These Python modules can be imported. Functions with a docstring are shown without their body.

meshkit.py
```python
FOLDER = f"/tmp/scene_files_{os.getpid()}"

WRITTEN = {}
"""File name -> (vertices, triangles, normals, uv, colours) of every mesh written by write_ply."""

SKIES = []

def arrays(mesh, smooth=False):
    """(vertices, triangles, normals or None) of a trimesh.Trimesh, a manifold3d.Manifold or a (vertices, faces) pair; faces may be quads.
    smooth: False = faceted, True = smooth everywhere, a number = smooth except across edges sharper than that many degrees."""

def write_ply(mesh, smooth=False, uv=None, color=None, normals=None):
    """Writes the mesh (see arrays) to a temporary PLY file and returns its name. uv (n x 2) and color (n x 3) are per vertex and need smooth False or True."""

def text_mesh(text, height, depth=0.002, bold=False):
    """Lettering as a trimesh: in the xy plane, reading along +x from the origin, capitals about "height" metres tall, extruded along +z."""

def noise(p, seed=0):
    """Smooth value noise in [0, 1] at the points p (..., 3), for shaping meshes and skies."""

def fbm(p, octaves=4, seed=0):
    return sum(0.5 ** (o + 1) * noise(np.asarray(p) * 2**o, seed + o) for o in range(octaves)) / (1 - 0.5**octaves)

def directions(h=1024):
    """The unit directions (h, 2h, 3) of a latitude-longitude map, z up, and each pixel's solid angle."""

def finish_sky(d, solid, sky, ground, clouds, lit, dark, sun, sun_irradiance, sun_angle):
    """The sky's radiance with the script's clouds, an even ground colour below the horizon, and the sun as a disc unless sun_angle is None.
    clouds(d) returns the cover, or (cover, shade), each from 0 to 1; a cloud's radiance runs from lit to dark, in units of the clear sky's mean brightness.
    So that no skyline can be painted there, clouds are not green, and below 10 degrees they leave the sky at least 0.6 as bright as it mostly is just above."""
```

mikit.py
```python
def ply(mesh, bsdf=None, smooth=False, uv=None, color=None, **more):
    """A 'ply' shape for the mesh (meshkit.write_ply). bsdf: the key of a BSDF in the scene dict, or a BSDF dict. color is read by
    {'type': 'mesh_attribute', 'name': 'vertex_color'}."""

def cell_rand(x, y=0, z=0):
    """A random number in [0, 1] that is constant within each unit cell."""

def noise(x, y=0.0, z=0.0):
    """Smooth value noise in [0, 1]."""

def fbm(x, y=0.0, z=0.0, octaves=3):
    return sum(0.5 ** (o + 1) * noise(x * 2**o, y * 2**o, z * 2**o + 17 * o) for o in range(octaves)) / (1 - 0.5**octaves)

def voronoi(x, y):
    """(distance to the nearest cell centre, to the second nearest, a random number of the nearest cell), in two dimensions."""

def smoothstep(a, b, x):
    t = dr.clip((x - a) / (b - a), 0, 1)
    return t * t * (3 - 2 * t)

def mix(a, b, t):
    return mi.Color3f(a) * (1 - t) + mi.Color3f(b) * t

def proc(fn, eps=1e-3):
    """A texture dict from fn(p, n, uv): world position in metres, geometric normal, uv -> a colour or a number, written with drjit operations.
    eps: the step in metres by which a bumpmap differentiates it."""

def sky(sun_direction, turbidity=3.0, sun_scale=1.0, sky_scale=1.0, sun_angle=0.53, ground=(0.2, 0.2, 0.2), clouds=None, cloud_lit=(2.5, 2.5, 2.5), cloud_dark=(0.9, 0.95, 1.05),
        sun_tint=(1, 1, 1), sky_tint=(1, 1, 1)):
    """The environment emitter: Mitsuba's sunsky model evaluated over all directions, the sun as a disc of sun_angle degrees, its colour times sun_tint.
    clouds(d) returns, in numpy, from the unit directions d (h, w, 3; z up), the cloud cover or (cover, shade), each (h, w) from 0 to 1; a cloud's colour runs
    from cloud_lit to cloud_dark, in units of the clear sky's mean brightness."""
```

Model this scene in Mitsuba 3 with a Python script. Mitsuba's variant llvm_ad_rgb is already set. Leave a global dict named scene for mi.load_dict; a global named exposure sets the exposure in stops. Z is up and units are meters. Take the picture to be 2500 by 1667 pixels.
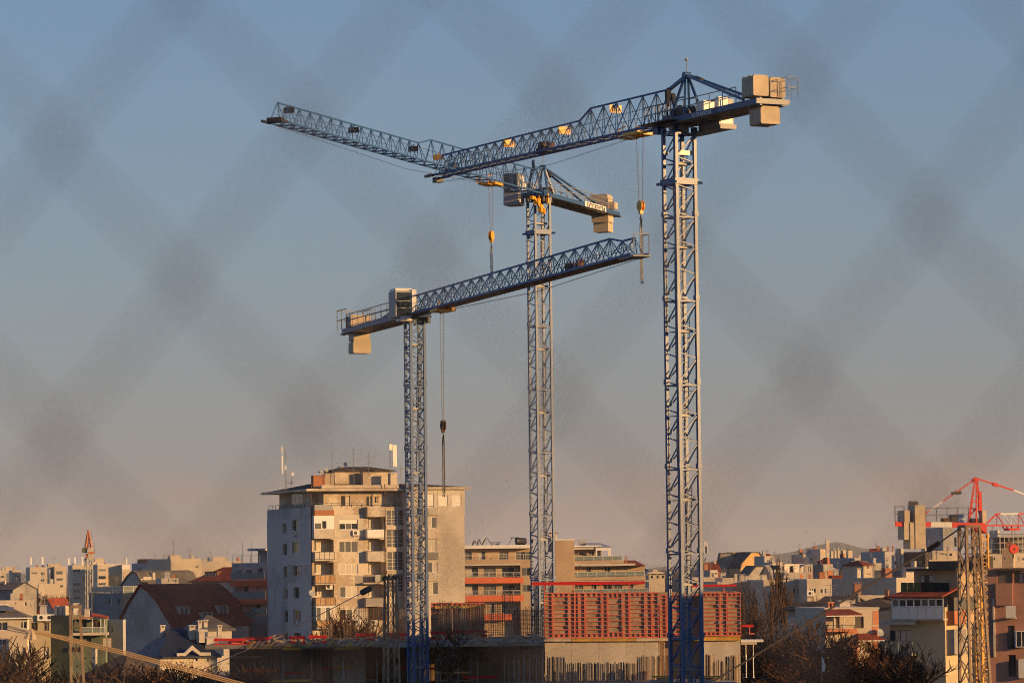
import math, random
import numpy as np, trimesh
import drjit as dr
import mitsuba as mi
import mikit, meshkit
from shapely.geometry import Polygon, box as sbox
from shapely.ops import unary_union

T = mi.ScalarTransform4f
scene, labels = {}, {}
rng = random.Random(7)

# ------------------------------------------------------------------ camera, sky, exposure
EYE = 16.0                      # height of the lens above the building site
FPX, HOR = 8929.0, 1392.0       # focal length and horizon in pixels of the 2500 px wide photograph
_p, _q = math.atan((HOR - 833.5) / FPX), math.radians(0.65)
C_F = np.array([0, math.cos(_p), math.sin(_p)])
C_U = np.cross([1.0, 0, 0], C_F) * math.cos(_q) + np.array([1.0, 0, 0]) * math.sin(_q)
C_R = np.cross(C_F, C_U)
CAM = np.array([0, 0, EYE])
scene['camera'] = {
    'type': 'thinlens', 'fov': math.degrees(2 * math.atan(1250 / FPX)), 'fov_axis': 'x',
    'to_world': T().look_at(origin=CAM.tolist(), target=(CAM + C_F).tolist(), up=C_U.tolist()),
    'aperture_radius': 0.0092, 'focus_distance': 300.0, 'near_clip': 0.05, 'far_clip': 60000.0}
SUN_AZ, SUN_EL = math.radians(63), math.radians(9.5)       # behind the camera to the right, low
SUN = [math.sin(SUN_AZ) * math.cos(SUN_EL), -math.cos(SUN_AZ) * math.cos(SUN_EL), math.sin(SUN_EL)]
exposure = 1.36


def smog(d):
    """A bank of thin evening smog all round the horizon, with some low streaks of cloud."""
    el = np.degrees(np.arcsin(np.clip(d[..., 2], -1, 1)))
    az = np.degrees(np.arctan2(d[..., 0], d[..., 1]))
    bank = 0.93 * np.exp(-(np.maximum(el, 0) / 4.6) ** 1.25)
    n = meshkit.fbm(np.stack([az / 2.2, el * 1.6, az * 0 + 3.0], -1), 4)
    streak = np.clip((n - 0.47) * 3.0, 0, 1) * np.exp(-((el - 1.15) / 0.5) ** 2)
    return np.clip(bank + 0.5 * streak, 0, 1), np.clip(0.5 - 0.9 * streak + 0 * el, 0, 1)


scene['sky'] = mikit.sky(SUN, turbidity=3.0, sun_scale=2.3, sun_tint=(1.06, 1.0, 1.06), sky_tint=(1.04, 1.4, 2.16), ground=(0.12, 0.11, 0.1),
                         clouds=smog, cloud_lit=(1.75, 1.4, 1.25), cloud_dark=(1.3, 1.27, 1.27))


def ray(px, py):
    return C_F + (px - 1250) / FPX * C_R - (py - 833.5) / FPX * C_U


def P(px, py, D):
    """The point seen at a pixel of the photograph, D metres away."""
    v = ray(px, py)
    return CAM + v * (D / v[1])


def PZ(px, py, z):
    v = ray(px, py)
    return CAM + v * ((z - EYE) / v[2])


# ------------------------------------------------------------------ helpers
_used = {}


def numbered(name):
    n = _used.get(name, 0)
    _used[name] = n + 1
    return name if n == 0 else '%s_%03d' % (name, n)


def thing(name, label=None, cat=None, group=None, kind=None):
    k = numbered(name)
    e = {}
    if label: e['label'] = label
    if cat: e['category'] = cat
    if group: e['group'] = group
    if kind: e['kind'] = kind
    labels[k] = e
    return k


def put(name, mesh, mat, parent=None, smooth=False, kind=None, label=None):
    """One entry of the scene: a part of parent, or (without parent) the key given."""
    k = numbered(parent + '__' + name) if parent else name
    m = mesh.mesh() if isinstance(mesh, MB) else mesh
    if m is None: return k
    scene[k] = mikit.ply(m, mat, smooth=smooth)
    if kind or label:
        labels.setdefault(k, {})
        if kind: labels[k]['kind'] = kind
        if label: labels[k]['label'] = label
    return k


def reuse(name, src, parent, to_world):
    k = numbered(parent + '__' + name)
    scene[k] = {**scene[src], 'to_world': to_world}
    return k


BOXF = np.array([[0, 2, 1], [0, 3, 2], [4, 5, 6], [4, 6, 7], [0, 1, 5], [0, 5, 4], [1, 2, 6], [1, 6, 5], [2, 3, 7], [2, 7, 6], [3, 0, 4], [3, 4, 7]])


class Fr:
    """A wall frame: u along the wall (left to right as seen from the camera), n out of it towards the viewer, z up."""

    def __init__(s, o, yaw):
        s.o, s.yaw, a = np.array(o, float), yaw, math.radians(yaw)
        s.u, s.n, s.z = np.array([math.cos(a), math.sin(a), 0]), np.array([math.sin(a), -math.cos(a), 0]), np.array([0, 0, 1.0])

    def pt(s, u, n, z): return s.o + u * s.u + n * s.n + z * s.z

    def uz(s, px, py, n=0.0):
        v = ray(px, py)
        t = np.dot(s.o + n * s.n - CAM, s.n) / np.dot(v, s.n)
        p = CAM + v * t - s.o
        return float(np.dot(p, s.u)), float(p[2])

    def rect(s, x0, y0, x1, y1, n=0.0):
        ym, xm = (y0 + y1) / 2, (x0 + x1) / 2
        return s.uz(x0, ym, n)[0], s.uz(x1, ym, n)[0], s.uz(xm, y1, n)[1], s.uz(xm, y0, n)[1]

    def left(s, u0): return Fr(s.pt(u0, 0, 0), s.yaw - 90)

    def right(s, u1): return Fr(s.pt(u1, 0, 0), s.yaw + 90)

    def mat(s):
        m = np.eye(4)
        m[:3, 0], m[:3, 1], m[:3, 2], m[:3, 3] = s.u, s.z, s.n, s.o
        return m


WORLD = Fr([0, 0, 0], 0)
WORLD.n = np.array([0, 1.0, 0])        # plain x, y, z


class MB:
    """Collects boxes, bars, tubes and prisms into one mesh."""

    def __init__(s, fr=None): s.v, s.f, s.k, s.fr = [], [], 0, fr or WORLD

    def raw(s, v, f):
        s.v.append(np.asarray(v, float)); s.f.append(np.asarray(f, int) + s.k); s.k += len(v)
        return s

    def box(s, u0, u1, n0, n1, z0, z1):
        fr = s.fr
        q = [fr.pt(u, n, z) for z in (z0, z1) for u, n in ((u0, n0), (u1, n0), (u1, n1), (u0, n1))]
        f = BOXF if np.dot(np.cross(fr.u, fr.n), fr.z) > 0 else BOXF[:, ::-1]
        return s.raw(q, f)

    def bar(s, p, q, w, h=None, up=(0, 0, 1)):
        """A rectangular bar between two world points."""
        h = h or w
        p, q = np.asarray(p, float), np.asarray(q, float)
        t = q - p; L = np.linalg.norm(t)
        if L < 1e-6: return s
        t /= L
        a = np.cross(t, up)
        if np.linalg.norm(a) < 1e-3: a = np.cross(t, [1.0, 0.02, 0])
        a /= np.linalg.norm(a); b = np.cross(a, t)
        c = [e + a * x * w / 2 + b * y * h / 2 for e in (p, q) for x, y in ((-1, -1), (1, -1), (1, 1), (-1, 1))]
        f = BOXF if np.dot(np.cross(a, b), t) > 0 else BOXF[:, ::-1]
        return s.raw(c, f)

    def fbar(s, a, b, w, h=None):
        return s.bar(s.fr.pt(*a), s.fr.pt(*b), w, h)

    def tube(s, pts, r, n=6):
        pts = [np.asarray(p, float) for p in pts]
        r = [r] * len(pts) if np.isscalar(r) else r
        v, f = meshkit_tube(np.array(pts), np.array(r), n)
        return s.raw(v, f)

    def ftube(s, pts, r, n=6): return s.tube([s.fr.pt(*p) for p in pts], r, n)

    def prism(s, poly, n0, n1):
        """A polygon in (u, z), from n0 to n1."""
        pg = poly if hasattr(poly, 'geom_type') else Polygon(poly)
        for g in getattr(pg, 'geoms', [pg]):
            if g.area < 1e-9: continue
            m = trimesh.creation.extrude_polygon(g, n1 - n0, engine='earcut')
            v = np.array(m.vertices)
            s.raw(s.fr.o + v[:, :1] * s.fr.u + v[:, 1:2] * s.fr.z + (v[:, 2:] + n0) * s.fr.n, m.faces)
        return s

    def xprism(s, poly, u0, u1):
        """A polygon in (n, z), from u0 to u1."""
        m = trimesh.creation.extrude_polygon(Polygon(poly), u1 - u0, engine='earcut')
        v = np.array(m.vertices)
        return s.raw(s.fr.o + v[:, :1] * s.fr.n + v[:, 1:2] * s.fr.z + (v[:, 2:] + u0) * s.fr.u, m.faces[:, ::1])

    def disc(s, c, axis, r, h, n=16):
        c, a = np.asarray(c, float), np.asarray(axis, float)
        a = a / np.linalg.norm(a)
        return s.tube([c - a * h / 2, c + a * h / 2], r, n)

    def add(s, m):
        return s.raw(np.array(m.vertices), np.array(m.faces))

    def mesh(s):
        if not s.v: return None
        return trimesh.Trimesh(np.vstack(s.v), np.vstack(s.f), process=False)


def meshkit_tube(p, r, n):
    t = np.gradient(p, axis=0)
    t /= np.linalg.norm(t, axis=1, keepdims=True) + 1e-12
    ref = np.array([0, 0, 1.0]) if abs(t[0][2]) < 0.9 else np.array([1.0, 0, 0])
    a = np.cross(t, ref); a /= np.linalg.norm(a, axis=1, keepdims=True) + 1e-12
    b = np.cross(t, a)
    ang = np.arange(n) * 2 * np.pi / n
    v = p[:, None] + r[:, None, None] * (np.cos(ang)[None, :, None] * a[:, None] + np.sin(ang)[None, :, None] * b[:, None])
    i, j = np.meshgrid(np.arange(len(p) - 1), np.arange(n), indexing='ij')
    q = np.stack([i * n + j, i * n + (j + 1) % n, (i + 1) * n + (j + 1) % n, (i + 1) * n + j], -1).reshape(-1, 4)
    m = len(p) * n
    f = np.vstack([q[:, [0, 1, 2]], q[:, [0, 2, 3]]])
    caps = [[m, (k + 1) % n, k] for k in range(n)] + [[m + 1, m - n + k, m - n + (k + 1) % n] for k in range(n)]
    return np.vstack([v.reshape(-1, 3), p[:1], p[-1:]]), np.vstack([f, caps])


# ------------------------------------------------------------------ materials
def mat(name, color, rough=0.6, spec=0.4, metal=0.0, **kw):
    scene[name] = {'type': 'twosided', 'bsdf': {'type': 'principled', 'base_color': color if isinstance(color, dict) else {'type': 'rgb', 'value': list(color)},
                   'roughness': rough, 'specular': spec, 'metallic': metal, **kw}}
    return name


def grainy(a, b, scale, lo=0.35, hi=0.65, streak=1.0, fine=6.0):
    """Two tones of one surface in patches and grain; streak below 1 draws the patches out downwards."""
    a, b = [float(x) for x in a], [float(x) for x in b]

    def fn(p, n, uv):
        h = p.x * 0.8 + p.y * 0.6
        w = p.x * -0.6 + p.y * 0.8
        g = mikit.fbm(h * scale, w * scale, p.z * scale * streak, 3)
        k = mikit.noise(h * scale * fine, w * scale * fine, p.z * scale * fine)
        return mikit.mix(a, b, mikit.smoothstep(lo, hi, g * 0.8 + k * 0.2))
    return mikit.proc(fn)
# materials by surface
mat('blue_paint', (0.03, 0.088, 0.22), 0.4, 0.5, clearcoat=0.08, clearcoat_gloss=0.7)
mat('blue_paint_jib', (0.035, 0.105, 0.27), 0.5, 0.25)
mat('blue_paint_dull', (0.016, 0.055, 0.16), 0.5, 0.5)
mat('dark_steel', (0.03, 0.032, 0.036), 0.5, 0.5)
mat('galvanized', (0.27, 0.275, 0.28), 0.55, 0.4, 0.2)
mat('white_sheet', (0.72, 0.71, 0.68), 0.45, 0.5)
mat('grey_sheet', (0.3, 0.31, 0.32), 0.5, 0.5)
mat('yellow_paint', (0.75, 0.36, 0.02), 0.4, 0.5)
mat('cab_glass', (0.015, 0.02, 0.02), 0.06, 0.7)
mat('rope_steel', (0.06, 0.06, 0.065), 0.5, 0.5)
mat('rust_steel', grainy((0.16, 0.085, 0.045), (0.08, 0.045, 0.03), 3.0), 0.75, 0.3)
mat('counterweight_concrete', grainy((0.58, 0.48, 0.35), (0.49, 0.41, 0.3), 1.2), 0.85, 0.2)
mat('letter_white', (0.75, 0.75, 0.73), 0.6, 0.3)
mat('letter_dark', (0.03, 0.035, 0.05), 0.6, 0.3)


# ------------------------------------------------------------------ tower cranes
class Loc:
    """Crane coordinates: x along the jib, y to its left, z up, from the slewing centre at the level of the jib's bottom chords."""

    def __init__(s, o, ang, sc=1.0):
        s.o, a = np.array(o, float), math.radians(ang)
        s.u, s.n, s.z = sc * np.array([math.cos(a), math.sin(a), 0]), sc * np.array([-math.sin(a), math.cos(a), 0]), sc * np.array([0, 0, 1.0])

    def pt(s, x, y, z): return s.o + x * s.u + y * s.n + z * s.z


def along_px(L, px, z=0.0):
    """How far along the jib a pixel column lies."""
    lo, hi = -40.0, 75.0
    def col(x):
        d = L.pt(x, 0, z) - CAM
        return 1250 + FPX * np.dot(d, C_R) / np.dot(d, C_F)
    s = 1 if col(hi) > col(lo) else -1
    for _ in range(50):
        m = (lo + hi) / 2
        if (col(m) - px) * s < 0: lo = m
        else: hi = m
    return (lo + hi) / 2


def railing(m, pts, h=1.05, step=1.5, r=0.03, rails=(1.0, 0.5)):
    for a, b in zip(pts[:-1], pts[1:]):
        a, b = np.asarray(a, float), np.asarray(b, float)
        n = max(1, int(round(np.linalg.norm(b - a) / step)))
        for i in range(n + 1):
            p = a + (b - a) * i / n
            m.bar(p, p + [0, 0, h], 2 * r)
        for q in rails:
            m.bar(a + [0, 0, h * q], b + [0, 0, h * q], 2 * r)


def mast(k, cx, cy, z0, z1, s, yaw, bay, legw, style, mats, sect, cen=None):
    """A square lattice mast: four legs, braces one by one, section joints, ladders and landings."""
    F = Fr([cx, cy, 0], yaw)
    h = s / 2
    cor = [(-h, h), (h, h), (h, -h), (-h, -h)]            # (u, n): front left, front right, back right, back left
    for u, n in cor:
        m = MB(F); m.box(u - legw / 2, u + legw / 2, n - legw / 2, n + legw / 2, z0, z1)
        put('mast_leg', m, mats[0], k)
    nb = int((z1 - z0) / bay)
    for side in range(4):
        a, b = cor[side], cor[(side + 1) % 4]
        if side in (1, 2): a, b = b, a
        for i in range(nb + 1):
            zt = z1 - i * bay
            zb = zt - bay
            if zb < z0: break
            m1, m2 = MB(F), MB(F)
            w = legw * 0.34
            if style == 'zig':        # a long diagonal and a short sloping strut
                m1.fbar((*a, zb), (*b, zt - 0.2 * bay), w)
                m2.fbar((*b, zt - 0.2 * bay), (*a, zt), w * 0.85)
            else:
                m1.fbar((*a, zb), (*b, zt - 0.5 * bay), w)
                m2.fbar((*b, zt - 0.5 * bay), (*a, zt), w)
            put('mast_brace', m1, mats[0], k); put('mast_brace', m2, mats[0], k)
    lad = MB(F)
    i = 0
    z = z1
    while z > z0:
        joints, land = MB(F), MB(F)
        for u, n in cor:
            joints.box(u - legw * 0.72, u + legw * 0.72, n - legw * 0.72, n + legw * 0.72, z - 0.22, z + 0.12)
        if i % 1 == 0:
            for aa, bb in ((0, 1), (1, 2), (2, 3), (3, 0)):
                joints.fbar((*cor[aa], z - 0.3), (*cor[bb], z - 0.3), legw * 0.45)
            zl = z - sect * 0.42
            land.box(-h * 0.9, h * 0.9, -h * 0.75, h * 0.5, zl, zl + 0.05)
            land.box(-h * 0.9, h * 0.9, h * 0.5, h * 0.53, zl - 0.02, zl + 0.16)
            sx = -0.18 if i % 2 else 0.22
            for dx in (-0.17, 0.17):
                lad.fbar((sx + dx, 0.05, zl - sect), (sx + dx + 0.12, 0.2, zl + 0.9), 0.05)
            q = zl - sect
            while q < zl + 0.8:
                t = (q - zl + sect) / (sect + 0.9)
                lad.fbar((sx - 0.17 + 0.12 * t, 0.05 + 0.15 * t, q), (sx + 0.17 + 0.12 * t, 0.05 + 0.15 * t, q), 0.035)
                q += 0.33
            for rz in (1.2, 1.7, 2.2):
                lad.ftube([(sx - 0.3, 0.1, zl - sect + rz), (sx - 0.25, 0.5, zl - sect + rz), (sx + 0.25, 0.5, zl - sect + rz), (sx + 0.3, 0.1, zl - sect + rz)], 0.018, 4)
        put('mast_joint', joints, mats[0], k); put('landing', land, 'galvanized', k)
        z -= sect; i += 1
    put('ladder', lad, 'galvanized', k)
    c = MB(F)
    cpx = [(-0.25 + 0.03 * math.sin(j * 1.7), -0.28 + 0.03 * math.cos(j * 1.1), z1 - j * 1.5) for j in range(int((z1 - z0) / 1.5) + 1)]
    c.ftube(cpx, 0.06, 6)
    put('power_cable', c, 'dark_steel', k, smooth=True)
    return F


def jib(k, L, length, nodes, w, mats, style):
    """nodes: (x, height of the top chord) at every top node; triangular section, one top chord over two bottom chords."""
    x0, x1 = nodes[0][0], length
    for y in (-w / 2, w / 2):
        m = MB(L); m.fbar((x0 - 0.4, y, 0), (x1, y, 0), 0.12, 0.14); put('jib_chord', m, mats[0], k)
    m = MB(L)
    for (xa, za), (xb, zb) in zip(nodes[:-1], nodes[1:]): m.fbar((xa, 0, za), (xb, 0, zb), 0.11)
    put('jib_chord', m, mats[0], k)
    bot = MB(L)
    for i, (x, z) in enumerate(nodes):
        nx = nodes[i + 1] if i + 1 < len(nodes) else None
        for y in (-w / 2, w / 2):
            m = MB(L); m.fbar((x, 0, z), (x, y, 0), 0.045); put('jib_lattice_bar', m, mats[0], k)
            if nx is None: continue
            xm = (x + nx[0]) / 2
            if style == 'warren':
                m = MB(L); m.fbar((x, 0, z), (xm, y, 0), 0.052); put('jib_lattice_bar', m, mats[0], k)
                m = MB(L); m.fbar((nx[0], 0, nx[1]), (xm, y, 0), 0.052); put('jib_lattice_bar', m, mats[0], k)
            else:
                a, b = ((x, 0, z), (nx[0], y, 0)) if y > 0 else ((nx[0], 0, nx[1]), (x, y, 0))
                m = MB(L); m.fbar(a, b, 0.052); put('jib_lattice_bar', m, mats[0], k)
        bot.fbar((x, -w / 2, 0), (x, w / 2, 0), 0.11)
        if nx is not None: bot.fbar((x, -w / 2, 0), (nx[0], w / 2, 0), 0.08)
    put('jib_floor_bars', bot, mats[0], k)
    ln = MB(L); ln.fbar((x0, 0.12, nodes[0][1] * 0.62), (nodes[-1][0], 0.12, nodes[-1][1] * 0.62), 0.03)
    ln.fbar((x0, -0.12, nodes[0][1] * 0.4), (nodes[-1][0], -0.12, nodes[-1][1] * 0.4), 0.025)
    put('jib_cables', ln, 'rope_steel', k)


def nodes_between(xs, hs, bays):
    """xs: section ends, hs: (height at its start, at its end) of each section, bays: bay length of each."""
    out = []
    for (a, b), (ha, hb), bay in zip(zip(xs[:-1], xs[1:]), hs, bays):
        n = max(1, int(round((b - a) / bay)))
        for i in range(n if b != xs[-1] else n + 1):
            out.append((a + (b - a) * i / n, ha + (hb - ha) * i / n))
    return out


def text_on(text, h, O, ux, uz, depth=0.01):
    m = meshkit.text_mesh(text, h, depth, bold=True)
    v = np.array(m.vertices)
    ux, uz = np.asarray(ux, float), np.asarray(uz, float)
    n = np.cross(ux, uz)
    return trimesh.Trimesh(np.asarray(O) + v[:, :1] * ux + v[:, 1:2] * uz + v[:, 2:] * n, m.faces, process=False), float(v[:, 0].max())


def hook_set(k, L, x, zb, hookmat, w, slingname, slinglabel, zsl, chains=2, hr=0.45):
    """Trolley under the jib, its two falls of rope and the hook block; the sling on the hook is a thing of its own."""
    t = MB(L)
    t.box(x - 1.0, x + 1.0, -w / 2 - 0.12, -w / 2 + 0.1, -0.34, -0.12).box(x - 1.0, x + 1.0, w / 2 - 0.1, w / 2 + 0.12, -0.34, -0.12)
    for q in (-0.9, -0.1, 0.7): t.box(x + q, x + q + 0.16, -w / 2, w / 2, -0.36, -0.2)
    t.box(x + 1.0, x + 2.0, -0.5, 0.5, -0.42, -0.36)
    for a, b in (((x + 1, -0.5, -0.4), (x + 1, -0.5, 0.5)), ((x + 2, -0.5, -0.4), (x + 2, -0.5, 0.3)), ((x + 2, 0.5, -0.4), (x + 2, 0.5, 0.3)), ((x + 1, 0.5, 0.4), (x + 2, 0.5, 0.3)), ((x + 1, -0.5, 0.4), (x + 2, -0.5, 0.3))):
        t.fbar(a, b, 0.07)
    t.disc(L.pt(x - 0.3, 0.0, -0.2), L.n, 0.24, 0.2, 12); t.disc(L.pt(x + 0.4, 0.0, -0.2), L.n, 0.24, 0.2, 12)
    put('trolley', t, 'yellow_paint', k)
    for dx, dz in ((-0.36, 0), (0.36, 0)):
        m = MB(L); m.ftube([(x + dx * 1.3, 0, -0.3), (x + dx * 0.6, 0, zb)], 0.022, 5); put('hoist_rope', m, 'rope_steel', k)
    b = MB(L)
    for y in (-0.1, 0.1):
        b.disc(L.pt(x, y, zb - 0.1), L.n, hr, 0.07, 18)
    b.disc(L.pt(x, 0, zb - 0.1), L.n, hr * 0.55, 0.2, 12)
    b.box(x - 0.12, x + 0.12, -0.12, 0.12, zb - 0.1 - hr - 0.2, zb - 0.1)
    hb = put('hook_block', b, hookmat, k, smooth=40)
    hz = zb - 0.1 - hr - 0.2
    hk = MB(L); hk.ftube([(x, 0, hz), (x, 0, hz - 0.15), (x + 0.12, 0, hz - 0.3), (x + 0.05, 0, hz - 0.45), (x - 0.1, 0, hz - 0.42), (x - 0.14, 0, hz - 0.3)], 0.05, 6)
    put('hook', hk, 'dark_steel', hb)
    s = thing(slingname, slinglabel, 'lifting chain')
    m = MB(L)
    for c in range(chains):
        y = (c - (chains - 1) / 2) * 0.13
        zz = hz - 0.4
        j = 0
        while zz > zsl:
            q = min(zz - zsl, 0.55)
            m.fbar((x + 0.03 * (j % 2), y * min(1, (hz - zz + 0.3) / 1.2), zz), (x + 0.03 * ((j + 1) % 2), y * min(1, (hz - zz + 0.8) / 1.2), zz - q), 0.075, 0.05)
            zz -= q; j += 1
        m.ftube([(x, y, zsl), (x + 0.12, y, zsl - 0.15), (x, y, zsl - 0.28), (x - 0.1, y, zsl - 0.15)], 0.04, 5)
    put(s, m, 'rope_steel')
    return x


def crane(label, piv, tip, ctr, D, mast_par, jib_par, style, group, Lc=None):
    k = thing('tower_crane', label, 'tower crane', group)
    o = P(*piv, D)
    t, e = PZ(*tip, o[2]), PZ(*ctr, o[2])
    a = t - o
    ang = math.degrees(math.atan2(a[1], a[0]))
    L = Loc(o, ang)
    return k, L, float(np.hypot(*a[:2])), float(np.hypot(*(e - o)[:2]))


CR = 'blue tower cranes on the building site'
FPM = lambda D: FPX / D


def counterjib(k, L, Lc, sg, w, mats, deck_rail=True, x_in=1.2):
    for y in (-w / 2, w / 2):
        m = MB(L); m.fbar((x_in, y, -0.05), (-Lc, y, -0.05), 0.16, 0.5); put('counter_jib_beam', m, mats[0], k)
    d = MB(L); d.box(-Lc + 0.3, x_in, -w / 2 - 0.35, w / 2 + 0.35, -0.28, -0.22)
    for i in range(int(Lc / 1.6)):
        d.box(-1.6 * i - 0.1, -1.6 * i, -w / 2 + 0.1, w / 2 - 0.1, -0.3, 0.1)
    put('counter_jib_deck', d, 'dark_steel', k)
    r = MB(L)
    for y in (-w / 2 - 0.3, w / 2 + 0.3):
        railing(r, [L.pt(0.8, y, 0.1), L.pt(-Lc + 2.6, y, 0.1)], 1.05, 1.7, 0.026, (1.0, 0.55))
    put('railing', r, 'galvanized', k)


def slabs(k, L, x0, th, n, ylo, yhi, zlo, zhi, chamfer=0.18, name='counterweight_slab'):
    for i in range(n):
        x = x0 - i * th
        y0, y1 = ylo + 0.01 * (i % 2), yhi - 0.012 * ((i + 1) % 2)
        z0, z1 = zlo + 0.02 * (i % 3), zhi - 0.02 * ((i * 2) % 3)
        c = chamfer
        pg = [(y0 + c * .6, z0), (y1 - c * .6, z0), (y1, z0 + c * .6), (y1, z1 - c), (y1 - c, z1), (y0 + c, z1), (y0, z1 - c), (y0, z0 + c * .6)]
        m = MB(L); m.xprism(pg, x - th + 0.015, x)
        put(name, m, 'counterweight_concrete', k)


def a_frame(k, L, ax, az, w, x_front, z_front, x_tie, z_tie, mats):
    m = MB(L)
    for y in (-w / 2, w / 2):
        m.fbar((ax, y * 0.15, az), (ax - 0.9, y, 0.1), 0.16); m.fbar((ax, y * 0.15, az), (ax + 1.0, y, 0.1), 0.16)
        m.fbar((ax - 0.45, y * 0.55, az * 0.5), (ax + 0.5, y * 0.55, az * 0.5), 0.09)
    m.fbar((ax, 0, az), (x_front, 0, z_front), 0.2)
    m.disc(L.pt(ax, 0, az), L.n, 0.24, 0.5, 12)
    put('tower_head', m, mats[0], k)
    for y in (-w / 2 + 0.15, w / 2 - 0.15):
        b = MB(L); b.fbar((ax - 0.1, y * 0.2, az), (x_tie, y, z_tie), 0.16); put('counter_jib_tie', b, mats[0], k)
    b = MB(L); b.fbar((ax - 1.1, 0, az - 0.28), (ax - 2.0, 0, az - 0.6), 0.3, 0.26); put('tie_coupling', b, 'dark_steel', k)
    b = MB(L); b.ftube([(ax, 0, az), (ax, 0, az + 1.0)], 0.03, 5); b.fbar((ax - 0.18, 0, az + 1.0), (ax + 0.18, 0, az + 1.05), 0.06); b.disc(L.pt(ax, 0, az + 1.1), (0, 0, 1), 0.1, 0.1, 8)
    put('wind_gauge', b, 'galvanized', k)


def slew(k, L, zt, r, F, s):
    m = MB(L); m.disc(L.pt(0, 0, zt * 0.5 - 0.1), (0, 0, 1), r, abs(zt) + 0.05, 24); put('slewing_ring', m, 'grey_sheet', k, smooth=40)
    m = MB(L); m.box(-0.95, 1.3, -0.95, 0.95, -0.26, 0.12); m.box(-0.6, 0.8, -0.75, 0.75, 0.12, 0.45); put('slewing_platform', m, 'blue_paint_dull', k)
    m = MB(L)
    for x, y in ((1.05, 0.75), (1.05, -0.75), (-0.8, 0.8)): m.disc(L.pt(x, y, -0.35), (0, 0, 1), 0.2, 0.7, 10)
    put('slewing_motor', m, 'dark_steel', k, smooth=40)


def winch(k, L, x, z, w):
    m = MB(L); m.disc(L.pt(x, 0, z + 0.45), L.n, 0.42, w * 0.7, 18); put('winch_drum', m, 'rope_steel', k, smooth=40)
    m = MB(L)
    for y in (-w * 0.38, w * 0.38): m.disc(L.pt(x, y, z + 0.45), L.n, 0.55, 0.06, 18)
    m.box(x - 0.5, x + 0.9, w * 0.2, w * 0.45, z, z + 0.5)
    put('winch_frame', m, 'dark_steel', k, smooth=40)


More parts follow.
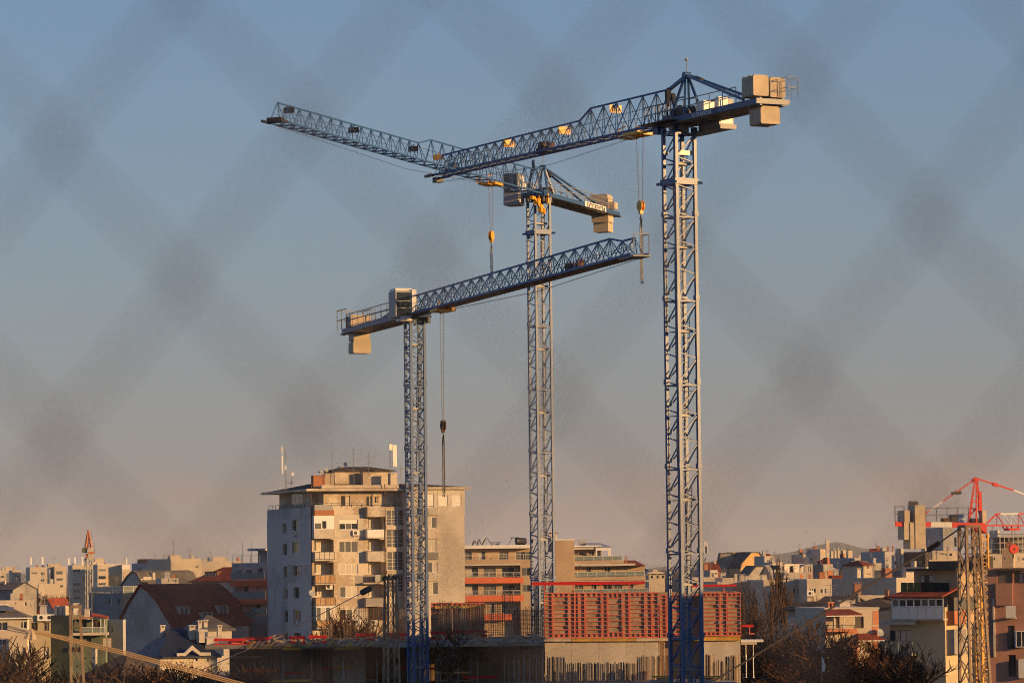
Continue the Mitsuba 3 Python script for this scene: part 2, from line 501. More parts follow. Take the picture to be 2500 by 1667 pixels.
# --- the right-hand, nearest crane
kA, LA, lenA, ctrA = crane('tallest blue tower crane, rightmost of the three, on the nearest and thickest mast', (1657, 298), (1043, 436), (1912, 238), 245, None, None, None, CR)
bm = ['blue_paint']
lenA -= 1.7; ctrA -= 1.8
zA = LA.o[2]
FA = mast(kA, *(P(1657, 320, 245)[:2]), -3.0, zA - 0.55, 1.5, 31, 1.88, 0.22, 'zig', bm, 5.64)
stA = along_px(LA, 1443)
stA2 = along_px(LA, 1417)
nA = nodes_between([1.1, stA, stA2, lenA - 0.9], [(2.35, 2.35), (2.35, 1.68), (1.66, 1.5)], [1.75, 9, 1.45])
jib(kA, LA, lenA, nA, 1.3, ['blue_paint_jib'], 'warren')
a_frame(kA, LA, -1.15, 3.0, 1.5, 1.1, 2.35, -9.4, 0.35, bm)
counterjib(kA, LA, ctrA, 1, 1.7, bm)
slew(kA, LA, -0.55, 0.68, FA, 1.5)
winch(kA, LA, -1.0, 0.0, 1.3)
xw = -ctrA + 1.75
slabs(kA, LA, xw, 0.24, 6, -1.22, -0.04, 0.25, 1.62, 0.13)
slabs(kA, LA, xw, 0.24, 6, 0.04, 1.22, 0.3, 1.72, 0.13)
slabs(kA, LA, xw - 0.1, 0.24, 6, -0.72, 0.74, -1.5, -0.3, 0.14)
m = MB(LA); railing(m, [LA.pt(-ctrA + 0.1, -0.75, 0.2), LA.pt(-ctrA - 0.7, -0.75, 0.2), LA.pt(-ctrA - 0.7, -1.5, 0.2), LA.pt(-ctrA + 0.1, -1.5, 0.2)], 1.3, 0.8, 0.02, (1.0, 0.5)); put('end_railing', m, 'galvanized', kA)
m = MB(LA); m.fbar((-ctrA - 0.05, -1.25, -0.05), (-ctrA - 0.05, 1.25, -0.05), 0.12, 0.34); put('end_beam', m, 'galvanized', kA)
for x, y, ww, dd, hh in ((-2.7, -0.5, 0.5, 0.8, 1.05), (-4.4, -0.6, 0.45, 0.7, 1.15), (-3.5, 0.45, 1.0, 0.5, 0.9)):
    m = MB(LA); m.box(x - ww, x, y - dd / 2, y + dd / 2, -0.1, hh); put('electric_cabinet', m, 'white_sheet', kA)
sg = MB(LA); sg.box(-6.6, -3.1, 0.935, 0.945, -0.26, 0.16); put('sign_board', sg, 'blue_paint_dull', kA)
tm, tw = text_on('БУЛГАРКОМ', 0.3, LA.pt(-3.3, 0.95, -0.2), -LA.u, LA.z)
put('sign_letters', tm, 'letter_white', kA)
# the cab hangs beside the deck, a platform under it
m = MB(LA); m.box(-3.3, 1.6, -2.5, -1.25, -0.72, -0.62); m.box(-3.35, -3.25, -2.5, -1.25, -0.75, -0.45); put('cab_platform', m, 'galvanized', kA)
cb = MB(LA); cb.box(-3.1, -0.4, -2.45, -1.3, -0.6, 1.3); ck = put('cab', cb, 'grey_sheet', kA)
m = MB(LA); m.box(-3.13, -3.1, -2.35, -1.4, -0.38, 0.5); put('back_panel', m, 'white_sheet', ck)
m = MB(LA); m.box(-0.4, -0.37, -2.4, -1.35, -0.5, 1.2); put('front_window', m, 'cab_glass', ck)
m = MB(LA); railing(m, [LA.pt(2.0, 1.5, 0.0), LA.pt(-1.4, 1.5, 0.0)], 1.1, 0.5, 0.03, (1.0, 0.5)); put('platform_railing', m, 'galvanized', kA)
m = MB(LA); m.box(-1.5, 2.6, 0.9, 1.7, -0.1, -0.04); put('side_platform', m, 'dark_steel', kA)
m = MB(LA); m.box(0.9, 1.5, 0.6, 1.1, -0.75, 0.0); put('motor_box', m, 'blue_paint_dull', kA)
m = MB(LA)
for (a, b, ww) in (((1.1, 0.1, 2.4), (0.9, 0.2, 1.2), 0.3), ((0.9, -0.1, 2.0), (0.3, 0.0, 0.6), 0.25), ((1.4, 0.15, 2.3), (1.2, 0.2, 0.4), 0.14)): m.fbar(a, b, ww)
put('jib_head_gear', m, 'dark_steel', kA)
c = MB(FA); hz = zA - 4.1
for u0, u1, n0, n1 in ((-0.95, 0.95, 0.78, 0.92), (-0.95, 0.95, -0.92, -0.78), (-0.92, -0.78, -0.78, 0.78), (0.78, 0.92, -0.78, 0.78)): c.box(u0, u1, n0, n1, hz - 0.2, hz + 0.22)
for su in (-1, 1):
    for sn in (-1, 1): c.fbar((su * 0.9, sn * 0.9, hz - 0.05), (su * 1.12, sn * 1.12, hz - 0.1), 0.16)
put('mast_collar', c, 'blue_paint', kA)
m = MB(FA); m.box(-0.66, 0.66, 0.55, 0.6, zA - 2.3, zA - 1.98); put('mast_sign', m, 'white_sheet', kA)
for px in (1503, 1378, 1243):
    x = along_px(LA, px)
    z = 1.62 if px > 1500 else 0.95
    m = MB(LA); m.box(x - 0.02, x + 0.02, -0.5, 0.45, z, z + 0.55); s0 = put('load_sign', m, 'yellow_paint', kA)
    if px == 1503:
        tm, tw = text_on('10', 0.36, LA.pt(x - 0.03, 0.3, z + 0.1), -LA.n, LA.z); put('numerals', tm, 'letter_dark', s0)
x = along_px(LA, 1335)
m = MB(LA); m.box(x - 0.9, x + 0.9, -0.4, 0.4, 0.02, 0.3); m.disc(LA.pt(x + 0.5, 0, 0.45), LA.n, 0.32, 0.6, 14); m.disc(LA.pt(x - 0.6, 0, 0.4), LA.n, 0.25, 0.4, 12); put('trolley_winch', m, 'rust_steel', kA)
xh = along_px(LA, 1562)
hzA = P(0, 533, LA.pt(xh, 0, 0)[1])[2] - zA
hook_set(kA, LA, xh, hzA + 0.45, 'yellow_paint', 1.3, 'lifting_chain', 'long pair of chains hanging on the hook of the rightmost blue crane', hzA - 4.7, 2, 0.36)
m = MB(LA); m.ftube([(xh - 0.8, 0, -0.3), (lenA * 0.5, 0, -1.0), (lenA - 0.4, 0, -0.5)], 0.018, 4); put('trolley_rope', m, 'rope_steel', kA)
m = MB(LA); m.fbar((lenA - 0.8, -0.75, 0.0), (lenA + 0.5, -0.75, 0), 0.2); m.fbar((lenA - 0.8, 0.75, 0.0), (lenA + 0.5, 0.75, 0), 0.2); m.box(lenA - 0.5, lenA + 0.2, -0.3, 0.3, -0.5, -0.1); put('jib_tip', m, 'dark_steel', kA)

# --- the middle, farthest crane
kB, LB, lenB, ctrB = crane('blue tower crane in the middle, its long jib pointing up to the left', (1316, 476), (649, 291), (1505, 524), 330, None, None, None, CR)
lenB -= 1.5
zB = LB.o[2]
FB = mast(kB, *(P(1316, 600, 330)[:2]), 0.0, zB - 0.3, 1.48, 26.5, 1.9, 0.2, 'zig', bm, 5.7)
s1, s2 = along_px(LB, 1053), along_px(LB, 1022)
nB = nodes_between([1.3, s1, s2, lenB - 0.7], [(2.2, 2.1), (2.1, 1.55), (1.55, 1.48)], [2.5, 9, 2.15])
jib(kB, LB, lenB, nB, 1.35, ['blue_paint_jib'], 'pratt')
a_frame(kB, LB, -1.2, 2.6, 1.5, 1.3, 2.2, -16.0, 0.3, bm)
counterjib(kB, LB, ctrB, 1, 1.7, bm)
slew(kB, LB, -0.3, 0.66, FB, 1.48)
winch(kB, LB, -1.8, 0.0, 1.3)
xw = -ctrB + 2.7
slabs(kB, LB, xw, 0.3, 5, -1.2, 0.6, 0.3, 1.75, 0.12)
slabs(kB, LB, xw - 0.25, 0.34, 3, 0.6, 1.2, 0.3, 1.0, 0.05)
slabs(kB, LB, xw + 0.6, 0.3, 5, -0.85, 0.85, -1.0, -0.3, 0.05)
slabs(kB, LB, xw + 0.4, 0.3, 5, -0.75, 0.75, -1.9, -1.01, 0.05)
m = MB(LB); m.box(-16.4, -10.2, 0.935, 0.955, -0.32, 0.34); s0 = put('sign_board', m, 'letter_white', kB)
tm, tw = text_on('БУЛГАРКОМ', 0.46, LB.pt(-10.6, 0.958, -0.22), -LB.u, LB.z)
v = np.array(tm.vertices); o = LB.pt(-10.6, 0.958, -0.22); q = (v - o) @ (-LB.u); v += np.outer(q * (5.4 / tw - 1), -LB.u); tm.vertices = v
put('sign_letters', tm, 'letter_dark', s0)
m = MB(LB); m.box(0.2, 1.9, -2.75, -1.35, -1.0, 1.9); ck = put('cab', m, 'grey_sheet', kB)
m = MB(LB); m.box(1.9, 1.93, -2.65, -1.45, 0.1, 1.75); put('front_window', m, 'cab_glass', ck)
m = MB(LB); m.box(0.3, 1.3, -1.35, -1.32, -0.7, 1.8); put('door', m, 'white_sheet', ck)
m = MB(LB); m.box(-1.9, -0.7, -1.9, -0.9, 0.0, 1.2); m.box(-0.4, 0.2, -2.2, -1.3, -0.2, 1.1); put('electric_cabinet', m, 'white_sheet', kB)
m = MB(LB)
for (x, y, z, a, b, c) in ((1.7, 0.4, -0.75, 0.7, 0.5, 0.5), (1.2, 0.55, -1.35, 0.6, 0.35, 0.7), (2.3, 0.2, -0.5, 0.9, 0.3, 0.3), (0.9, 0.75, -1.6, 0.3, 0.25, 0.5), (0.35, 0.95, -0.4, 0.3, 0.16, 0.9)):
    m.box(x - a / 2, x + a / 2, y - b / 2, y + b / 2, z - c / 2, z + c / 2)
m.fbar((2.4, 0.3, -0.4), (0.9, 0.7, -1.7), 0.18); m.fbar((1.9, 0.7, -0.3), (1.0, 0.4, -1.6), 0.12)
put('climbing_gear', m, 'yellow_paint', kB)
m = MB(LB); m.fbar((1.3, 0, 2.2), (1.8, 0.1, 2.9), 0.22, 0.4); m.fbar((1.3, 0.2, 2.2), (1.0, 0.7, 0.2), 0.15); m.fbar((1.3, -0.2, 2.2), (1.0, -0.7, 0.2), 0.15); put('jib_head_gear', m, 'blue_paint_dull', kB)
c = MB(FB); hz = P(1316, 568, 330)[2]
for u0, u1, n0, n1 in ((-0.93, 0.93, 0.76, 0.9), (-0.93, 0.93, -0.9, -0.76), (-0.9, -0.76, -0.76, 0.76), (0.76, 0.9, -0.76, 0.76)): c.box(u0, u1, n0, n1, hz - 0.2, hz + 0.2)
for su in (-1, 1):
    for sn in (-1, 1): c.fbar((su * 0.88, sn * 0.88, hz - 0.05), (su * 1.1, sn * 1.1, hz - 0.1), 0.16)
put('mast_collar', c, 'blue_paint', kB)
xh = along_px(LB, 1198)
yh = LB.pt(xh, 0, 0)[1]
hook_set(kB, LB, xh, P(0, 596, yh)[2] - zB + 0.35, 'yellow_paint', 1.35, 'lifting_chain', 'straight chain under the yellow hook block of the middle blue crane', P(0, 690, yh)[2] - zB, 2, 0.42)
for px, z in ((1072, 1.0), (1010, 1.1), (865, 1.25), (707, 1.35)):
    x = along_px(LB, px); m = MB(LB); m.box(x - 0.02, x + 0.02, -0.5, 0.4, z - 0.4, z + 0.05); m.fbar((x, -0.3, z), (x, 0.1, z + 0.2), 0.06); put('load_sign', m, 'yellow_paint' if px > 1060 else 'dark_steel', kB)
m = MB(LB); m.ftube([(xh + 0.8, 0, -0.3), (lenB * 0.55, 0, -0.9), (lenB - 0.4, 0, -0.3)], 0.02, 4); put('trolley_rope', m, 'rope_steel', kB)
m = MB(LB); m.fbar((lenB - 0.9, -0.75, 0), (lenB + 0.5, -0.75, 0), 0.18); m.fbar((lenB - 0.9, 0.75, 0), (lenB + 0.5, 0.75, 0), 0.18); m.box(lenB - 0.6, lenB, -0.6, 0.6, 0.05, 0.3); put('jib_tip', m, 'dark_steel', kB)
x = along_px(LB, 1105); m = MB(LB); m.box(x - 0.9, x + 0.9, -0.45, 0.45, 0.05, 0.35); m.disc(LB.pt(x, 0, 0.4), LB.n, 0.3, 0.6, 12); put('trolley_winch', m, 'dark_steel', kB)

# --- the left-hand, lowest crane
kC, LC, lenC, ctrC = crane('lowest blue tower crane at the left, its jib slanting across the middle mast', (1013, 768), (1580, 615), (838, 810), 262, None, None, None, CR)
SC = 0.92
LC = Loc(LC.o, math.degrees(math.atan2(LC.u[1], LC.u[0])), SC)
lenC, ctrC = (lenC - 1.4) / SC, ctrC / SC
zC = LC.o[2]
FC = mast(kC, *(P(1013, 850, 262)[:2]), -3.0, zC - 0.32, 1.05, 23, 1.15, 0.18, 'x', bm, 4.6)
s1, s2 = along_px(LC, 1490), along_px(LC, 1520)
nC = nodes_between([0.9, s1, s2, lenC - 0.9], [(1.46, 1.5), (1.5, 1.12), (1.12, 1.1)], [2.6, 9, 2.4])
jib(kC, LC, lenC, nC, 1.15, ['blue_paint_jib'], 'warren')
m = MB(LC); m.box(0.5, lenC - 3, -0.5, 0.5, -0.1, -0.05); put('jib_walkway', m, 'dark_steel', kC)
counterjib(kC, LC, ctrC, -1, 1.4, bm)
slew(kC, LC, -0.35, 0.55, FC, 1.14)
winch(kC, LC, -1.6, 0.0, 1.0)
for y in (-0.6, 0.6):
    m = MB(LC); m.fbar((0.9, y * 0.1, 1.46), (-9.5, y, 0.1), 0.12); put('counter_jib_tie', m, 'blue_paint', kC)
xw = -ctrC + 3.8
slabs(kC, LC, xw, 0.33, 5, -0.95, 0.75, 0.2, 1.15, 0.1)
slabs(kC, LC, xw - 0.1, 0.33, 5, -0.7, 0.7, -0.95, -0.32, 0.05)
slabs(kC, LC, xw, 0.33, 5, -0.76, 0.76, -2.0, -0.96, 0.12)
m = MB(LC); railing(m, [LC.pt(-ctrC + 2.8, -1.1, 0.1), LC.pt(-ctrC - 0.3, -1.1, 0.1), LC.pt(-ctrC - 0.3, 1.1, 0.1), LC.pt(-ctrC + 2.8, 1.1, 0.1)], 1.5, 1.2, 0.03, (1.0, 0.5)); put('end_railing', m, 'galvanized', kC)
m = MB(LC); m.box(-0.6, 1.5, -1.95, -0.65, -0.3, 1.75); ck = put('cab', m, 'grey_sheet', kC)
m = MB(LC); m.box(-0.5, 1.3, -1.9, -0.6, 1.75, 1.95); put('roof', m, 'white_sheet', ck)
for z0, z1 in ((0.98, 1.6), (0.42, 0.92), (-0.2, 0.36)):
    m = MB(LC); m.box(1.5, 1.53, -1.85, -0.75, z0, z1); put('window_pane', m, 'cab_glass', ck)
m = MB(LC); m.box(1.2, 1.6, -0.66, -0.3, 0.0, 1.85); put('electric_cabinet', m, 'white_sheet', kC)
m = MB(LC); m.box(0.6, 1.6, -1.7, -0.7, -0.6, -0.45); m.box(1.2, 1.9, -1.5, -0.9, -0.5, -0.3); put('cab_step', m, 'white_sheet', kC)
xh = along_px(LC, 1079)
yh = LC.pt(xh, 0, 0)[1]
hook_set(kC, LC, xh, (P(0, 1058, yh)[2] - zC) / SC + 0.35, 'rust_steel', 1.15, 'lifting_chain', 'thin chain hanging on the hook of the lowest blue crane', (P(0, 1215, yh)[2] - zC) / SC, 2, 0.36)
for px, z in ((1142, 0.85), (1212, 0.95), (1296, 0.9), (1465, 0.75), (1550, 0.7)):
    x = along_px(LC, px); m = MB(LC); m.box(x - 0.5, x + 0.4, -0.34, -0.3, z - 0.25, z); put('load_sign', m, 'white_sheet', kC)
x = along_px(LC, 1402); m = MB(LC); m.box(x - 0.8, x + 0.6, -0.4, 0.4, 0.1, 0.55); m.disc(LC.pt(x + 1.4, 0, 0.35), LC.n, 0.3, 0.5, 12); put('trolley_winch', m, 'rust_steel', kC)
m = MB(LC); m.ftube([(xh + 0.8, 0, -0.3), (lenC * 0.6, 0, -0.7), (lenC - 0.4, 0, -0.3)], 0.02, 4); put('trolley_rope', m, 'rope_steel', kC)
m = MB(LC); railing(m, [LC.pt(lenC - 0.8, 0.5, 0.05), LC.pt(lenC + 0.4, 0.5, 0.05), LC.pt(lenC + 0.4, -0.5, 0.05)], 1.1, 1.2, 0.03, (1.0,)); m.box(lenC - 1.6, lenC + 0.5, -0.6, 0.6, -0.2, -0.1); put('jib_tip', m, 'galvanized', kC)
# ------------------------------------------------------------------ the setting
mat('ground_earth', grainy((0.11, 0.09, 0.065), (0.06, 0.055, 0.04), 0.08), 0.95, 0.1)
mat('hill_forest', grainy((0.05, 0.058, 0.04), (0.036, 0.044, 0.03), 0.004), 0.95, 0.1)
mat('asphalt', (0.05, 0.05, 0.052), 0.9, 0.2)


def ground_z(x, y):
    """Height of the land: the rise the camera stands on, the site, and the town sloping up on the right."""
    r = np.hypot(x, y)
    s = lambda a, b, t: np.clip((t - a) / (b - a), 0, 1) ** 2 * (3 - 2 * np.clip((t - a) / (b - a), 0, 1))
    z = (EYE - 1.5) * (1 - s(4, 75, y)) * (1 - s(60, 400, np.abs(x)))
    z = z - 3.5 * s(330, 520, y) + 0.0 * r
    z = z + s(500, 1500, y) * (16 * s(0, 150, x) - 4 * s(0, 150, -x))
    return z - 2.0 * (1 - s(150, 250, y)) * s(60, 120, y)


ys = np.concatenate([np.linspace(-200, 0, 9), np.linspace(2, 80, 27), np.linspace(90, 700, 40), np.geomspace(720, 26000, 40)])
xs = np.concatenate([-np.geomspace(9000, 80, 26), np.linspace(-70, 70, 29), np.geomspace(80, 9000, 26)])
X, Y = np.meshgrid(xs, ys)
Z = ground_z(X, Y) + 0.15 * (meshkit.fbm(np.stack([X / 9, Y / 9, X * 0], -1), 3) - 0.5) * (Y > 3)
nx, ny = len(xs), len(ys)
i, j = np.meshgrid(np.arange(ny - 1), np.arange(nx - 1), indexing='ij')
q = np.stack([i * nx + j, i * nx + j + 1, (i + 1) * nx + j + 1, (i + 1) * nx + j], -1).reshape(-1, 4)
k = thing('ground', 'earth and grass of the land under the town', None, None, 'structure'); labels[k].pop('label')
put(k, trimesh.Trimesh(np.stack([X, Y, Z], -1).reshape(-1, 3), np.vstack([q[:, [0, 1, 2]], q[:, [0, 2, 3]]]), process=False), 'ground_earth', smooth=True)

# the mountain on the right and the low ridge round the plain
HD = 18000.0
prof = [(-600, 1400), (900, 1396), (1500, 1397), (1560, 1390), (1600, 1384), (1700, 1374), (1760, 1366), (1800, 1361), (1880, 1352), (1920, 1348), (1960, 1340), (1990, 1331), (2020, 1325),
        (2045, 1322), (2060, 1325), (2080, 1333), (2110, 1338), (2150, 1344), (2200, 1352), (2300, 1360), (2420, 1372), (2700, 1380), (3200, 1396)]
hp = [PZ(a, b, 0) if False else P(a, b, HD) for a, b in prof]
hx = np.linspace(hp[0][0], hp[-1][0], 240)
hz = np.interp(hx, [p[0] for p in hp], [p[2] for p in hp])
hz = hz + 9 * (meshkit.fbm(np.stack([hx / 420, hx * 0, hx * 0], -1), 4) - 0.5)
ts = np.linspace(-1, 1, 17)
V = np.array([[x, HD + 2600 * t, -60 + (z + 60) * max(0, 1 - abs(t) ** 1.4) + (0 if t in (0,) else 14 * (float(meshkit.fbm(np.array([x / 600, t * 5, 1.0]), 3)) - 0.5) * (1 - abs(t)))] for t in ts for x, z in zip(hx, hz)])
n2 = len(hx)
i, j = np.meshgrid(np.arange(len(ts) - 1), np.arange(n2 - 1), indexing='ij')
q = np.stack([i * n2 + j, i * n2 + j + 1, (i + 1) * n2 + j + 1, (i + 1) * n2 + j], -1).reshape(-1, 4)
k = thing('hills', None, None, None, 'structure')
put(k, trimesh.Trimesh(V, np.vstack([q[:, [0, 1, 2]], q[:, [0, 2, 3]]]), process=False), 'hill_forest', smooth=True)

# ------------------------------------------------------------------ surfaces of buildings
mat('plaster_tan', grainy((0.4, 0.33, 0.25), (0.58, 0.51, 0.415), 0.6, 0.42, 0.62, 0.5), 0.9, 0.15)
mat('plaster_light', grainy((0.55, 0.5, 0.43), (0.46, 0.42, 0.36), 0.7), 0.88, 0.15)
mat('plaster_grey', grainy((0.45, 0.435, 0.42), (0.33, 0.32, 0.31), 0.45, 0.4, 0.62, 0.45), 0.92, 0.12)
mat('plaster_smooth_grey', grainy((0.48, 0.462, 0.445), (0.44, 0.425, 0.41), 0.3), 0.9, 0.12)
mat('concrete', grainy((0.5, 0.45, 0.38), (0.4, 0.36, 0.31), 0.5, 0.35, 0.65, 0.35), 0.9, 0.15)
mat('panel_beige', grainy((0.55, 0.48, 0.39), (0.46, 0.4, 0.32), 0.3, 0.35, 0.65, 0.5), 0.9, 0.15)
mat('panel_cream', grainy((0.57, 0.49, 0.385), (0.5, 0.43, 0.335), 0.3), 0.9, 0.15)
mat('plaster_ochre', grainy((0.68, 0.44, 0.2), (0.6, 0.38, 0.17), 0.3), 0.9, 0.15)
mat('plaster_peach', grainy((0.6, 0.26, 0.14), (0.52, 0.22, 0.12), 0.4), 0.9, 0.15)
mat('plaster_yellow', grainy((0.5, 0.42, 0.28), (0.43, 0.36, 0.24), 0.4), 0.9, 0.15)
mat('plaster_green', grainy((0.14, 0.17, 0.12), (0.1, 0.12, 0.09), 0.5), 0.9, 0.15)
mat('plaster_pink', grainy((0.42, 0.23, 0.17), (0.34, 0.185, 0.14), 0.4), 0.9, 0.15)
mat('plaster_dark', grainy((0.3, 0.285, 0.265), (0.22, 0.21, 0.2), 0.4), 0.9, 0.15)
mat('cladding_brown', grainy((0.46, 0.34, 0.22), (0.41, 0.3, 0.2), 0.5), 0.8, 0.2)
mat('cladding_coral', (0.66, 0.16, 0.07), 0.6, 0.3)
mat('roof_red', grainy((0.26, 0.06, 0.035), (0.17, 0.045, 0.03), 1.2), 0.85, 0.2)
mat('roof_grey', grainy((0.14, 0.13, 0.12), (0.09, 0.085, 0.08), 0.8), 0.85, 0.2)
mat('roof_blue', (0.018, 0.026, 0.05), 0.5, 0.4)
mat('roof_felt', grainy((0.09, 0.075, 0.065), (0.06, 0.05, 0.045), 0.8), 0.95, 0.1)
mat('brick', (0.36, 0.16, 0.09), 0.9, 0.15)
mat('glass_dark', (0.03, 0.033, 0.036), 0.08, 0.6)
mat('glass_grey', (0.13, 0.13, 0.12), 0.1, 0.6)
mat('glass_curtain', (0.5, 0.45, 0.36), 0.35, 0.5)
mat('glass_amber', (0.42, 0.3, 0.1), 0.3, 0.5)
mat('white_frame', (0.72, 0.7, 0.66), 0.5, 0.4)
mat('brown_frame', (0.13, 0.065, 0.035), 0.6, 0.3)
mat('white_shutter', (0.72, 0.69, 0.63), 0.6, 0.3)
mat('glass_rail', (0.2, 0.24, 0.22), 0.12, 0.6)
mat('green_board', (0.07, 0.11, 0.035), 0.8, 0.2)
mat('dark_cloth', (0.015, 0.025, 0.025), 0.9, 0.1)
mat('rust_sheet', grainy((0.5, 0.34, 0.19), (0.34, 0.2, 0.1), 1.6, 0.35, 0.65, 0.4), 0.8, 0.2)
mat('terracotta', (0.42, 0.16, 0.08), 0.85, 0.2)
BASE = -14.0


def window(k, F, r, cols=2, glass=('glass_dark',), frame='white_frame', rec=0.12, rows=(), shutter=0.0, border=0.06, single=False, sill=False):
    """A window of building k set back in its opening r: frame, and under it each pane (and the shutter)."""
    u0, u1, z0, z1 = r
    u0 += 0.004; u1 -= 0.004; z0 += 0.004; z1 -= 0.004
    m = MB(F); b = border
    a, c = -rec - 0.05, -rec
    m.box(u0, u0 + b, a, c, z0, z1).box(u1 - b, u1, a, c, z0, z1).box(u0 + b, u1 - b, a, c, z0, z0 + b).box(u0 + b, u1 - b, a, c, z1 - b, z1)
    w = (u1 - u0) / cols
    for i in range(1, cols): m.box(u0 + w * i - b * 0.6, u0 + w * i + b * 0.6, a, c - 0.002, z0 + b, z1 - b)
    for h in rows: m.box(u0 + b, u1 - b, a, c - 0.004, z0 + (z1 - z0) * h - b * 0.35, z0 + (z1 - z0) * h + b * 0.35)
    if sill: m.box(u0 - 0.05, u1 + 0.05, -rec, 0.06, z0 - 0.06, z0 - 0.005)
    wk = put('window', m, frame, k)
    if single:
        p = MB(F); p.box(u0 + b * 0.5, u1 - b * 0.5, a - 0.03, a + 0.02, z0 + b * 0.5, z1 - b * 0.5)
        put('pane', p, glass[0], wk)
    else:
        for i in range(cols):
            p = MB(F); p.box(u0 + w * i + b * 0.5, u0 + w * (i + 1) - b * 0.5, a - 0.03, a + 0.02 - 0.002 * (i % 2), z0 + b * 0.5, z1 - b * 0.5)
            put('pane', p, glass[i % len(glass)], wk)
    if shutter > 0:
        p = MB(F); n = max(2, int((z1 - z0) * shutter / 0.12)); h = (z1 - z0) * shutter / n
        for i in range(n): p.box(u0 + b, u1 - b, c, c + 0.03 + 0.004 * (i % 2), z1 - (i + 1) * h + 0.008, z1 - i * h)
        put('shutter', p, 'white_shutter', wk)
    return wk


def holed(rect, holes):
    g = rect if isinstance(rect, Polygon) else sbox(rect[0], rect[2], rect[1], rect[3])
    if holes: g = g.difference(unary_union([sbox(a, c, b, d) for a, b, c, d in holes]))
    return g


def shell(k, F, u0, u1, z0, z1, depth, matn, front=(), left=(), right=(), t=0.28, parapet=0.35, name='wall', roofmat='roof_felt'):
    """Walls with real openings round a solid core. left and right are rects in the frames F.left(u0), F.right(u1)."""
    m = MB(F); m.prism(holed((u0, u1, z0, z1), list(front)), -t, 0)
    m.fr = F.left(u0); m.prism(holed((-depth, -t, z0, z1), list(left)), -t, 0)
    m.fr = F.right(u1); m.prism(holed((t, depth, z0, z1), list(right)), -t, 0)
    m.fr = F; m.box(u0 + t, u1 - t, -depth, -depth + t, z0, z1)
    m.box(u0 + t, u1 - t, -depth + t, -t, z0, z1 - parapet - 0.1)
    w = put(name, m, matn, k)
    r = MB(F); r.box(u0 + t, u1 - t, -depth + t, -t, z1 - parapet - 0.1, z1 - parapet)
    put('roof', r, roofmat, k)
    return w


GL = [('glass_dark',), ('glass_grey',), ('glass_dark', 'glass_curtain'), ('glass_grey', 'glass_dark'), ('glass_curtain',)]


def bld(label, cat, x0, x1, y0, D, yaw, depth, matn, wins=(), lwins=(), roof=(), group=None, frame='white_frame', name='house', base=BASE, rwins=(), ret=False, cap=None, bands=()):
    """A flat-roofed block: its front spans pixels x0 to x1 with the top at y0; windows are pixel boxes (x0, y0, x1, y1, panes)."""
    k = thing(name, label, cat, group)
    F = Fr(P(x0, y0, D), yaw)
    u1, z1 = F.uz(x1, y0)[0], 0.0
    zb = base - F.o[2]
    fr = [(*F.rect(*w[:4]), *w[4:]) for w in wins]
    FL = F.left(0)
    fl = [(*FL.rect(*w[:4]), *w[4:]) for w in lwins]
    FRt = F.right(u1)
    frr = [(*FRt.rect(*w[:4]), *w[4:]) for w in rwins]
    shell(k, F, 0, u1, zb, 0, depth, matn, [w[:4] for w in fr], [w[:4] for w in fl], [w[:4] for w in frr])
    for G, ws in ((F, fr), (FL, fl), (FRt, frr)):
        for i, w in enumerate(ws):
            g = GL[(i * 7 + int(x0)) % len(GL)] if len(w) < 6 else w[5]
            window(k, G, w[:4], w[4], g, frame, rec=0.14, single=(w[4] < 2 or D > 700))
    if cap:
        m = MB(F); m.box(-0.06, u1 + 0.06, -depth - 0.06, 0.06, 0.0, 0.16); put('coping', m, cap, k)
    for (a, b, c, d, mm) in bands:
        r = F.rect(a, b, c, d); m = MB(F); m.box(r[0], r[1], 0.0, 0.05, r[2], r[3]); put('facade_panel', m, mm, k)
    if D > 300 and depth > 2:          # what stands on flat roofs: vents, lift housings, aerials
        r = random.Random(int(x0 * 7 + y0))
        for _ in range(1 + int(u1 > 6) + int(u1 > 14)):
            a, n_, w, h = r.uniform(.5, max(.6, u1 - 1.2)), -r.uniform(.25, .75) * depth, r.uniform(.5, 1.1), r.uniform(.5, 1.2)
            m = MB(F); m.box(a, a + w, n_ - w, n_, -.5, h); m.box(a - .1, a + w + .1, n_ - w - .1, n_ + .1, h + .1, h + .18); m.box(a + .1, a + w - .1, n_ - w + .1, n_ - .1, h, h + .1); put('vent', m, r.choice(('brick', 'concrete', 'plaster_light', 'plaster_grey')), k)
        for _ in range(1 + int(u1 > 9)):
            a, h = r.uniform(.3, max(.4, u1 - .3)), r.uniform(1.6, 3.4); pole(k, F, a, -r.uniform(.2, .6) * depth, -.5, h, ((h - .2, 1.1), (h - .5, .8), (h - .75, .6)), .03 if D < 700 else .05)
    for rb in roof:
        a, b, c, d = rb[:4]
        r = F.rect(a, b, c, d, -depth * 0.4)
        m = MB(F); m.box(r[0], r[1], -depth * 0.4 - max(0.6, (r[1] - r[0]) * 0.6), -depth * 0.4, r[2] - 1.0, r[3])
        put('chimney' if r[1] - r[0] < 1.6 else 'roof_house', m, rb[4] if len(rb) > 4 else matn, k)
    return (k, F, u1) if ret else k


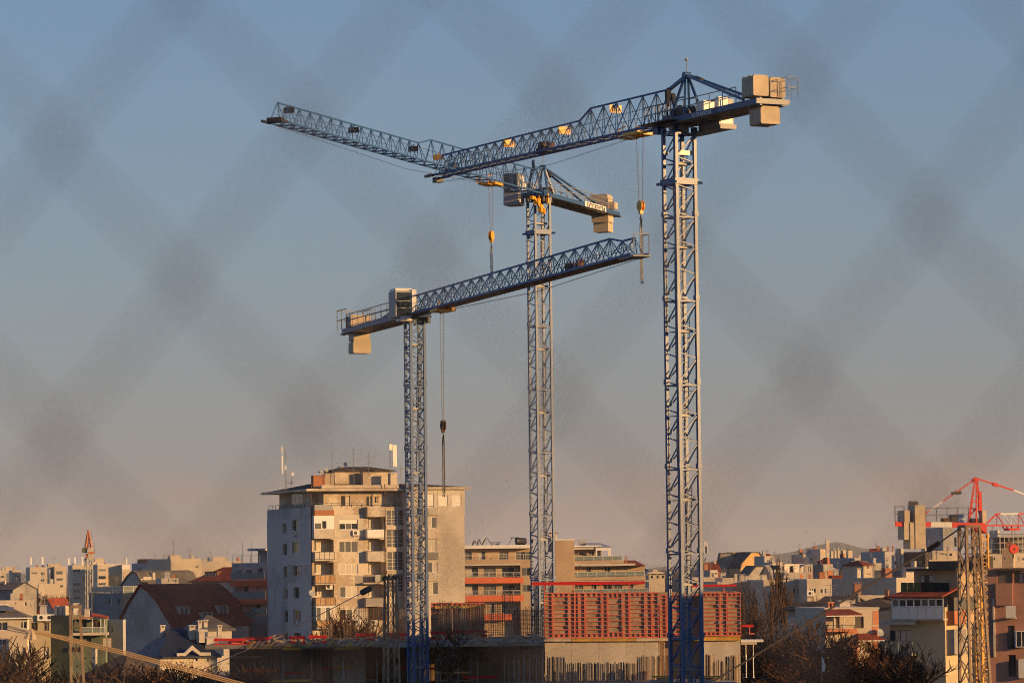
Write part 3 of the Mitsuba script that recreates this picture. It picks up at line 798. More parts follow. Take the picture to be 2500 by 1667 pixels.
def gable_house(label, cat, x0, x1, yeave, D, yaw, depth, ridge_h, wallm, roofm, wins=(), lwins=(), along='u', over=0.35, group=None, name='house', chim=(), ret=False, hip=0.0):
    """A pitched-roof house: eaves at yeave. along 'u': the ridge runs along the front; 'n': the gable faces the camera."""
    k = thing(name, label, cat, group)
    F = Fr(P(x0, yeave, D), yaw)
    u1 = F.uz(x1, yeave)[0]
    zb = BASE - F.o[2]
    fr = [(*F.rect(*w[:4]), *w[4:]) for w in wins]
    FL = F.left(0)
    fl = [(*FL.rect(*w[:4]), *w[4:]) for w in lwins]
    t, h, d = 0.28, ridge_h, depth
    m = MB(F)
    fp = Polygon([(0, zb), (u1, zb), (u1, 0), (u1 / 2, h), (0, 0)]) if along == 'n' else Polygon([(0, zb), (u1, zb), (u1, 0), (0, 0)])
    m.prism(holed(fp, [w[:4] for w in fr]), -t, 0)
    lp = Polygon([(-d, zb), (-t, zb), (-t, 0), (-d / 2, h * (1 - 2 * t / d) if hip == 0 else 0), (-d, 0)]) if along == 'u' else Polygon([(-d, zb), (-t, zb), (-t, 0), (-d, 0)])
    m.fr = FL; m.prism(holed(lp, [w[:4] for w in fl]), -t, 0)
    m.fr = F.right(u1)
    rp = Polygon([(t, zb), (d, zb), (d, 0), (d / 2, h * (1 - 2 * t / d) if hip == 0 else 0), (t, 0)]) if along == 'u' else Polygon([(t, zb), (d, zb), (d, 0), (t, 0)])
    m.prism(rp, -t, 0)
    m.fr = F; m.box(t, u1 - t, -d, -t, zb, -0.05)
    if along == 'n': m.prism([(t, -0.05), (u1 - t, -0.05), (u1 / 2, h - 0.25)], -d, -d + t)
    put('wall', m, wallm, k)
    r = MB(F)
    th = 0.16
    if along == 'u':
        ext = over
        if hip > 0:
            e = hip
            b = [(-ext, ext), (u1 + ext, ext), (u1 + ext, -d - ext), (-ext, -d - ext)]
            zz = -h * ext / (d / 2)
            pts = [F.pt(u, n, zz) for u, n in b] + [F.pt(e, -d / 2, h), F.pt(u1 - e, -d / 2, h)] + [F.pt(u, n, zz - th) for u, n in b]
            r.raw(pts, [[0, 1, 5], [0, 5, 4], [1, 2, 5], [2, 3, 4], [2, 4, 5], [3, 0, 4], [6, 8, 7], [6, 9, 8], [0, 6, 7], [0, 7, 1], [1, 7, 8], [1, 8, 2], [2, 8, 9], [2, 9, 3], [3, 9, 6], [3, 6, 0]])
        else:
            s = h / (d / 2)
            for sg in (1, -1):
                n_e, n_r = (ext, -d / 2) if sg > 0 else (-d - ext, -d / 2)
                r.xprism([(n_e, -s * ext + 0.02), (n_r, h + 0.02), (n_r, h + 0.02 + th), (n_e, -s * ext + 0.02 + th)] if sg > 0 else [(n_r, h + 0.02), (n_e, -s * ext + 0.02), (n_e, -s * ext + 0.02 + th), (n_r, h + 0.02 + th)], -ext, u1 + ext)
    else:
        s = h / (u1 / 2)
        ext = over
        r.prism([(-ext, -s * ext + 0.02), (u1 / 2, h + 0.02), (u1 / 2, h + 0.02 + th * 1.3), (-ext, -s * ext + 0.02 + th * 1.3)], -d - ext, ext)
        r.prism([(u1 / 2, h + 0.02), (u1 + ext, -s * ext + 0.02), (u1 + ext, -s * ext + 0.02 + th * 1.3), (u1 / 2, h + 0.02 + th * 1.3)], -d - ext, ext)
    rk = put('roof', r, roofm, k)
    for G, ws in ((F, fr), (FL, fl)):
        for i, w in enumerate(ws):
            window(k, G, w[:4], w[4], GL[(i * 3 + int(x0)) % len(GL)] if len(w) < 6 else w[5], single=(w[4] < 2 or D > 700))
    for (a, b, c, dd, mm, nn) in chim:
        rr = F.rect(a, b, c, dd, nn)
        cm = MB(F); cm.box(rr[0], rr[1], nn - (rr[1] - rr[0]), nn, rr[2] - 0.8, rr[3]); cm.box(rr[0] - 0.08, rr[1] + 0.08, nn - (rr[1] - rr[0]) - 0.08, nn + 0.08, rr[3] + 0.14, rr[3] + 0.24)
        for uu in (rr[0], rr[1] - 0.1): cm.box(uu, uu + 0.1, nn - (rr[1] - rr[0]), nn, rr[3], rr[3] + 0.14)
        put('chimney', cm, mm, rk)
    return (k, F, u1) if ret else k


def rail(k, F, u0, u1, z0, n, h=1.0, step=1.3, matn='galvanized', wires=3, glass=None, name='railing', back=None):
    """A balcony railing along u at distance n out of the wall; back: how far its two ends return."""
    m = MB(F)
    cnt = max(1, int(round((u1 - u0) / step)))
    for i in range(cnt + 1):
        u = u0 + (u1 - u0) * i / cnt
        m.box(u - 0.025, u + 0.025, n - 0.03, n + 0.02, z0, z0 + h)
    m.box(u0 - 0.025, u1 + 0.025, n - 0.035, n + 0.03, z0 + h, z0 + h + 0.05)
    for i in range(wires):
        z = z0 + h * (i + 0.6) / (wires + 0.4)
        m.box(u0, u1, n - 0.008, n + 0.008, z, z + 0.018)
    if back:
        for u in (u0, u1): m.box(u - 0.02, u + 0.02, n - back, n - 0.04, z0 + h, z0 + h + 0.045)
    rk = put(name, m, matn, k)
    if glass:
        for i in range(cnt):
            p = MB(F); a = u0 + (u1 - u0) * i / cnt
            p.box(a + 0.04, a + (u1 - u0) / cnt - 0.04, n - 0.012, n, z0 + 0.06, z0 + h - 0.02)
            put('glass_panel', p, glass, rk)
    return rk


def aircon(k, F, u, z, n=0.06, w=0.85, h=0.6):
    m = MB(F); m.box(u - w / 2, u + w / 2, n, n + 0.32, z, z + h)
    a = put('air_conditioner', m, 'white_sheet', k)
    m = MB(F); m.disc(F.pt(u - 0.1, n + 0.325, z + h / 2), F.n, 0.23, 0.02, 18); put('fan', m, 'dark_steel', a)
    m = MB(F); m.fbar((u - 0.3, 0, z - 0.25), (u - 0.3, n + 0.3, z - 0.02), 0.05).fbar((u + 0.3, 0, z - 0.25), (u + 0.3, n + 0.3, z - 0.02), 0.05); put('bracket', m, 'dark_steel', a)
    return a


def dish(k, F, u, n, z, r=0.45, face=(0.5, -0.8, 0.35)):
    m = MB(); c = F.pt(u, n, z)
    f = np.array(face) / np.linalg.norm(face)
    m.tube([c - f * 0.1, c - f * 0.05, c + f * 0.02], [0.05, r * 0.75, r], 18)
    m.tube([c - f * 0.1, c - f * 0.15 - [0, 0, 0.2], c - f * 0.15 - [0, 0, 0.9]], 0.035, 6)
    m.tube([c - [0, 0, r], c + f * 0.5], 0.02, 5)
    return put('satellite_dish', m, 'grey_sheet', k, smooth=40)


def antenna_panel(k, F, u, n, z, h=1.9, w=0.35):
    m = MB(F); m.ftube([(u, n, z - 1.0), (u, n, z + h + 0.5)], 0.04, 6); a = put('antenna_mast', m, 'galvanized', k)
    m = MB(F); m.box(u - w / 2, u + w / 2, n + 0.08, n + 0.24, z, z + h); put('antenna_panel', m, 'white_sheet', a)


def pole(k, F, u, n, z0, z1, bars=(), r=0.03, name='aerial'):
    m = MB(F); m.ftube([(u, n, z0), (u, n, z1)], r, 5)
    for z, w in bars: m.ftube([(u - w / 2, n, z), (u + w / 2, n, z)], r * 0.7, 4)
    return put(name, m, 'galvanized', k)


# ------------------------------------------------------------------ the tall apartment block
kH = thing('apartment_block', 'tall worn grey and tan apartment block with stained walls, rooftop antennas and uneven balconies', 'apartment block')
FH = Fr(P(761, 1400, 460), 20)
FHL = FH.left(0)
S5 = lambda x, y: (640 + x * 0.13605, 1190 + y * 0.13605)
S6 = lambda x, y: (640 + x * 0.13605, 1380 + y * 0.13605)
S7 = lambda x, y: (920 + x * 0.15947, 1170 + y * 0.15947)


def R(F, S, x0, y0, x1, y1, n=0.0):
    (a, b), (c, d) = S(x0, y0), S(x1, y1)
    return F.rect(a, b, c, d, n)


zt = FH.uz(850, 1237)[1]
uM, uS = FH.uz(939, 1400)[0], FH.uz(987, 1400)[0]
hb = BASE - FH.o[2]
DEP = 19.8
mid = [R(FH, S5, 1385, 570, 1715, 755), R(FH, S5, 1380, 960, 1712, 1165), R(FH, S5, 1388, 1362, 1722, 1562), R(FH, S6, 1395, 372, 1725, 578), R(FH, S6, 1402, 782, 1732, 985), R(FH, S6, 1410, 1185, 1690, 1395)]
lcol = [R(FH, S5, 935, 930, 1285, 1150), R(FH, S5, 935, 1335, 1285, 1560), R(FH, S6, 945, 345, 1290, 570), R(FH, S6, 950, 1165, 1320, 1400)]
rcol = [R(FH, S5, 1905, 525, 2185, 750), R(FH, S5, 1905, 930, 2200, 1140), R(FH, S5, 1905, 1335, 2200, 1560), R(FH, S6, 1905, 335, 2195, 575), R(FH, S6, 1905, 740, 2195, 985)]
lw = [R(FHL, S5, 372, 640, 442, 825), R(FHL, S5, 545, 580, 668, 800), R(FHL, S5, 378, 1010, 452, 1208), R(FHL, S5, 545, 975, 682, 1175), R(FHL, S5, 388, 1412, 466, 1610), R(FHL, S6, 565, 5, 692, 185),
      R(FHL, S6, 388, 410, 462, 612), R(FHL, S6, 570, 390, 692, 588), R(FHL, S6, 398, 808, 468, 1020), R(FHL, S6, 570, 795, 696, 1012), R(FHL, S6, 400, 1205, 472, 1400), R(FHL, S6, 580, 1205, 706, 1400)]
m = MB(FH)
t = 0.3
m.prism(holed((0, uS, hb, zt), mid + lcol + rcol), -t, 0)
m.fr = FHL; m.prism(holed((-DEP, -t, hb, zt), lw), -t, 0)
m.fr = FH
m.box(t, uS, -DEP, -1.45, hb, zt - 0.4)               # core, behind the loggias
for r in mid + [(0, uS, hb, hb + 0.1)]: m.box(r[0] - 0.2, r[1] + 0.2, -1.45, -t - 0.02, r[2] - 0.1, r[3] + 0.1)
for a, b in zip([0.02] + [x[1] for x in (lcol[0], mid[0])], [lcol[0][0], mid[0][0], rcol[0][0]]): pass
m.box(t, lcol[0][0] - 0.02, -1.45, -t, hb, zt - 0.4); m.box(lcol[0][1] + 0.1, rcol[0][0] - 0.1, -1.45, -t - 0.35, hb, zt - 0.42); m.box(rcol[0][1] + 0.02, uS - 0.01, -1.45, -t, hb, zt - 0.4)
for col in (lcol, rcol):
    zs_ = sorted(col, key=lambda r: r[2])
    edges = [hb] + [v for r in zs_ for v in (r[2], r[3])] + [zt - 0.4]
    for a, b in zip(edges[::2], edges[1::2]): m.box(col[0][0] - 0.02, col[0][1] + 0.1, -1.45, -t, a, b)
put('wall', m, 'plaster_tan', kH)
# grey insulation and old render on the left flank, insulation panels on the front
fl = MB(FHL)
g1 = R(FHL, S5, -30, 575, 868, 1385)
fl.prism(holed((-DEP, 0.0, g1[2], g1[3]), lw), 0.0, 0.06)
g2 = R(FHL, S6, 470, 300, 868, 1700)
fl.prism(holed((g2[0], 0.0, hb, g2[3]), lw), 0.0, 0.06)
put('insulation', fl, 'plaster_smooth_grey', kH)
fl = MB(FHL); fl.prism(holed((-DEP, g2[0], hb, g1[2]), lw), 0.0, 0.03); fl.prism(holed((g2[0], 0, g2[3], g1[2]), lw), 0, 0.03); fl.box(-DEP, 0, 0, 0.03, g1[3], zt + 0.02); put('render_coat', fl, 'plaster_grey', kH)
for (x0, y0, x1, y1) in ((1302, 485, 1812, 912),):
    r = R(FH, S5, x0, y0, x1, y1); p = MB(FH); p.prism(holed(r, mid), 0, 0.06); put('insulation', p, 'plaster_light', kH)
r = R(FH, S5, 860, 470, 905, 1310); p = MB(FH); p.box(-0.06, r[1], 0, 0.06, r[2], r[3]); put('insulation', p, 'plaster_light', kH)
for i, r in enumerate(mid):
    if i == 0: window(kH, FH, r, 3, ('glass_dark', 'glass_grey', 'glass_dark'), shutter=0.42, rec=0.1)
    else: window(kH, FH, r, 3, [('glass_grey', 'glass_grey', 'glass_grey'), ('glass_curtain',), ('glass_grey', 'glass_curtain', 'glass_curtain'), ('glass_dark', 'glass_grey', 'glass_curtain'), ('glass_grey', 'glass_dark')][i - 1], rec=0.1)
for i, r in enumerate(lw):
    window(kH, FHL, r, 1 if i % 2 == 0 else 2, [('glass_grey',), ('glass_dark', 'glass_curtain'), ('glass_dark', 'glass_grey'), ('glass_amber', 'glass_grey'), ('glass_grey',), ('glass_dark', 'glass_grey')][i % 6], 'grey_sheet' if i % 3 else 'white_frame', rec=0.2, sill=True)
for r in lcol[:3] + rcol[:4]:           # doors and windows at the back of the loggias
    B2 = Fr(FH.pt(0, -1.45, 0), FH.yaw)
    w = r[1] - r[0]
    p = MB(B2); p.box(r[0] + 0.1, r[1] - 0.03, 0.0, 0.03, r[2], r[3]); put('loggia_wall', p, 'plaster_light', kH)
    window(kH, B2, (r[0] + w * 0.08, r[0] + w * 0.5, r[2] + 0.1, r[3] - 0.15), 2, ('glass_grey', 'glass_curtain'), rec=-0.09)
window(kH, FH, lcol[3], 4, ('glass_curtain', 'glass_grey', 'glass_grey'), rec=0.1)
window(kH, FH, rcol[4], 3, ('glass_dark',), 'brown_frame', rec=0.1)


def balcony(r, out, parm, hp, name='balcony', slabm='concrete', side=True, frame=False, ribs=0):
    """A balcony with its slab's top at the bottom of r: r gives the span and parapet."""
    u0, u1, z0, z1 = r
    s = MB(FH); s.box(u0, u1, 0.0, out, z0, z0 + 0.16)
    bk = put(name, s, slabm, kH)
    p = MB(FH)
    p.box(u0 + 0.01, u1 - 0.01, out - 0.07, out - 0.02, z0 + 0.16, z1)
    p.box(u0 + 0.01, u0 + 0.06, 0.0, out - 0.07, z0 + 0.16, z1).box(u1 - 0.06, u1 - 0.01, 0.0, out - 0.07, z0 + 0.16, z1)
    for i in range(ribs):
        a = u0 + (u1 - u0) * (i + 0.2) / ribs
        p.box(a, a + (u1 - u0) / ribs * 0.5, out - 0.02, out + 0.015, z0 + 0.18, z1 - 0.03)
    put('parapet', p, parm, bk)
    q = MB(FH); q.box(u0 - 0.02, u1 + 0.02, out - 0.09, out + 0.01, z1, z1 + 0.06)
    if frame:
        n = 4
        for i in range(n + 1): q.box(u0 + (u1 - u0) * i / n - 0.03, u0 + (u1 - u0) * i / n + 0.03, out - 0.02, out + 0.02, z0 + 0.16, z1)
        q.box(u0, u1, out - 0.02, out + 0.02, z0 + 0.17, z0 + 0.24)
    q.box(u0, u0 + 0.05, 0, out - 0.09, z1, z1 + 0.06)
    put('handrail', q, 'dark_steel', bk)
    return bk


OUT = 0.95
rr_ = lambda S, *a: R(FH, S, *a, n=OUT)
balcony(rr_(S5, 945, 1158, 1300, 1312), OUT, 'glass_curtain', 1, frame=True)
balcony(rr_(S6, 955, 180, 1308, 345), OUT, 'rust_sheet', 1, frame=True)
balcony(rr_(S6, 962, 580, 1318, 735), OUT, 'rust_sheet', 1, frame=True)
balcony(rr_(S6, 985, 985, 1325, 1135), OUT, 'rust_sheet', 1, frame=True)
balcony(rr_(S5, 1888, 752, 2188, 912), OUT, 'white_sheet', 1, ribs=22)
balcony(rr_(S5, 1892, 1142, 2196, 1325), OUT, 'plaster_light', 1, ribs=22)
balcony(rr_(S6, 1862, 585, 2170, 735), OUT, 'plaster_dark', 1)
# glazed-in balconies: white panels above, glass below
r = rr_(S5, 932, 512, 1296, 742)
p = MB(FH); p.box(r[0], r[1], 0, OUT - 0.02, r[3] - 0.02, r[3] + 0.08); p.box(r[0], r[0] + 0.05, 0, OUT - 0.05, r[2], r[3] - 0.02)
hole = [rr_(S5, 945, 640, 1060, 735), rr_(S5, 1078, 598, 1152, 732)]
p.prism(holed((r[0], r[1], r[2], r[3] - 0.02), hole), OUT - 0.06, OUT); gb = put('glazed_balcony', p, 'white_sheet', kH)
for i, h in enumerate(hole):
    FO = Fr(FH.pt(0, OUT, 0), FH.yaw)
    q = MB(FO); q.box(h[0] + 0.01, h[1] - 0.01, -0.055, -0.03, h[2] + 0.01, h[3] - 0.01); put('pane', q, 'glass_dark' if i else 'glass_grey', gb)
r = rr_(S5, 932, 742, 1300, 912); p = MB(FH); p.box(r[0], r[1], 0, OUT, r[2], r[3]); put('balcony_front', p, 'plaster_light', kH)
r = rr_(S5, 945, 402, 1292, 505); p = MB(FH); p.box(r[0], r[1], 0, OUT - 0.05, r[2], r[3]); put('terrace_front', p, 'brick', kH)
r = rr_(S5, 945, 305, 1278, 402); p = MB(FH); p.box(r[0], r[1], OUT - 0.1, OUT - 0.06, r[2], r[3]); p.box(r[0], r[0] + 0.04, 0, OUT - 0.1, r[2], r[3]); put('terrace_screen', p, 'galvanized', kH)
r = rr_(S6, 972, 742, 1312, 985)
FO = Fr(FH.pt(0, OUT, 0), FH.yaw)
p = MB(FH); p.box(r[0], r[1], 0, OUT, r[3], r[3] + 0.12); gb = put('glazed_balcony', p, 'white_frame', kH)
window(kH, FO, r, 4, ('glass_grey', 'glass_curtain', 'glass_grey', 'glass_curtain'), rec=0.0)
p = MB(FH); p.box(r[0], r[0] + 0.06, 0, OUT - 0.1, r[2], r[3]); put('side_panel', p, 'grey_sheet', kH)
# right column: solid top front, thin railing with a green box
r = rr_(S5, 1890, 342, 2205, 522); p = MB(FH); p.box(r[0], r[1], 0, OUT, r[2], r[3]); put('terrace_front', p, 'plaster_tan', kH)
r = rr_(S6, 1822, 168, 2192, 330); p = MB(FH); p.box(r[0], r[1], 0, OUT, r[2], r[2] + 0.18); bk = put('balcony', p, 'concrete', kH)
p = MB(FH)
for i in range(23): a = r[0] + (r[1] - r[0]) * i / 22; p.box(a - 0.012, a + 0.012, OUT - 0.05, OUT - 0.02, r[2] + 0.18, r[3])
p.box(r[0], r[1], OUT - 0.06, OUT - 0.01, r[3], r[3] + 0.04); put('railing', p, 'rust_steel', bk)
g = rr_(S6, 2110, 165, 2192, 285); p = MB(FH); p.box(g[0], g[1], OUT + 0.01, OUT + 0.5, g[2], g[3]); put('storage_box', p, 'green_board', kH)
g = rr_(S6, 2010, 165, 2105, 285); p = MB(FH); p.box(g[0], g[1], OUT + 0.01, OUT + 0.42, g[2], g[3]); put('storage_box', p, 'grey_sheet', kH)
tr = rr_(S6, 1830, 725, 2160, 1200); p = MB(FH)
for i in range(10):
    a = tr[0] + (tr[1] - tr[0]) * i / 9; p.box(a - 0.015, a + 0.015, OUT - 0.03, OUT, tr[2], tr[3])
for i in range(14):
    a = tr[2] + (tr[3] - tr[2]) * i / 13; p.box(tr[0], tr[1], OUT, OUT + 0.02, a, a + 0.025)
put('trellis', p, 'rust_steel', kH)
aircon(kH, FH, R(FH, S5, 1605, 760, 1712, 850)[0] + 0.5, R(FH, S5, 1605, 760, 1712, 855)[2], 0.08)
aircon(kH, FH, R(FH, S6, 1612, 985, 1725, 1050)[0] + 0.6, R(FH, S6, 1612, 985, 1725, 1052)[2])
aircon(kH, FH, R(FH, S6, 1140, 340, 1228, 420)[0] + 0.5, R(FH, S6, 1140, 340, 1228, 425)[2], -0.4)
aircon(kH, FH, R(FH, S6, 1925, 990, 2010, 1060)[0] + 0.5, R(FH, S6, 1925, 990, 2010, 1060)[2], 0.06)
for S, x, y in ((S5, 620, 850), (S6, 655, 1060)): rq = R(FHL, S, x - 40, y - 60, x + 40, y); aircon(kH, FHL, (rq[0] + rq[1]) / 2, rq[2], 0.1, 0.8, 0.55)
dish(kH, FH, R(FH, S6, 890, 470, 930, 550, OUT)[0], OUT + 0.1, R(FH, S6, 890, 470, 930, 550, OUT)[2] + 0.4, 0.42)
for uu in (-0.02, rcol[0][1] + 0.12):
    p = MB(FH); p.ftube([(uu, 0.1, hb), (uu, 0.1, zt + 2.9)], 0.06, 6); put('downpipe', p, 'rust_steel', kH)
# stair tower glazing
zr = []
for (y0, y1) in ((460, 706), (755, 1040), (1100, 1386), (1440, 1720)):
    r = R(FH, S7, 138 + (y0 - 460) * 0.02, y0, 402, y1); zr.append(r)
    FO = Fr(FH.pt(0, 0.08, 0), FH.yaw); window(kH, FO, r, 3, ('glass_grey', 'glass_grey', 'glass_dark'), rec=-0.0, rows=(0.6, 0.42, 0.22), border=0.05)
    p = MB(FH); p.box(r[0] - 0.05, r[1] + 0.1, 0.0, 0.2, r[2] - 0.5, r[2] - 0.03); put('stair_band', p, 'plaster_tan', kH)
# right wing, standing forward
WN = 1.35
FW = Fr(FH.pt(0, WN, 0), FH.yaw)
uW0, uW1 = FW.uz(994, 1400)[0], FW.uz(1135, 1400)[0]
zw = FW.uz(1100, 1194)[1]
wins = [R(FW, S7, 700, 228, 872, 425), R(FW, S7, 940, 240, 1085, 402), R(FW, S7, 1150, 240, 1292, 405), R(FW, S7, 640, 575, 912, 748), R(FW, S7, 640, 910, 912, 1110), R(FW, S7, 640, 1265, 930, 1428), R(FW, S7, 640, 1570, 935, 1760)]
m = MB(FW); m.prism(holed((uW0, uW1, hb, zw), wins), -t, 0); m.box(uW0, uW1, -DEP - 2, -t - 0.001, hb, zw - 0.3); put('wing_wall', m, 'concrete', kH)
r = R(FW, S7, 930, 165, 1345, 540); p = MB(FW); p.prism(holed(r, wins), 0, 0.05); put('insulation', p, 'plaster_light', kH)
r = R(FW, S7, 640, 130, 925, 520); p = MB(FW); p.prism(holed(r, wins), 0, 0.05); put('insulation', p, 'plaster_light', kH)
for i, w in enumerate(wins):
    if i in (1, 2): window(kH, FW, w, 2, ('glass_grey',), rec=0.08, shutter=0.97)
    elif i == 0: window(kH, FW, w, 2, ('glass_grey',), rec=0.08, shutter=0.9)
    else: window(kH, FW, w, 4, [('glass_curtain', 'glass_grey'), ('glass_curtain',), ('glass_grey', 'glass_curtain')][i % 3], rec=0.1)
for (y0, y1, mm) in ((750, 905, 'plaster_tan'), (1112, 1222, 'plaster_dark'), (1430, 1560, 'concrete'), (430, 545, 'concrete')):
    r = R(FW, S7, 640, y0, 932, y1); p = MB(FW); p.box(r[0], r[1], 0, 0.3, r[2], r[3]); put('balcony_front', p, mm, kH)
# set-back top floor, eaves, roof and roof house
ze = FH.uz(850, 1198)[1]
lt = [R(FH, S5, 1415, 145, 1575, 330, -1.3), R(FH, S5, 1870, 155, 1975, 330, -1.3), R(FH, S5, 2020, 160, 2085, 270, -1.3)]
m = MB(FH); u0p = R(FH, S5, 1100, 50, 1200, 330, -1.3)[0]
m.prism(holed((u0p, uS, zt - 0.4, ze), lt), -1.6, -1.3); m.box(u0p, uS, -DEP + 1, -1.75, zt - 0.4, ze); m.box(1.2, u0p, -DEP + 1.5, -4.0, zt - 0.4, ze)
put('top_floor_wall', m, 'plaster_tan', kH)
FT = Fr(FH.pt(0, -1.3, 0), FH.yaw)
for w in lt: window(kH, FT, w, 2, ('glass_dark', 'glass_curtain'), 'brown_frame', rec=0.1)
FTL = Fr(FH.pt(1.2, 0, 0), FH.yaw - 90)
r = R(FTL, S5, 540, 85, 735, 325)
window(kH, Fr(FTL.pt(0, 0.06, 0), FTL.yaw), r, 3, ('glass_grey',), rec=0.0, rows=(0.6,), border=0.05)
rail(kH, FH, 0.1, uS - 0.2, zt - 0.05, -0.15, 0.55, 1.4, 'dark_steel', 1, name='terrace_railing')
rail(kH, FHL, -DEP + 0.2, -0.2, zt - 0.05, -0.15, 0.55, 1.6, 'dark_steel', 1, name='terrace_railing')
m = MB(FH); m.box(-0.7, uS + 0.4, -DEP - 0.6, 0.35, ze, ze + 0.28); m.box(uS + 0.4, uW1 + 0.7, -DEP - 2.5, WN + 0.5, zw, zw + 0.28); put('eaves', m, 'plaster_tan', kH)
m = MB(FH)
def hiproof(m, F, u0, u1, n0, n1, z0, zr_, e):
    b = [(u0, n1), (u1, n1), (u1, n0), (u0, n0)]
    nm = (n0 + n1) / 2
    m.raw([F.pt(u, n, z0) for u, n in b] + [F.pt(u0 + e, nm, zr_), F.pt(u1 - e, nm, zr_)], [[0, 1, 5], [0, 5, 4], [1, 2, 5], [2, 3, 4], [2, 4, 5], [3, 0, 4], [0, 2, 1], [0, 3, 2]])
hiproof(m, FH, -0.2, uS, -DEP - 0.2, 0.15, ze + 0.29, ze + 1.5, 5.0); hiproof(m, FH, uS, uW1 + 0.4, -DEP - 2.2, WN + 0.3, zw + 0.29, zw + 1.0, 3.0)
put('roof', m, 'roof_felt', kH)
m = MB(FH); m.box(1.5, uS - 0.5, -0.9, -0.3, ze + 0.3, ze + 0.75); put('roof_upstand', m, 'panel_beige', kH)
r = FH.rect(817, 1150, 955, 1166, -6.0); m = MB(FH); m.box(r[0], r[1], -11, -6.0, ze, r[3]); rh = put('roof_house', m, 'plaster_tan', kH)
m = MB(FH); m.box(r[0] - 0.5, r[1] + 0.5, -11.5, -5.4, r[3], r[3] + 0.12); hiproof(m, FH, r[0] - 0.3, r[1] + 0.3, -11.3, -5.6, r[3] + 0.121, r[3] + 0.65, 2.5); put('roof', m, 'roof_felt', rh)
for (a, b, c, d, nn) in ((765, 1162, 794, 1177, -3), (793, 1157, 815, 1172, -4.5), (886, 1154, 906, 1170, -4.5), (830, 1141, 845, 1150, -8), (953, 1156, 970, 1170, -3.5)):
    r = FH.rect(a, b, c, d, nn); m = MB(FH); m.box(r[0], r[1], nn - 1.0, nn, r[2] - 0.8, r[3]); m.box(r[0] - 0.06, r[1] + 0.06, nn - 1.06, nn + 0.06, r[3] + 0.02, r[3] + 0.1); put('chimney', m, 'brick' if a < 790 else 'plaster_tan', kH)
for (x, y, nn) in ((786, 1153, -3.5), (797, 1147, -4), (843, 1133, -8)): uu, zz = FH.uz(x, y, nn); dish(kH, FH, uu, nn, zz, 0.28)
for (x, ya, yb, bars) in ((811, 1186, 1086, ()), (864, 1184, 1092, ()), (900, 1154, 1104, ((0.25, 1.6), (0.5, 1.0))), (978, 1160, 1133, ((0.4, 0.7),))):
    u0, z0 = FH.uz(x, ya, -2.0); u1, z1 = FH.uz(x, yb, -2.0); pole(kH, FH, u0, -2.0, z0 - 0.4, z1, [(z0 + (z1 - z0) * (1 - a), w) for a, w in bars], 0.035)
u0, z0 = FH.uz(698, 1186, -6); z1 = FH.uz(698, 1096, -6)[1]
pole(kH, FH, u0, -6, z0 - 1, z1, (), 0.06, 'antenna_mast')
for (a, b, c, d) in ((686, 1090, 689, 1105), (686.5, 1112, 690, 1156), (694, 1136, 698, 1146), (711, 1153, 716, 1161)):
    r = FH.rect(a, b, c, d, -5.8); m = MB(FH); m.box(r[0], r[1], -5.8, -5.6, r[2], r[3]); put('antenna_panel', m, 'white_sheet', kH)
m = MB(FH)
for (a, b, c, d) in ((688, 1092, 698, 1101), (690, 1158, 698, 1164), (698, 1152, 712, 1150), (698, 1180, 716, 1178), (712, 1150, 712, 1184)):
    p, q = FH.uz(a, b, -5.9), FH.uz(c, d, -5.9); m.fbar((p[0], -5.9, p[1]), (q[0], -5.9, q[1]), 0.07)
put('antenna_frame', m, 'galvanized', kH)
u0, z0 = FH.uz(953, 1172, -3); z1 = FH.uz(953, 1078, -3)[1]; pole(kH, FH, u0, -3, z0 - 0.6, z1, (), 0.06, 'antenna_mast')
for (a, b, c, d) in ((949, 1084, 957, 1099), (958, 1086, 968, 1139)):
    r = FH.rect(a, b, c, d, -2.9); m = MB(FH); m.box(r[0], r[1], -2.9, -2.7, r[2], r[3]); put('antenna_panel', m, 'white_sheet', kH)
# ------------------------------------------------------------------ the building site
mat('red_steel', (0.6, 0.15, 0.095), 0.55, 0.35)
mat('red_board', (0.5, 0.02, 0.018), 0.6, 0.3)
mat('plywood', grainy((0.36, 0.28, 0.2), (0.25, 0.19, 0.14), 2.2, 0.35, 0.65), 0.85, 0.2)
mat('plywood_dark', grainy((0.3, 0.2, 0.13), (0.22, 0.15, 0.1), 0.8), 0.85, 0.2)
mat('timber_yellow', grainy((0.55, 0.33, 0.07), (0.45, 0.26, 0.06), 1.5), 0.8, 0.2)
mat('timber_pale', grainy((0.55, 0.45, 0.32), (0.45, 0.36, 0.26), 1.5), 0.8, 0.2)
mat('rebar_rust', grainy((0.17, 0.1, 0.06), (0.1, 0.06, 0.045), 1.5), 0.85, 0.2)
mat('rebar_grey', (0.2, 0.17, 0.14), 0.8, 0.3)
mat('wall_concrete', grainy((0.52, 0.47, 0.4), (0.43, 0.39, 0.33), 0.7, 0.35, 0.65, 0.3), 0.9, 0.15)
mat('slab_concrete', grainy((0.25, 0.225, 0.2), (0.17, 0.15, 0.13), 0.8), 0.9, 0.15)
FS = Fr(P(1327, 1557, 275), 0)
zs = lambda y, D=275.0: EYE + (HOR - y) * D / FPX - FS.o[2]
S3 = lambda v: 1040 + v * 0.2551
SLAB = FS.o[2] - 0.08              # level of the slab being built
U = lambda px, n=0.0: FS.uz(px, 1557, n)[0]


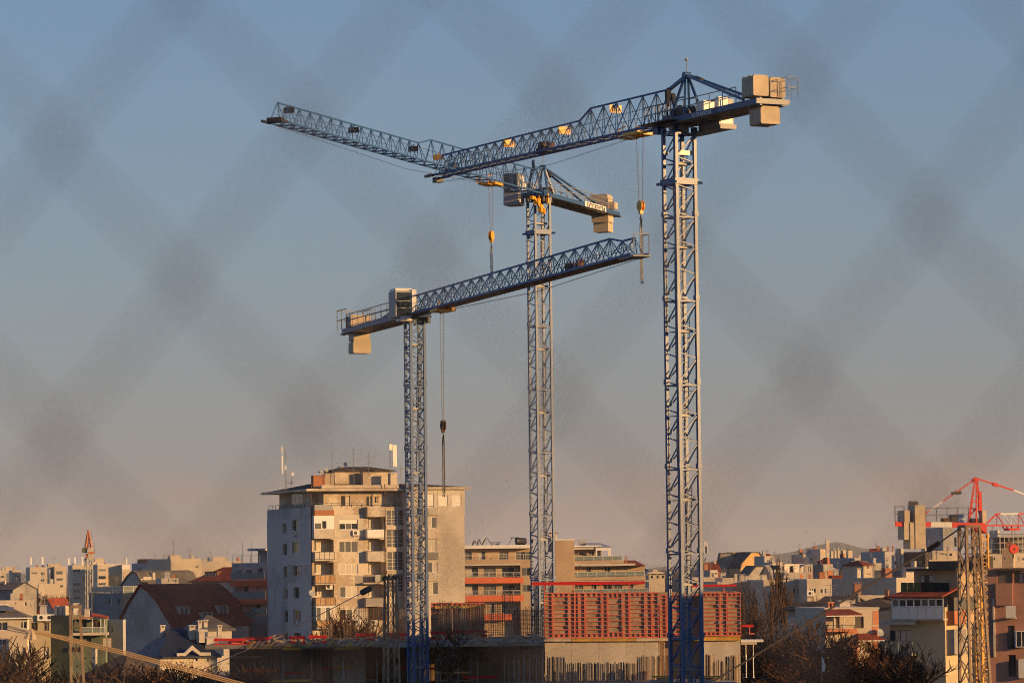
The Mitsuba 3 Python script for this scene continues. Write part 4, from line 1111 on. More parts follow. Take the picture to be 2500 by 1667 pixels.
def formwork(label, x0, x1, y0, y1, n=0.0, extra=(), slots=True, hrib=0.3):
    """One red steel formwork panel: frame, plywood sheet, each rib."""
    k = thing('formwork_panel', label, 'formwork', 'red formwork panels on the wall')
    u0, z0 = FS.uz(x0, y1, n); u1, z1 = FS.uz(x1, y0, n)
    u0, u1 = FS.uz(x0, (y0 + y1) / 2, n)[0] + 0.012, FS.uz(x1, (y0 + y1) / 2, n)[0] - 0.012
    p = MB(FS); p.box(u0 + 0.01, u1 - 0.01, n - 0.05, n - 0.03, z0 + 0.01, z1 - 0.01); put('plywood_sheet', p, 'plywood', k)
    f = MB(FS); d = 0.115
    w = 0.055
    f.box(u0, u0 + w, n - 0.03, n + d, z0, z1).box(u1 - w, u1, n - 0.03, n + d, z0, z1)
    f.box(u0 + w, u1 - w, n - 0.03, n + d - 0.003, z0, z0 + 0.08).box(u0 + w, u1 - w, n - 0.03, n + d - 0.003, z1 - 0.08, z1)
    put('frame', f, 'red_steel', k)
    c = int(round((z1 - z0) / hrib))
    for i in range(1, c):
        z = z0 + (z1 - z0) * i / c
        r = MB(FS); r.box(u0 + w, u1 - w, n - 0.03, n + d - 0.02, z - 0.026, z + 0.026); put('rib', r, 'red_steel', k)
    if slots and u1 - u0 > 0.9:
        q = max(1, int((u1 - u0) / 0.42))
        for zz in (z0 + 0.08, z1 - 0.08 - (z1 - z0) / c + 0.11):
            for i in range(1, q + 1):
                uu = u0 + (u1 - u0) * i / (q + 1)
                r = MB(FS); r.box(uu - 0.05, uu + 0.05, n - 0.03, n + d - 0.024, zz, zz + (z1 - z0) / c - 0.12); put('stub_rib', r, 'red_steel', k)
    for (ua, za) in extra:
        r = MB(FS); r.box(u0 + (u1 - u0) * ua - 0.06, u0 + (u1 - u0) * ua + 0.06, n + d - 0.02, n + d + 0.05, z0 + (z1 - z0) * za - 0.1, z0 + (z1 - z0) * za + 0.1); put('clamp', r, 'galvanized', k)
    return k


ORD = ('first', 'second', 'third', 'fourth', 'fifth', 'sixth', 'seventh', 'eighth', 'ninth', 'tenth', 'eleventh', 'twelfth')
cuts = [1130, 1212, 1366, 1426, 1462, 1523, 1681, 1738, 1880, 1946, 2096, 2161, 2226]
for i, (a, b) in enumerate(zip(cuts[:-1], cuts[1:])):
    formwork('%s red steel formwork panel, %s from the left end of the big formwork wall' % ('wide' if b - a > 100 else 'narrow', ORD[i]), S3(a), S3(b), 1446 - i * 0.12, 1557 - i * 0.1, 0.0, [(0.98, 0.25), (0.98, 0.5), (0.98, 0.8)] if i % 2 else [], hrib=0.31 if i != 7 else 0.42)
for o, a, b in (('leftmost', 1610, 1627), ('middle', 1627, 1662), ('rightmost', 1662, 1711)): formwork(o + ' of three set back formwork panels behind the tallest crane mast', a, b, 1450, 1556, -0.7)
for o, a, b in (('wide left', 1713, 1757), ('narrow middle', 1757, 1775), ('right end', 1775, 1809)): formwork(o + ' panel of the red formwork right of the tallest crane mast', a, b, 1445, 1552, 0.1, [(0.95, 0.3), (0.95, 0.7)])
for o, a, b in (('left', 1052, 1104), ('middle', 1104, 1150), ('right', 1150, 1183)): formwork(o + ' panel of the low red formwork beside the lowest crane mast', a, b, 1470, 1562, -9.0)
# guard rails above the formwork, each a beam on its posts
for lab, x0, x1, y0, y1, n in (('long red guard beam above the big formwork wall, left of the tallest crane mast', 1299, 1574, 1419, 1427, -1.4), ('red guard beam above the formwork on the right of the tallest crane mast', 1687, 1798, 1426, 1432, -1.2)):
    k = thing('guard_rail', lab, 'guard rail')
    r = FS.rect(x0, y0, x1, y1, n)
    m = MB(FS); m.box(r[0], r[1], n - 0.06, n, r[2], r[3]); put('beam', m, 'red_board', k)
    cnt = 4 if x1 - x0 > 150 else 2
    for i in range(cnt):
        u = r[0] + (r[1] - r[0]) * (i + 0.45) / cnt
        m = MB(FS); m.box(u - 0.04, u + 0.04, n - 0.14, n - 0.06, 0.2, r[3] - 0.03); put('post', m, 'red_steel', k)
# timber beams under the formwork
for i, (x0, x1, y0, y1, mm, lab) in enumerate(((1327, 1395, 1557.5, 1565, 'timber_pale', 'pale timber beam under the left end of the red formwork wall'), (1396, 1474, 1557.5, 1565, 'timber_yellow', 'yellow timber beam under the middle of the red formwork wall'),
                                               (1475, 1552, 1557, 1564.5, 'timber_yellow', 'second yellow timber beam along the top of the concrete wall'), (1553, 1632, 1556.5, 1564, 'timber_pale', 'pale timber beam left of the tallest mast under the formwork'), (1714, 1808, 1553, 1563, 'timber_yellow', 'deep yellow timber beam under the right-hand formwork'))):
    k = thing('timber_beam', lab, 'timber beam')
    r = FS.rect(x0, y0, x1, y1, 0.3); m = MB(FS); m.box(r[0], r[1], 0.12, 0.3, r[2], r[2] + 0.05).box(r[0], r[1], 0.18, 0.24, r[2] + 0.05, r[3] - 0.05).box(r[0], r[1], 0.12, 0.3, r[3] - 0.05, r[3]); put(k, m, mm)
# walls of poured concrete under it
k = thing('concrete_wall', 'tall bare poured concrete wall of the unfinished building below the red formwork', 'wall')
m = MB(FS); m.box(U(1330), U(1607), -0.4, 0.0, -9.5, -0.3); put('left_panel', m, 'wall_concrete', k)
m = MB(FS); m.box(U(1713), U(1807), -0.4, 0.05, -9.5, -0.3); put('right_panel', m, 'wall_concrete', k)
for px in (1395, 1462, 1530, 1573):
    m = MB(FS); m.box(U(px) - 0.012, U(px) + 0.012, 0.0, 0.012, -3.2, -0.32); put('board_joint', m, 'slab_concrete', k)
m = MB(FS); m.box(U(1607), U(1713), -1.5, -1.2, -9.5, -0.35); put('back_panel', m, 'plywood_dark', k)
m = MB(FS); m.box(U(1330), U(1330) + 0.3, -8.0, -0.41, -0.2, 3.35); m.box(U(1330) + 0.3, U(1807), -8.0, -7.7, -0.2, 3.3); m.box(U(1806) - 0.3, U(1806), -7.69, -0.41, -0.2, 3.3); put('rear_panel', m, 'plywood', k)  # unseen return and rear walls, depth chosen to cast shade to the left
# slab, lower slab and what stands between them
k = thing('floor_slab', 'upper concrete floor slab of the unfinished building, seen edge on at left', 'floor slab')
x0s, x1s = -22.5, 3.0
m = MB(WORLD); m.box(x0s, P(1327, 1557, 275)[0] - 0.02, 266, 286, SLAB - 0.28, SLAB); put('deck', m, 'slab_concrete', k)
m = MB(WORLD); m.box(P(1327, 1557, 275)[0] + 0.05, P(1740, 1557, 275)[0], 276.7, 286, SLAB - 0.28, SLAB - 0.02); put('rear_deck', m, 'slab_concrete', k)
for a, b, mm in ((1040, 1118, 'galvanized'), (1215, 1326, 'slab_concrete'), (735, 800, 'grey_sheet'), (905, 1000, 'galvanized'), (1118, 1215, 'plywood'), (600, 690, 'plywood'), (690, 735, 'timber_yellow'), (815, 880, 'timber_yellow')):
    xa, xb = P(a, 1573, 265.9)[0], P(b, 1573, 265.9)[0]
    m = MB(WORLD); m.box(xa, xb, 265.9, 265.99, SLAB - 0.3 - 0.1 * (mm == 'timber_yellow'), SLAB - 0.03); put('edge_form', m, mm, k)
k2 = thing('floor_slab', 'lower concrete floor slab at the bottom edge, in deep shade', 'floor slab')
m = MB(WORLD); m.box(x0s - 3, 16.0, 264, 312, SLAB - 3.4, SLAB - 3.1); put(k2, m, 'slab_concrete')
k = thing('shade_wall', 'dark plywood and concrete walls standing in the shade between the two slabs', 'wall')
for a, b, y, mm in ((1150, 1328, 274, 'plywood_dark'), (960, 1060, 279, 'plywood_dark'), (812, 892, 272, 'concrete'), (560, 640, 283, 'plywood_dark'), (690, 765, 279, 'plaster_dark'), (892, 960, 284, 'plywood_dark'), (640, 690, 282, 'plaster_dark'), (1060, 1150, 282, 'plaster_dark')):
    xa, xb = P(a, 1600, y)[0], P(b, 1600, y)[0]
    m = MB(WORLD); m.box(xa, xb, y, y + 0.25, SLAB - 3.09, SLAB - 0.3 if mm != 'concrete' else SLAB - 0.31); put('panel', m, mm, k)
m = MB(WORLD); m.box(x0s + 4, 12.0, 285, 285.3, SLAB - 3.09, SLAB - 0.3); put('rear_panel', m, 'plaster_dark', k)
for a, b, y0, y1, D, mm in ((600, 682, 1631, 1637, 270, 'red_board'), (688, 740, 1640, 1645, 270.5, 'red_board'), (784, 812, 1629, 1634, 271, 'red_board'), (815, 862, 1623, 1632, 270, 'timber_yellow'), (812, 866, 1612, 1620, 270.3, 'plywood'), (655, 758, 1657, 1664, 268, 'timber_yellow'), (950, 1010, 1626, 1632, 271, 'red_board'), (1048, 1120, 1628, 1634, 270, 'red_board'), (1130, 1215, 1648, 1656, 269, 'red_board'), (560, 640, 1600, 1606, 272, 'timber_pale')):
    p, q = P(a, y1, D), P(b, y0, D); m = MB(WORLD); m.box(p[0], q[0], D, D + .12, p[2], q[2]); put('beam', m, mm, k)
r = random.Random(5)
pm = MB(WORLD); pm.tube([(0, 0, 0), (0, 0, 1.6)], 0.045, 6); pm.tube([(0, 0, 1.6), (0, 0, 2.7)], 0.034, 6); pm.box(-0.1, 0.1, -0.1, 0.1, -0.005, 0.01); pm.box(-0.1, 0.1, -0.1, 0.1, 2.69, 2.705); pm.tube([(0, 0, 1.52), (0, 0, 1.68)], 0.075, 8)
pmesh = pm.mesh()
props = [(px, r.uniform(266.8, 276)) for px in list(np.linspace(610, 800, 15)) + list(np.linspace(820, 940, 8)) + list(np.linspace(1000, 1320, 26))]
first = None
for px, D in props:
    k = thing('steel_prop', 'thin steel prop holding up the concrete slab at left', 'prop', 'steel props under the slab')
    tw = T().translate([float(P(px + r.uniform(-4, 4), 1600, D)[0]), float(D), float(SLAB - 3.09)])
    if first is None: scene[k] = {**mikit.ply(pmesh, 'galvanized', smooth=40), 'to_world': tw}; first = k
    else: scene[k] = {**scene[first], 'to_world': tw}
for px, D, lab in ((1622, 275.6, 'steel prop with a red head left in the dark opening under the formwork'), (1610, 275.9, 'plain steel prop at the left jamb of the dark opening'), (1821, 277, 'left of two pale props under the white slab edge'), (1839, 276.4, 'right of two pale props under the white slab edge')):
    k = thing('steel_prop', lab, 'prop')
    scene[k] = {**mikit.ply(pmesh, 'galvanized' if px < 1700 else 'white_sheet', smooth=40), 'to_world': T().translate([float(P(px, 1600, D)[0]), float(D), float(SLAB - 3.09)])}
k = thing('balcony_slab', 'white formwork edge sticking out to the right of the concrete wall', 'slab edge')
r0 = FS.rect(1806, 1561, 1864, 1573, 0.0)
m = MB(FS); m.box(r0[0] + 0.1, r0[1], -2.0, 0.0, r0[2] + 0.2, r0[3]); put('deck', m, 'white_sheet', k)
m = MB(FS); m.box(r0[0] + 0.1, r0[1] - 0.5, -0.3, -0.02, r0[2], r0[2] + 0.2); put('beam', m, 'timber_pale', k)
k = thing('safety_barrier', 'short red barrier at the far right end of the slab', 'barrier')
r0 = FS.rect(1812, 1524, 1840, 1530, -1.0); m = MB(FS); m.box(r0[0], r0[1], -1.04, -1.0, r0[2], r0[3]); put('board', m, 'red_board', k)
m = MB(FS); m.box(r0[1] - 0.35, r0[1] - 0.27, -1.1, -1.04, 0.1, r0[3]); m.box(r0[1] - 0.35, r0[1] + 0.05, -1.1, -0.9, 0.1, 0.2); put('post', m, 'red_steel', k)


def barrier(lab, x0, x1, ys, D, post=True, mm='red_board'):
    k = thing('safety_barrier', lab, 'barrier')
    for y in ys:
        a, b = P(x0, y, D), P(x1, y, D)
        m = MB(WORLD); m.bar(a, b, 0.04, 0.2); put('board', m, mm, k)
    for px in ((x0 + (x1 - x0) * 0.08, x0 + (x1 - x0) * 0.9) if post else ()):
        a = P(px, ys[0], D + 0.08)
        m = MB(WORLD); m.box(a[0] - 0.05, a[0] + 0.05, D + 0.06, D + 0.14, SLAB, a[2] + 0.15); put('post', m, 'red_steel', k)


k = thing('site_clutter', 'low jumble of boards, boxes and bars along the front of the upper slab', None, None, 'stuff')
r = random.Random(11); m = MB(WORLD)
for i in range(150):
    px = r.uniform(560, 1320); a = P(px, 1570, r.uniform(266.4, 272)); a[2] = SLAB + r.uniform(0.02, .35)
    d = np.array([r.uniform(-1.1, 1.1), r.uniform(-.5, .5), r.uniform(-.25, .3)]); m.bar(a, a + d, r.uniform(.05, .22), r.uniform(.03, .2))
put(k, m, 'plywood'); labels[k].pop('label')
barrier('leftmost red safety barrier with crumpled orange boards behind it', 522, 600, (1561, 1574), 267)
barrier('red barrier at the slab edge left of the apartment corner', 600, 668, (1558, 1572), 268)
barrier('red barrier on orange feet in front of the grey apartment flank', 705, 746, (1555.5, 1567.5), 267)
barrier('red barrier in front of the tan apartment front', 754, 798, (1553.5, 1567.5), 267.5)
barrier('small red barrier beside the bare shrubs', 868, 916, (1549, 1562), 268)
barrier('red barrier left of the lowest crane mast', 950, 1000, (1548, 1558), 271)
barrier('red barrier right of the lowest crane mast', 1052, 1108, (1544, 1558), 268)
barrier('dark red barrier far back between the rebar cages', 1110, 1190, (1541, 1551), 276)
k = thing('board_stack', 'crumpled heap of bright red boards at the left end of the slab', 'board stack')
r = random.Random(3)
for i in range(12):
    a = P(r.uniform(530, 640), r.uniform(1563, 1576), 267.6 + 0.1 * i); d = np.array([r.uniform(0.6, 1.6), 0.1, r.uniform(-0.25, 0.25)])
    m = MB(WORLD); m.bar(a, a + d, 0.03, 0.18); put('board', m, 'red_board' if i % 3 else 'red_steel', k)
k = thing('edge_boards', 'row of tilted dark boards along the front edge of the slab', 'boards')
for i in range(34):
    px = 606 + i * 12.0
    if 930 < px < 1000: continue
    a = P(px, 1575, 265.6); m = MB(WORLD); m.bar(a + [0, 0, -0.1], a + [r.uniform(0.2, 0.5), 0.5, r.uniform(0.1, 0.34)], 0.3, 0.03); put('board', m, 'plywood_dark' if i % 4 else 'timber_yellow', k)


def cage(lab, x0, x1, y0, y1, D, nb, ns, depth=0.7, mm='rebar_rust', over=0.5):
    k = thing('rebar_cage', lab, 'rebar cage')
    a, b = P(x0, y1, D), P(x1, y0, D)
    r = random.Random(int(x0))
    xa, xb, z0, z1 = a[0], b[0], a[2], b[2]
    for i in range(nb):
        for y in (D, D + depth):
            x = xa + (xb - xa) * i / max(1, nb - 1); t = r.uniform(-0.06, 0.06)
            m = MB(WORLD); m.bar((x, y, z0), (x + t, y, z1 + r.uniform(-0.1, over)), 0.035); put('bar', m, mm if r.random() < 0.7 else 'rebar_grey', k)
    for i in range(ns):
        z = z0 + (z1 - z0) * (i + 0.5) / ns
        m = MB(WORLD)
        m.bar((xa, D - 0.02, z), (xb, D - 0.02, z), 0.024); m.bar((xa, D + depth + 0.02, z), (xb, D + depth + 0.02, z), 0.024)
        m.bar((xa, D, z), (xa, D + depth, z), 0.024); m.bar((xb, D, z), (xb, D + depth, z), 0.024)
        put('stirrup', m, mm, k)


cage('dense column rebar cage just left of the big red formwork wall', 1256, 1323, 1487, 1557, 279, 16, 22, 0.9)
cage('slim rebar cage left of the dense column cage', 1192, 1226, 1478, 1557, 277, 9, 14, 0.5)
cage('tall sparse rebar bundle in front of the coral balconies', 1228, 1252, 1448, 1557, 281, 7, 5, 0.4)
cage('rebar cage in front of the left red formwork', 1150, 1186, 1484, 1560, 272, 9, 16, 0.5)
cage('low rebar bundle before the tan apartment front', 790, 812, 1533, 1566, 270, 7, 3, 0.5, over=0.3)
cage('small rebar bundle below the middle window of the apartment', 840, 856, 1528, 1566, 271, 6, 3, 0.4, over=0.3)
cage('thin starter bars in front of the grey apartment flank', 660, 700, 1552, 1570, 272, 10, 1, 0.3, over=0.3)
cage('wide mesh of thin bars beside the lowest crane mast', 968, 996, 1500, 1562, 274, 9, 16, 0.4)
cage('loose thin bars between the two middle cages', 1070, 1150, 1500, 1562, 271, 18, 2, 0.6, over=1.2)
for lab, x0, x1, n in (('row of starter bars standing above the big red formwork wall', 1330, 1600, 46), ('thin starter bars above the formwork right of the tallest mast', 1720, 1800, 12)):
    k = thing('starter_bars', lab, 'rebar')
    for i in range(n):
        px = x0 + (x1 - x0) * (i + r.uniform(-0.3, 0.3)) / n
        a, b = P(px, 1450, 276.4), P(px + r.uniform(-1, 1), 1446 - r.uniform(6, 20) * (0.6 + 0.4 * (px > 1480 or px < 1400)), 276.4)
        m = MB(WORLD); m.bar(a, b, 0.022); put('bar', m, 'rebar_rust', k)
# the comb of old pile bars in front of the concrete wall
k = thing('rebar_comb', 'long ragged comb of upright rusty bars in front of the concrete wall', 'rebar')
x = 1336.0
while x < 1805:
    if not 1640 < x < 1716:
        top = 1603 if x < 1378 else (1618 if x < 1556 else 1600)
        if x > 1716: top = 1597 if x < 1745 else (1613 if x < 1770 else 1604 - (x - 1770) * 0.2)
        D = 271.5 + r.uniform(-0.4, 0.4)
        a, b = P(x, 1668, D), P(x + r.uniform(-0.8, 0.8), top + r.uniform(-3, 3), D)
        m = MB(WORLD); m.bar(a, b, r.uniform(0.045, 0.085)); put('bar', m, ['rebar_rust', 'rebar_grey', 'rebar_rust', 'timber_pale', 'plywood_dark'][r.randrange(5)], k)
    x += r.uniform(2.2, 4.4)
k = thing('yellow_beam', 'yellow timber beam laid across the left red formwork', 'timber beam'); a, b = P(1062, 1482, 283.5), P(1185, 1480, 283.5)
m = MB(WORLD); m.bar(a, b, 0.08, 0.2); put(k, m, 'timber_yellow')
for lab, px in (('heap of dark formwork timber left of the tallest mast foot', 1600), ('pile of pale pipes and pallets at the foot of the tallest mast', 1715)):
    k = thing('timber_pile', lab, 'timber pile')
    for i in range(9):
        a = P(px + r.uniform(-16, 16), 1661 - (i % 3) * 5, 268 + r.uniform(-1, 1)); m = MB(WORLD); m.bar(a, a + [1.1, r.uniform(-.2, .2), 0], 0.2, 0.12); put('beam', m, ['timber_pale', 'plywood_dark', 'timber_yellow'][i % 3], k)
# ------------------------------------------------------------------ the terraced building with coral bands, right of the tall block
C1 = lambda x, y: (1120 + x * 0.12116, 1290 + y * 0.12116)
C2 = lambda x, y: (1340 + x * 0.12755, 1290 + y * 0.12755)
kR = thing('terraced_building', 'brown clad terraced apartment building with bright coral balcony bands and rooftop solar panels', 'apartment building')
FR = Fr(P(1130, 1400, 600), 3)
rb = BASE - FR.o[2]
rc = lambda S, *a, n=0.0: R(FR, S, *a, n=n)
FB_ = Fr(FR.pt(0, -1.6, 0), FR.yaw)
yA = [rc(C1, 0, 330, 1480, 400), rc(C1, 0, 985, 1308, 1100), rc(C1, 0, 1345, 1312, 1465)]
lev = [R(FB_, C1, *w) for w in ((128, 460, 262, 630), (385, 462, 535, 630), (815, 465, 995, 630), (1150, 465, 1440, 630), (140, 775, 388, 970), (500, 775, 745, 970), (868, 780, 1112, 970),
                                (145, 1130, 390, 1338), (500, 1130, 750, 1338), (885, 1130, 1122, 1338), (600, 1500, 720, 1700), (890, 1500, 990, 1700))]
uL0, uL1 = rc(C1, -60, 500, 1300, 600)[0], rc(C1, 0, 500, 1480, 600)[1]
zr0 = yA[0][2]
m = MB(FB_); m.prism(holed((uL0, uL1, rb, zr0), lev), -0.28, 0); m.box(uL0, uL1, -14, -0.29, rb, zr0 - 0.02); put('wall', m, 'cladding_brown', kR)
for i, w in enumerate(lev): window(kR, FB_, w, 2 if i not in (3,) else 3, [('glass_grey', 'glass_dark'), ('glass_curtain', 'glass_dark'), ('glass_grey',)][i % 3], 'grey_sheet', rec=0.12)
for i, (z0, z1, mm, a, b) in enumerate(((yA[0][2], yA[0][3], 'white_sheet', uL0, uL1 + 0.1), (rc(C1, 0, 640, 10, 715)[2], rc(C1, 0, 640, 10, 715)[3], 'cladding_brown', uL0, uL1), (rc(C1, 0, 720, 10, 750)[2], rc(C1, 0, 715, 10, 750)[3], 'plaster_light', uL0, rc(C1, 0, 700, 1240, 750)[1]),
                                        (yA[1][2], yA[1][3], 'cladding_coral', uL0, yA[1][1]), (yA[2][2], yA[2][3], 'cladding_coral', uL0, yA[2][1]), (rc(C1, 0, 1730, 10, 1850)[2], rc(C1, 0, 1730, 10, 1850)[3], 'cladding_coral', uL0, rc(C1, 0, 700, 1060, 750)[1]))):
    if mm == 'cladding_coral':
        s = MB(FR); s.box(a, b, -1.6, -0.03, z0 + 0.02, z1 - 0.02); bk = put('balcony', s, 'concrete', kR)
        n = 6
        for j in range(n):
            p = MB(FR); p.box(a + (b - a) * j / n + 0.012, a + (b - a) * (j + 1) / n - 0.012, -0.03, 0.0, z0, z1); put('coral_panel', p, mm, bk)
        p = MB(FR); p.box(b - 0.02, b, -1.6, -0.03, z0, z1); put('end_panel', p, mm, bk)
    else:
        s = MB(FR); s.box(a, b, -1.6, 0.0 if i else 0.25, z0, z1); put('roof_edge' if i == 0 else 'balcony_front', s, mm, kR)
wf = [rc(C1, 1265, 785, 1480, 945), rc(C1, 1280, 1130, 1470, 1270)]
p = MB(FR); a0 = rc(C1, 1305, 0, 1310, 10)[0]
p.prism(holed((a0 - 0.6, uL1, rb, rc(C1, 0, 640, 10, 650)[2]), wf), -1.6, -0.02); put('bay', p, 'cladding_brown', kR)
FRm = Fr(FR.pt(0, -0.02, 0), FR.yaw)
for w in wf: window(kR, FRm, w, 2, ('glass_grey', 'glass_dark'), 'grey_sheet')
for (y0, y1, x1) in ((525, 635, 1480), (880, 980, 1260), (1250, 1342, 1260)):
    r = rc(C1, 0, y0, x1, y1); rail(kR, FR, uL0, r[1], r[2], -0.08, r[3] - r[2], 1.4, 'white_sheet', 3)
# roof things
for i, (x0, x1) in enumerate(((245, 345), (345, 430), (430, 640))):
    r = rc(C1, x0, 165 + 30 * (2 - i) * (i < 2), x1, 330, n=-4)
    p = MB(FR); w = r[1] - r[0]
    p.raw([FR.pt(r[0] + w * .5, -5, r[3]), FR.pt(r[1], -3, r[2]), FR.pt(r[1] + .4, -6, r[2]), FR.pt(r[0] + w * .5 + .4, -8, r[3]), FR.pt(r[0] + w * .5, -5, r[3] - .1), FR.pt(r[1], -3, r[2] - .1), FR.pt(r[1] + .4, -6, r[2] - .1), FR.pt(r[0] + w * .5 + .4, -8, r[3] - .1)], BOXF)
    p.raw([FR.pt(r[0], -3, r[2]), FR.pt(r[0] + w * .5, -5, r[3]), FR.pt(r[0] + w * .5 + .4, -8, r[3]), FR.pt(r[0] + .4, -6, r[2]), FR.pt(r[0], -3, r[2] - .1), FR.pt(r[0] + w * .5, -5, r[3] - .1), FR.pt(r[0] + w * .5 + .4, -8, r[3] - .1), FR.pt(r[0] + .4, -6, r[2] - .1)], BOXF)
    put('solar_panel', p, 'roof_blue', kR)
    p = MB(FR); p.fbar((r[0] + w * .5, -4.9, r[3]), (r[1], -2.9, r[2]), 0.09).fbar((r[0], -2.9, r[2]), (r[0] + w * .5, -4.9, r[3]), 0.09); put('panel_frame', p, 'white_sheet', kR)
r = rc(C1, 1150, 180, 1345, 325, n=-4); p = MB(FR); p.tube([FR.pt(r[0], -3.5, (r[2] + r[3]) / 2), FR.pt(r[0] + 0.4, -3.6, (r[2] + r[3]) / 2), FR.pt(r[1] - 0.3, -5.5, (r[2] + r[3]) / 2), FR.pt(r[1], -5.7, (r[2] + r[3]) / 2)], [0.6, (r[3] - r[2]) / 2, (r[3] - r[2]) / 2, 0.55], 18); put('water_tank', p, 'dark_steel', kR, smooth=40)
p = MB(FR); r2 = rc(C1, 1055, 175, 1215, 205, n=-3); p.box(r2[0], r2[1], -6, -3, r2[3] - 0.1, r2[3]); p.fbar((r2[0] + .2, -3.1, r2[3]), (r2[0] - .5, -3.1, r[2]), 0.08); put('solar_panel', p, 'roof_blue', kR)
r = rc(C1, 655, 268, 842, 325, n=-5); p = MB(FR); p.box(r[0], r[1], -6, -5, r[3] - 0.15, r[3]); p.box(r[0] + .2, r[1] - .2, -6, -5, r[3] - 0.5, r[3] - 0.3)
for uu in (r[0] + 0.4, r[1] - 0.4): p.box(uu - .05, uu + .05, -5.6, -5.4, r[2], r[3] - .15)
put('vent_hood', p, 'grey_sheet', kR)
r = rc(C1, 1812, 108, 1978, 345, n=-4); p = MB(FR); p.box(r[0], r[1], -6, -4, r[2] - 1, r[3]); ck = put('chimney', p, 'plaster_light', kR); p = MB(FR); p.box(r[0] - .3, r[1] + .3, -6.3, -3.7, r[3] + 0.15, r[3] + 0.25); p.box(r[0] + .2, r[0] + .4, -5, -4.5, r[3], r[3] + .15); p.box(r[1] - .4, r[1] - .2, -5, -4.5, r[3], r[3] + .15); put('cap', p, 'roof_red', ck)
# stair tower with square cladding panels
r = rc(C2, 128, 222, 488, 662, n=0.4)
p = MB(FR); p.box(r[0], r[1], -10, 0.36, rb, r[3]); tk = put('stair_tower', p, 'cladding_brown', kR)
p = MB(FR); p.box(r[0] - 0.05, r[1] + 0.05, -10, 0.44, r[3], r[3] + 0.2); put('coping', p, 'white_sheet', tk)
n_, m_ = 4, 7
for i in range(n_):
    for j in range(m_):
        q = MB(FR); a = (r[1] - r[0]) / n_; b = (r[3] - r[2]) / m_
        q.box(r[0] + a * i + 0.02, r[0] + a * (i + 1) - 0.02, 0.36, 0.4, r[2] + b * j + 0.02, r[2] + b * (j + 1) - 0.02); put('cladding_panel', q, 'cladding_brown', tk)
# right-hand terraces
wT = [R(FB_, C2, 490, 440, 660, 512), R(FB_, C2, 760, 440, 865, 515)]
r = R(FB_, C2, 485, 330, 1005, 610); p = MB(FB_); p.prism(holed((r[0], r[1], r[2], r[3]), wT), -0.28, 0); p.box(r[0], r[1], -9, -0.29, r[2], r[3] - 0.1); put('wall', p, 'cladding_brown', kR)
for w in wT: window(kR, FB_, w, 2, ('glass_grey', 'glass_dark'), 'grey_sheet')
r = rc(C2, 485, 320, 1010, 345); p = MB(FR); p.box(r[0], r[1], -9, -0.3, r[2], r[3]); put('roof_edge', p, 'white_sheet', kR)
r = rc(C2, 485, 355, 855, 400); p = MB(FR); p.box(r[0], r[1], -1.6, 0.2, r[2], r[3]); put('canopy', p, 'plaster_light', kR)
r = rc(C2, 485, 608, 1440, 665); p = MB(FR); p.box(r[0], r[1], -9, 0, r[2], r[3]); put('terrace_front', p, 'cladding_brown', kR)
r = rc(C2, 490, 525, 1400, 610); rail(kR, FR, r[0], r[1], r[2], -0.08, r[3] - r[2], 1.55, 'white_sheet', 0, 'glass_rail')
r = rc(C2, 902, 365, 1196, 610); p = MB(FR)
for uu in (r[0], r[1] - 0.22):
    p.box(uu, uu + 0.22, -0.6, -0.4, r[2], r[3] - 0.45); p.box(uu, uu + 0.22, -4.2, -4.0, r[2], r[3])
p.box(r[0], r[1], -0.62, -0.38, r[3] - 0.45, r[3]); put('pergola', p, 'white_sheet', kR)
p = MB(FR); p.raw([FR.pt(r[0] - .3, -0.3, r[3]), FR.pt(r[1] + .2, -0.3, r[3]), FR.pt(r[1] - 1.5, -5, r[3] + 0.75), FR.pt(r[0] - 1.5, -5, r[3] + 0.75), FR.pt(r[0] - .3, -0.3, r[3] + .1), FR.pt(r[1] + .2, -0.3, r[3] + .1), FR.pt(r[1] - 1.5, -5, r[3] + 0.85), FR.pt(r[0] - 1.5, -5, r[3] + 0.85)], BOXF); put('pergola_roof', p, 'grey_sheet', kR)
r = rc(C2, 580, 240, 710, 312, n=-5); p = MB(FR); p.box(r[0], r[1], -6.5, -5, r[2] - .5, r[3]); p.box(r[0] - .3, r[1] + .1, -6.7, -4.8, r[3] + .12, r[3] + .22); put('chimney', p, 'grey_sheet', kR)
wU = [R(FB_, C2, *w) for w in ((712, 740, 802, 912), (1065, 730, 1180, 912), (480, 1060, 655, 1235), (812, 1060, 912, 1235), (1045, 1065, 1207, 1235), (1240, 1068, 1402, 1235), (1535, 1060, 1612, 1200), (230, 1060, 372, 1235), (150, 850, 370, 930))]
uT1 = rc(C2, 1450, 700, 1830, 710)[1]
r = R(FB_, C2, 120, 710, 1840, 1240); p = MB(FB_); p.prism(holed((r[0], r[1], rb, r[3]), wU), -0.28, 0); p.box(r[0], r[1], -9, -0.29, rb, r[3] - .1); put('wall', p, 'cladding_brown', kR)
for i, w in enumerate(wU): window(kR, FB_, w, 2, [('glass_grey', 'glass_dark'), ('glass_dark',), ('glass_grey',)][i % 3], 'grey_sheet')
for (a, b, c, d, mm, n) in ((250, 668, 605, 712, 'plaster_light', 0.25), (612, 668, 1650, 712, 'plaster_light', 0.3), (372, 920, 1855, 985, 'cladding_brown', 0.0), (465, 992, 2000, 1022, 'plaster_light', 0.3)):
    r = rc(C2, a, b, c, d); p = MB(FR); p.box(r[0], r[1], -1.6, n, r[2], r[3]); put('balcony_front' if mm == 'cladding_brown' else 'canopy', p, mm, kR)
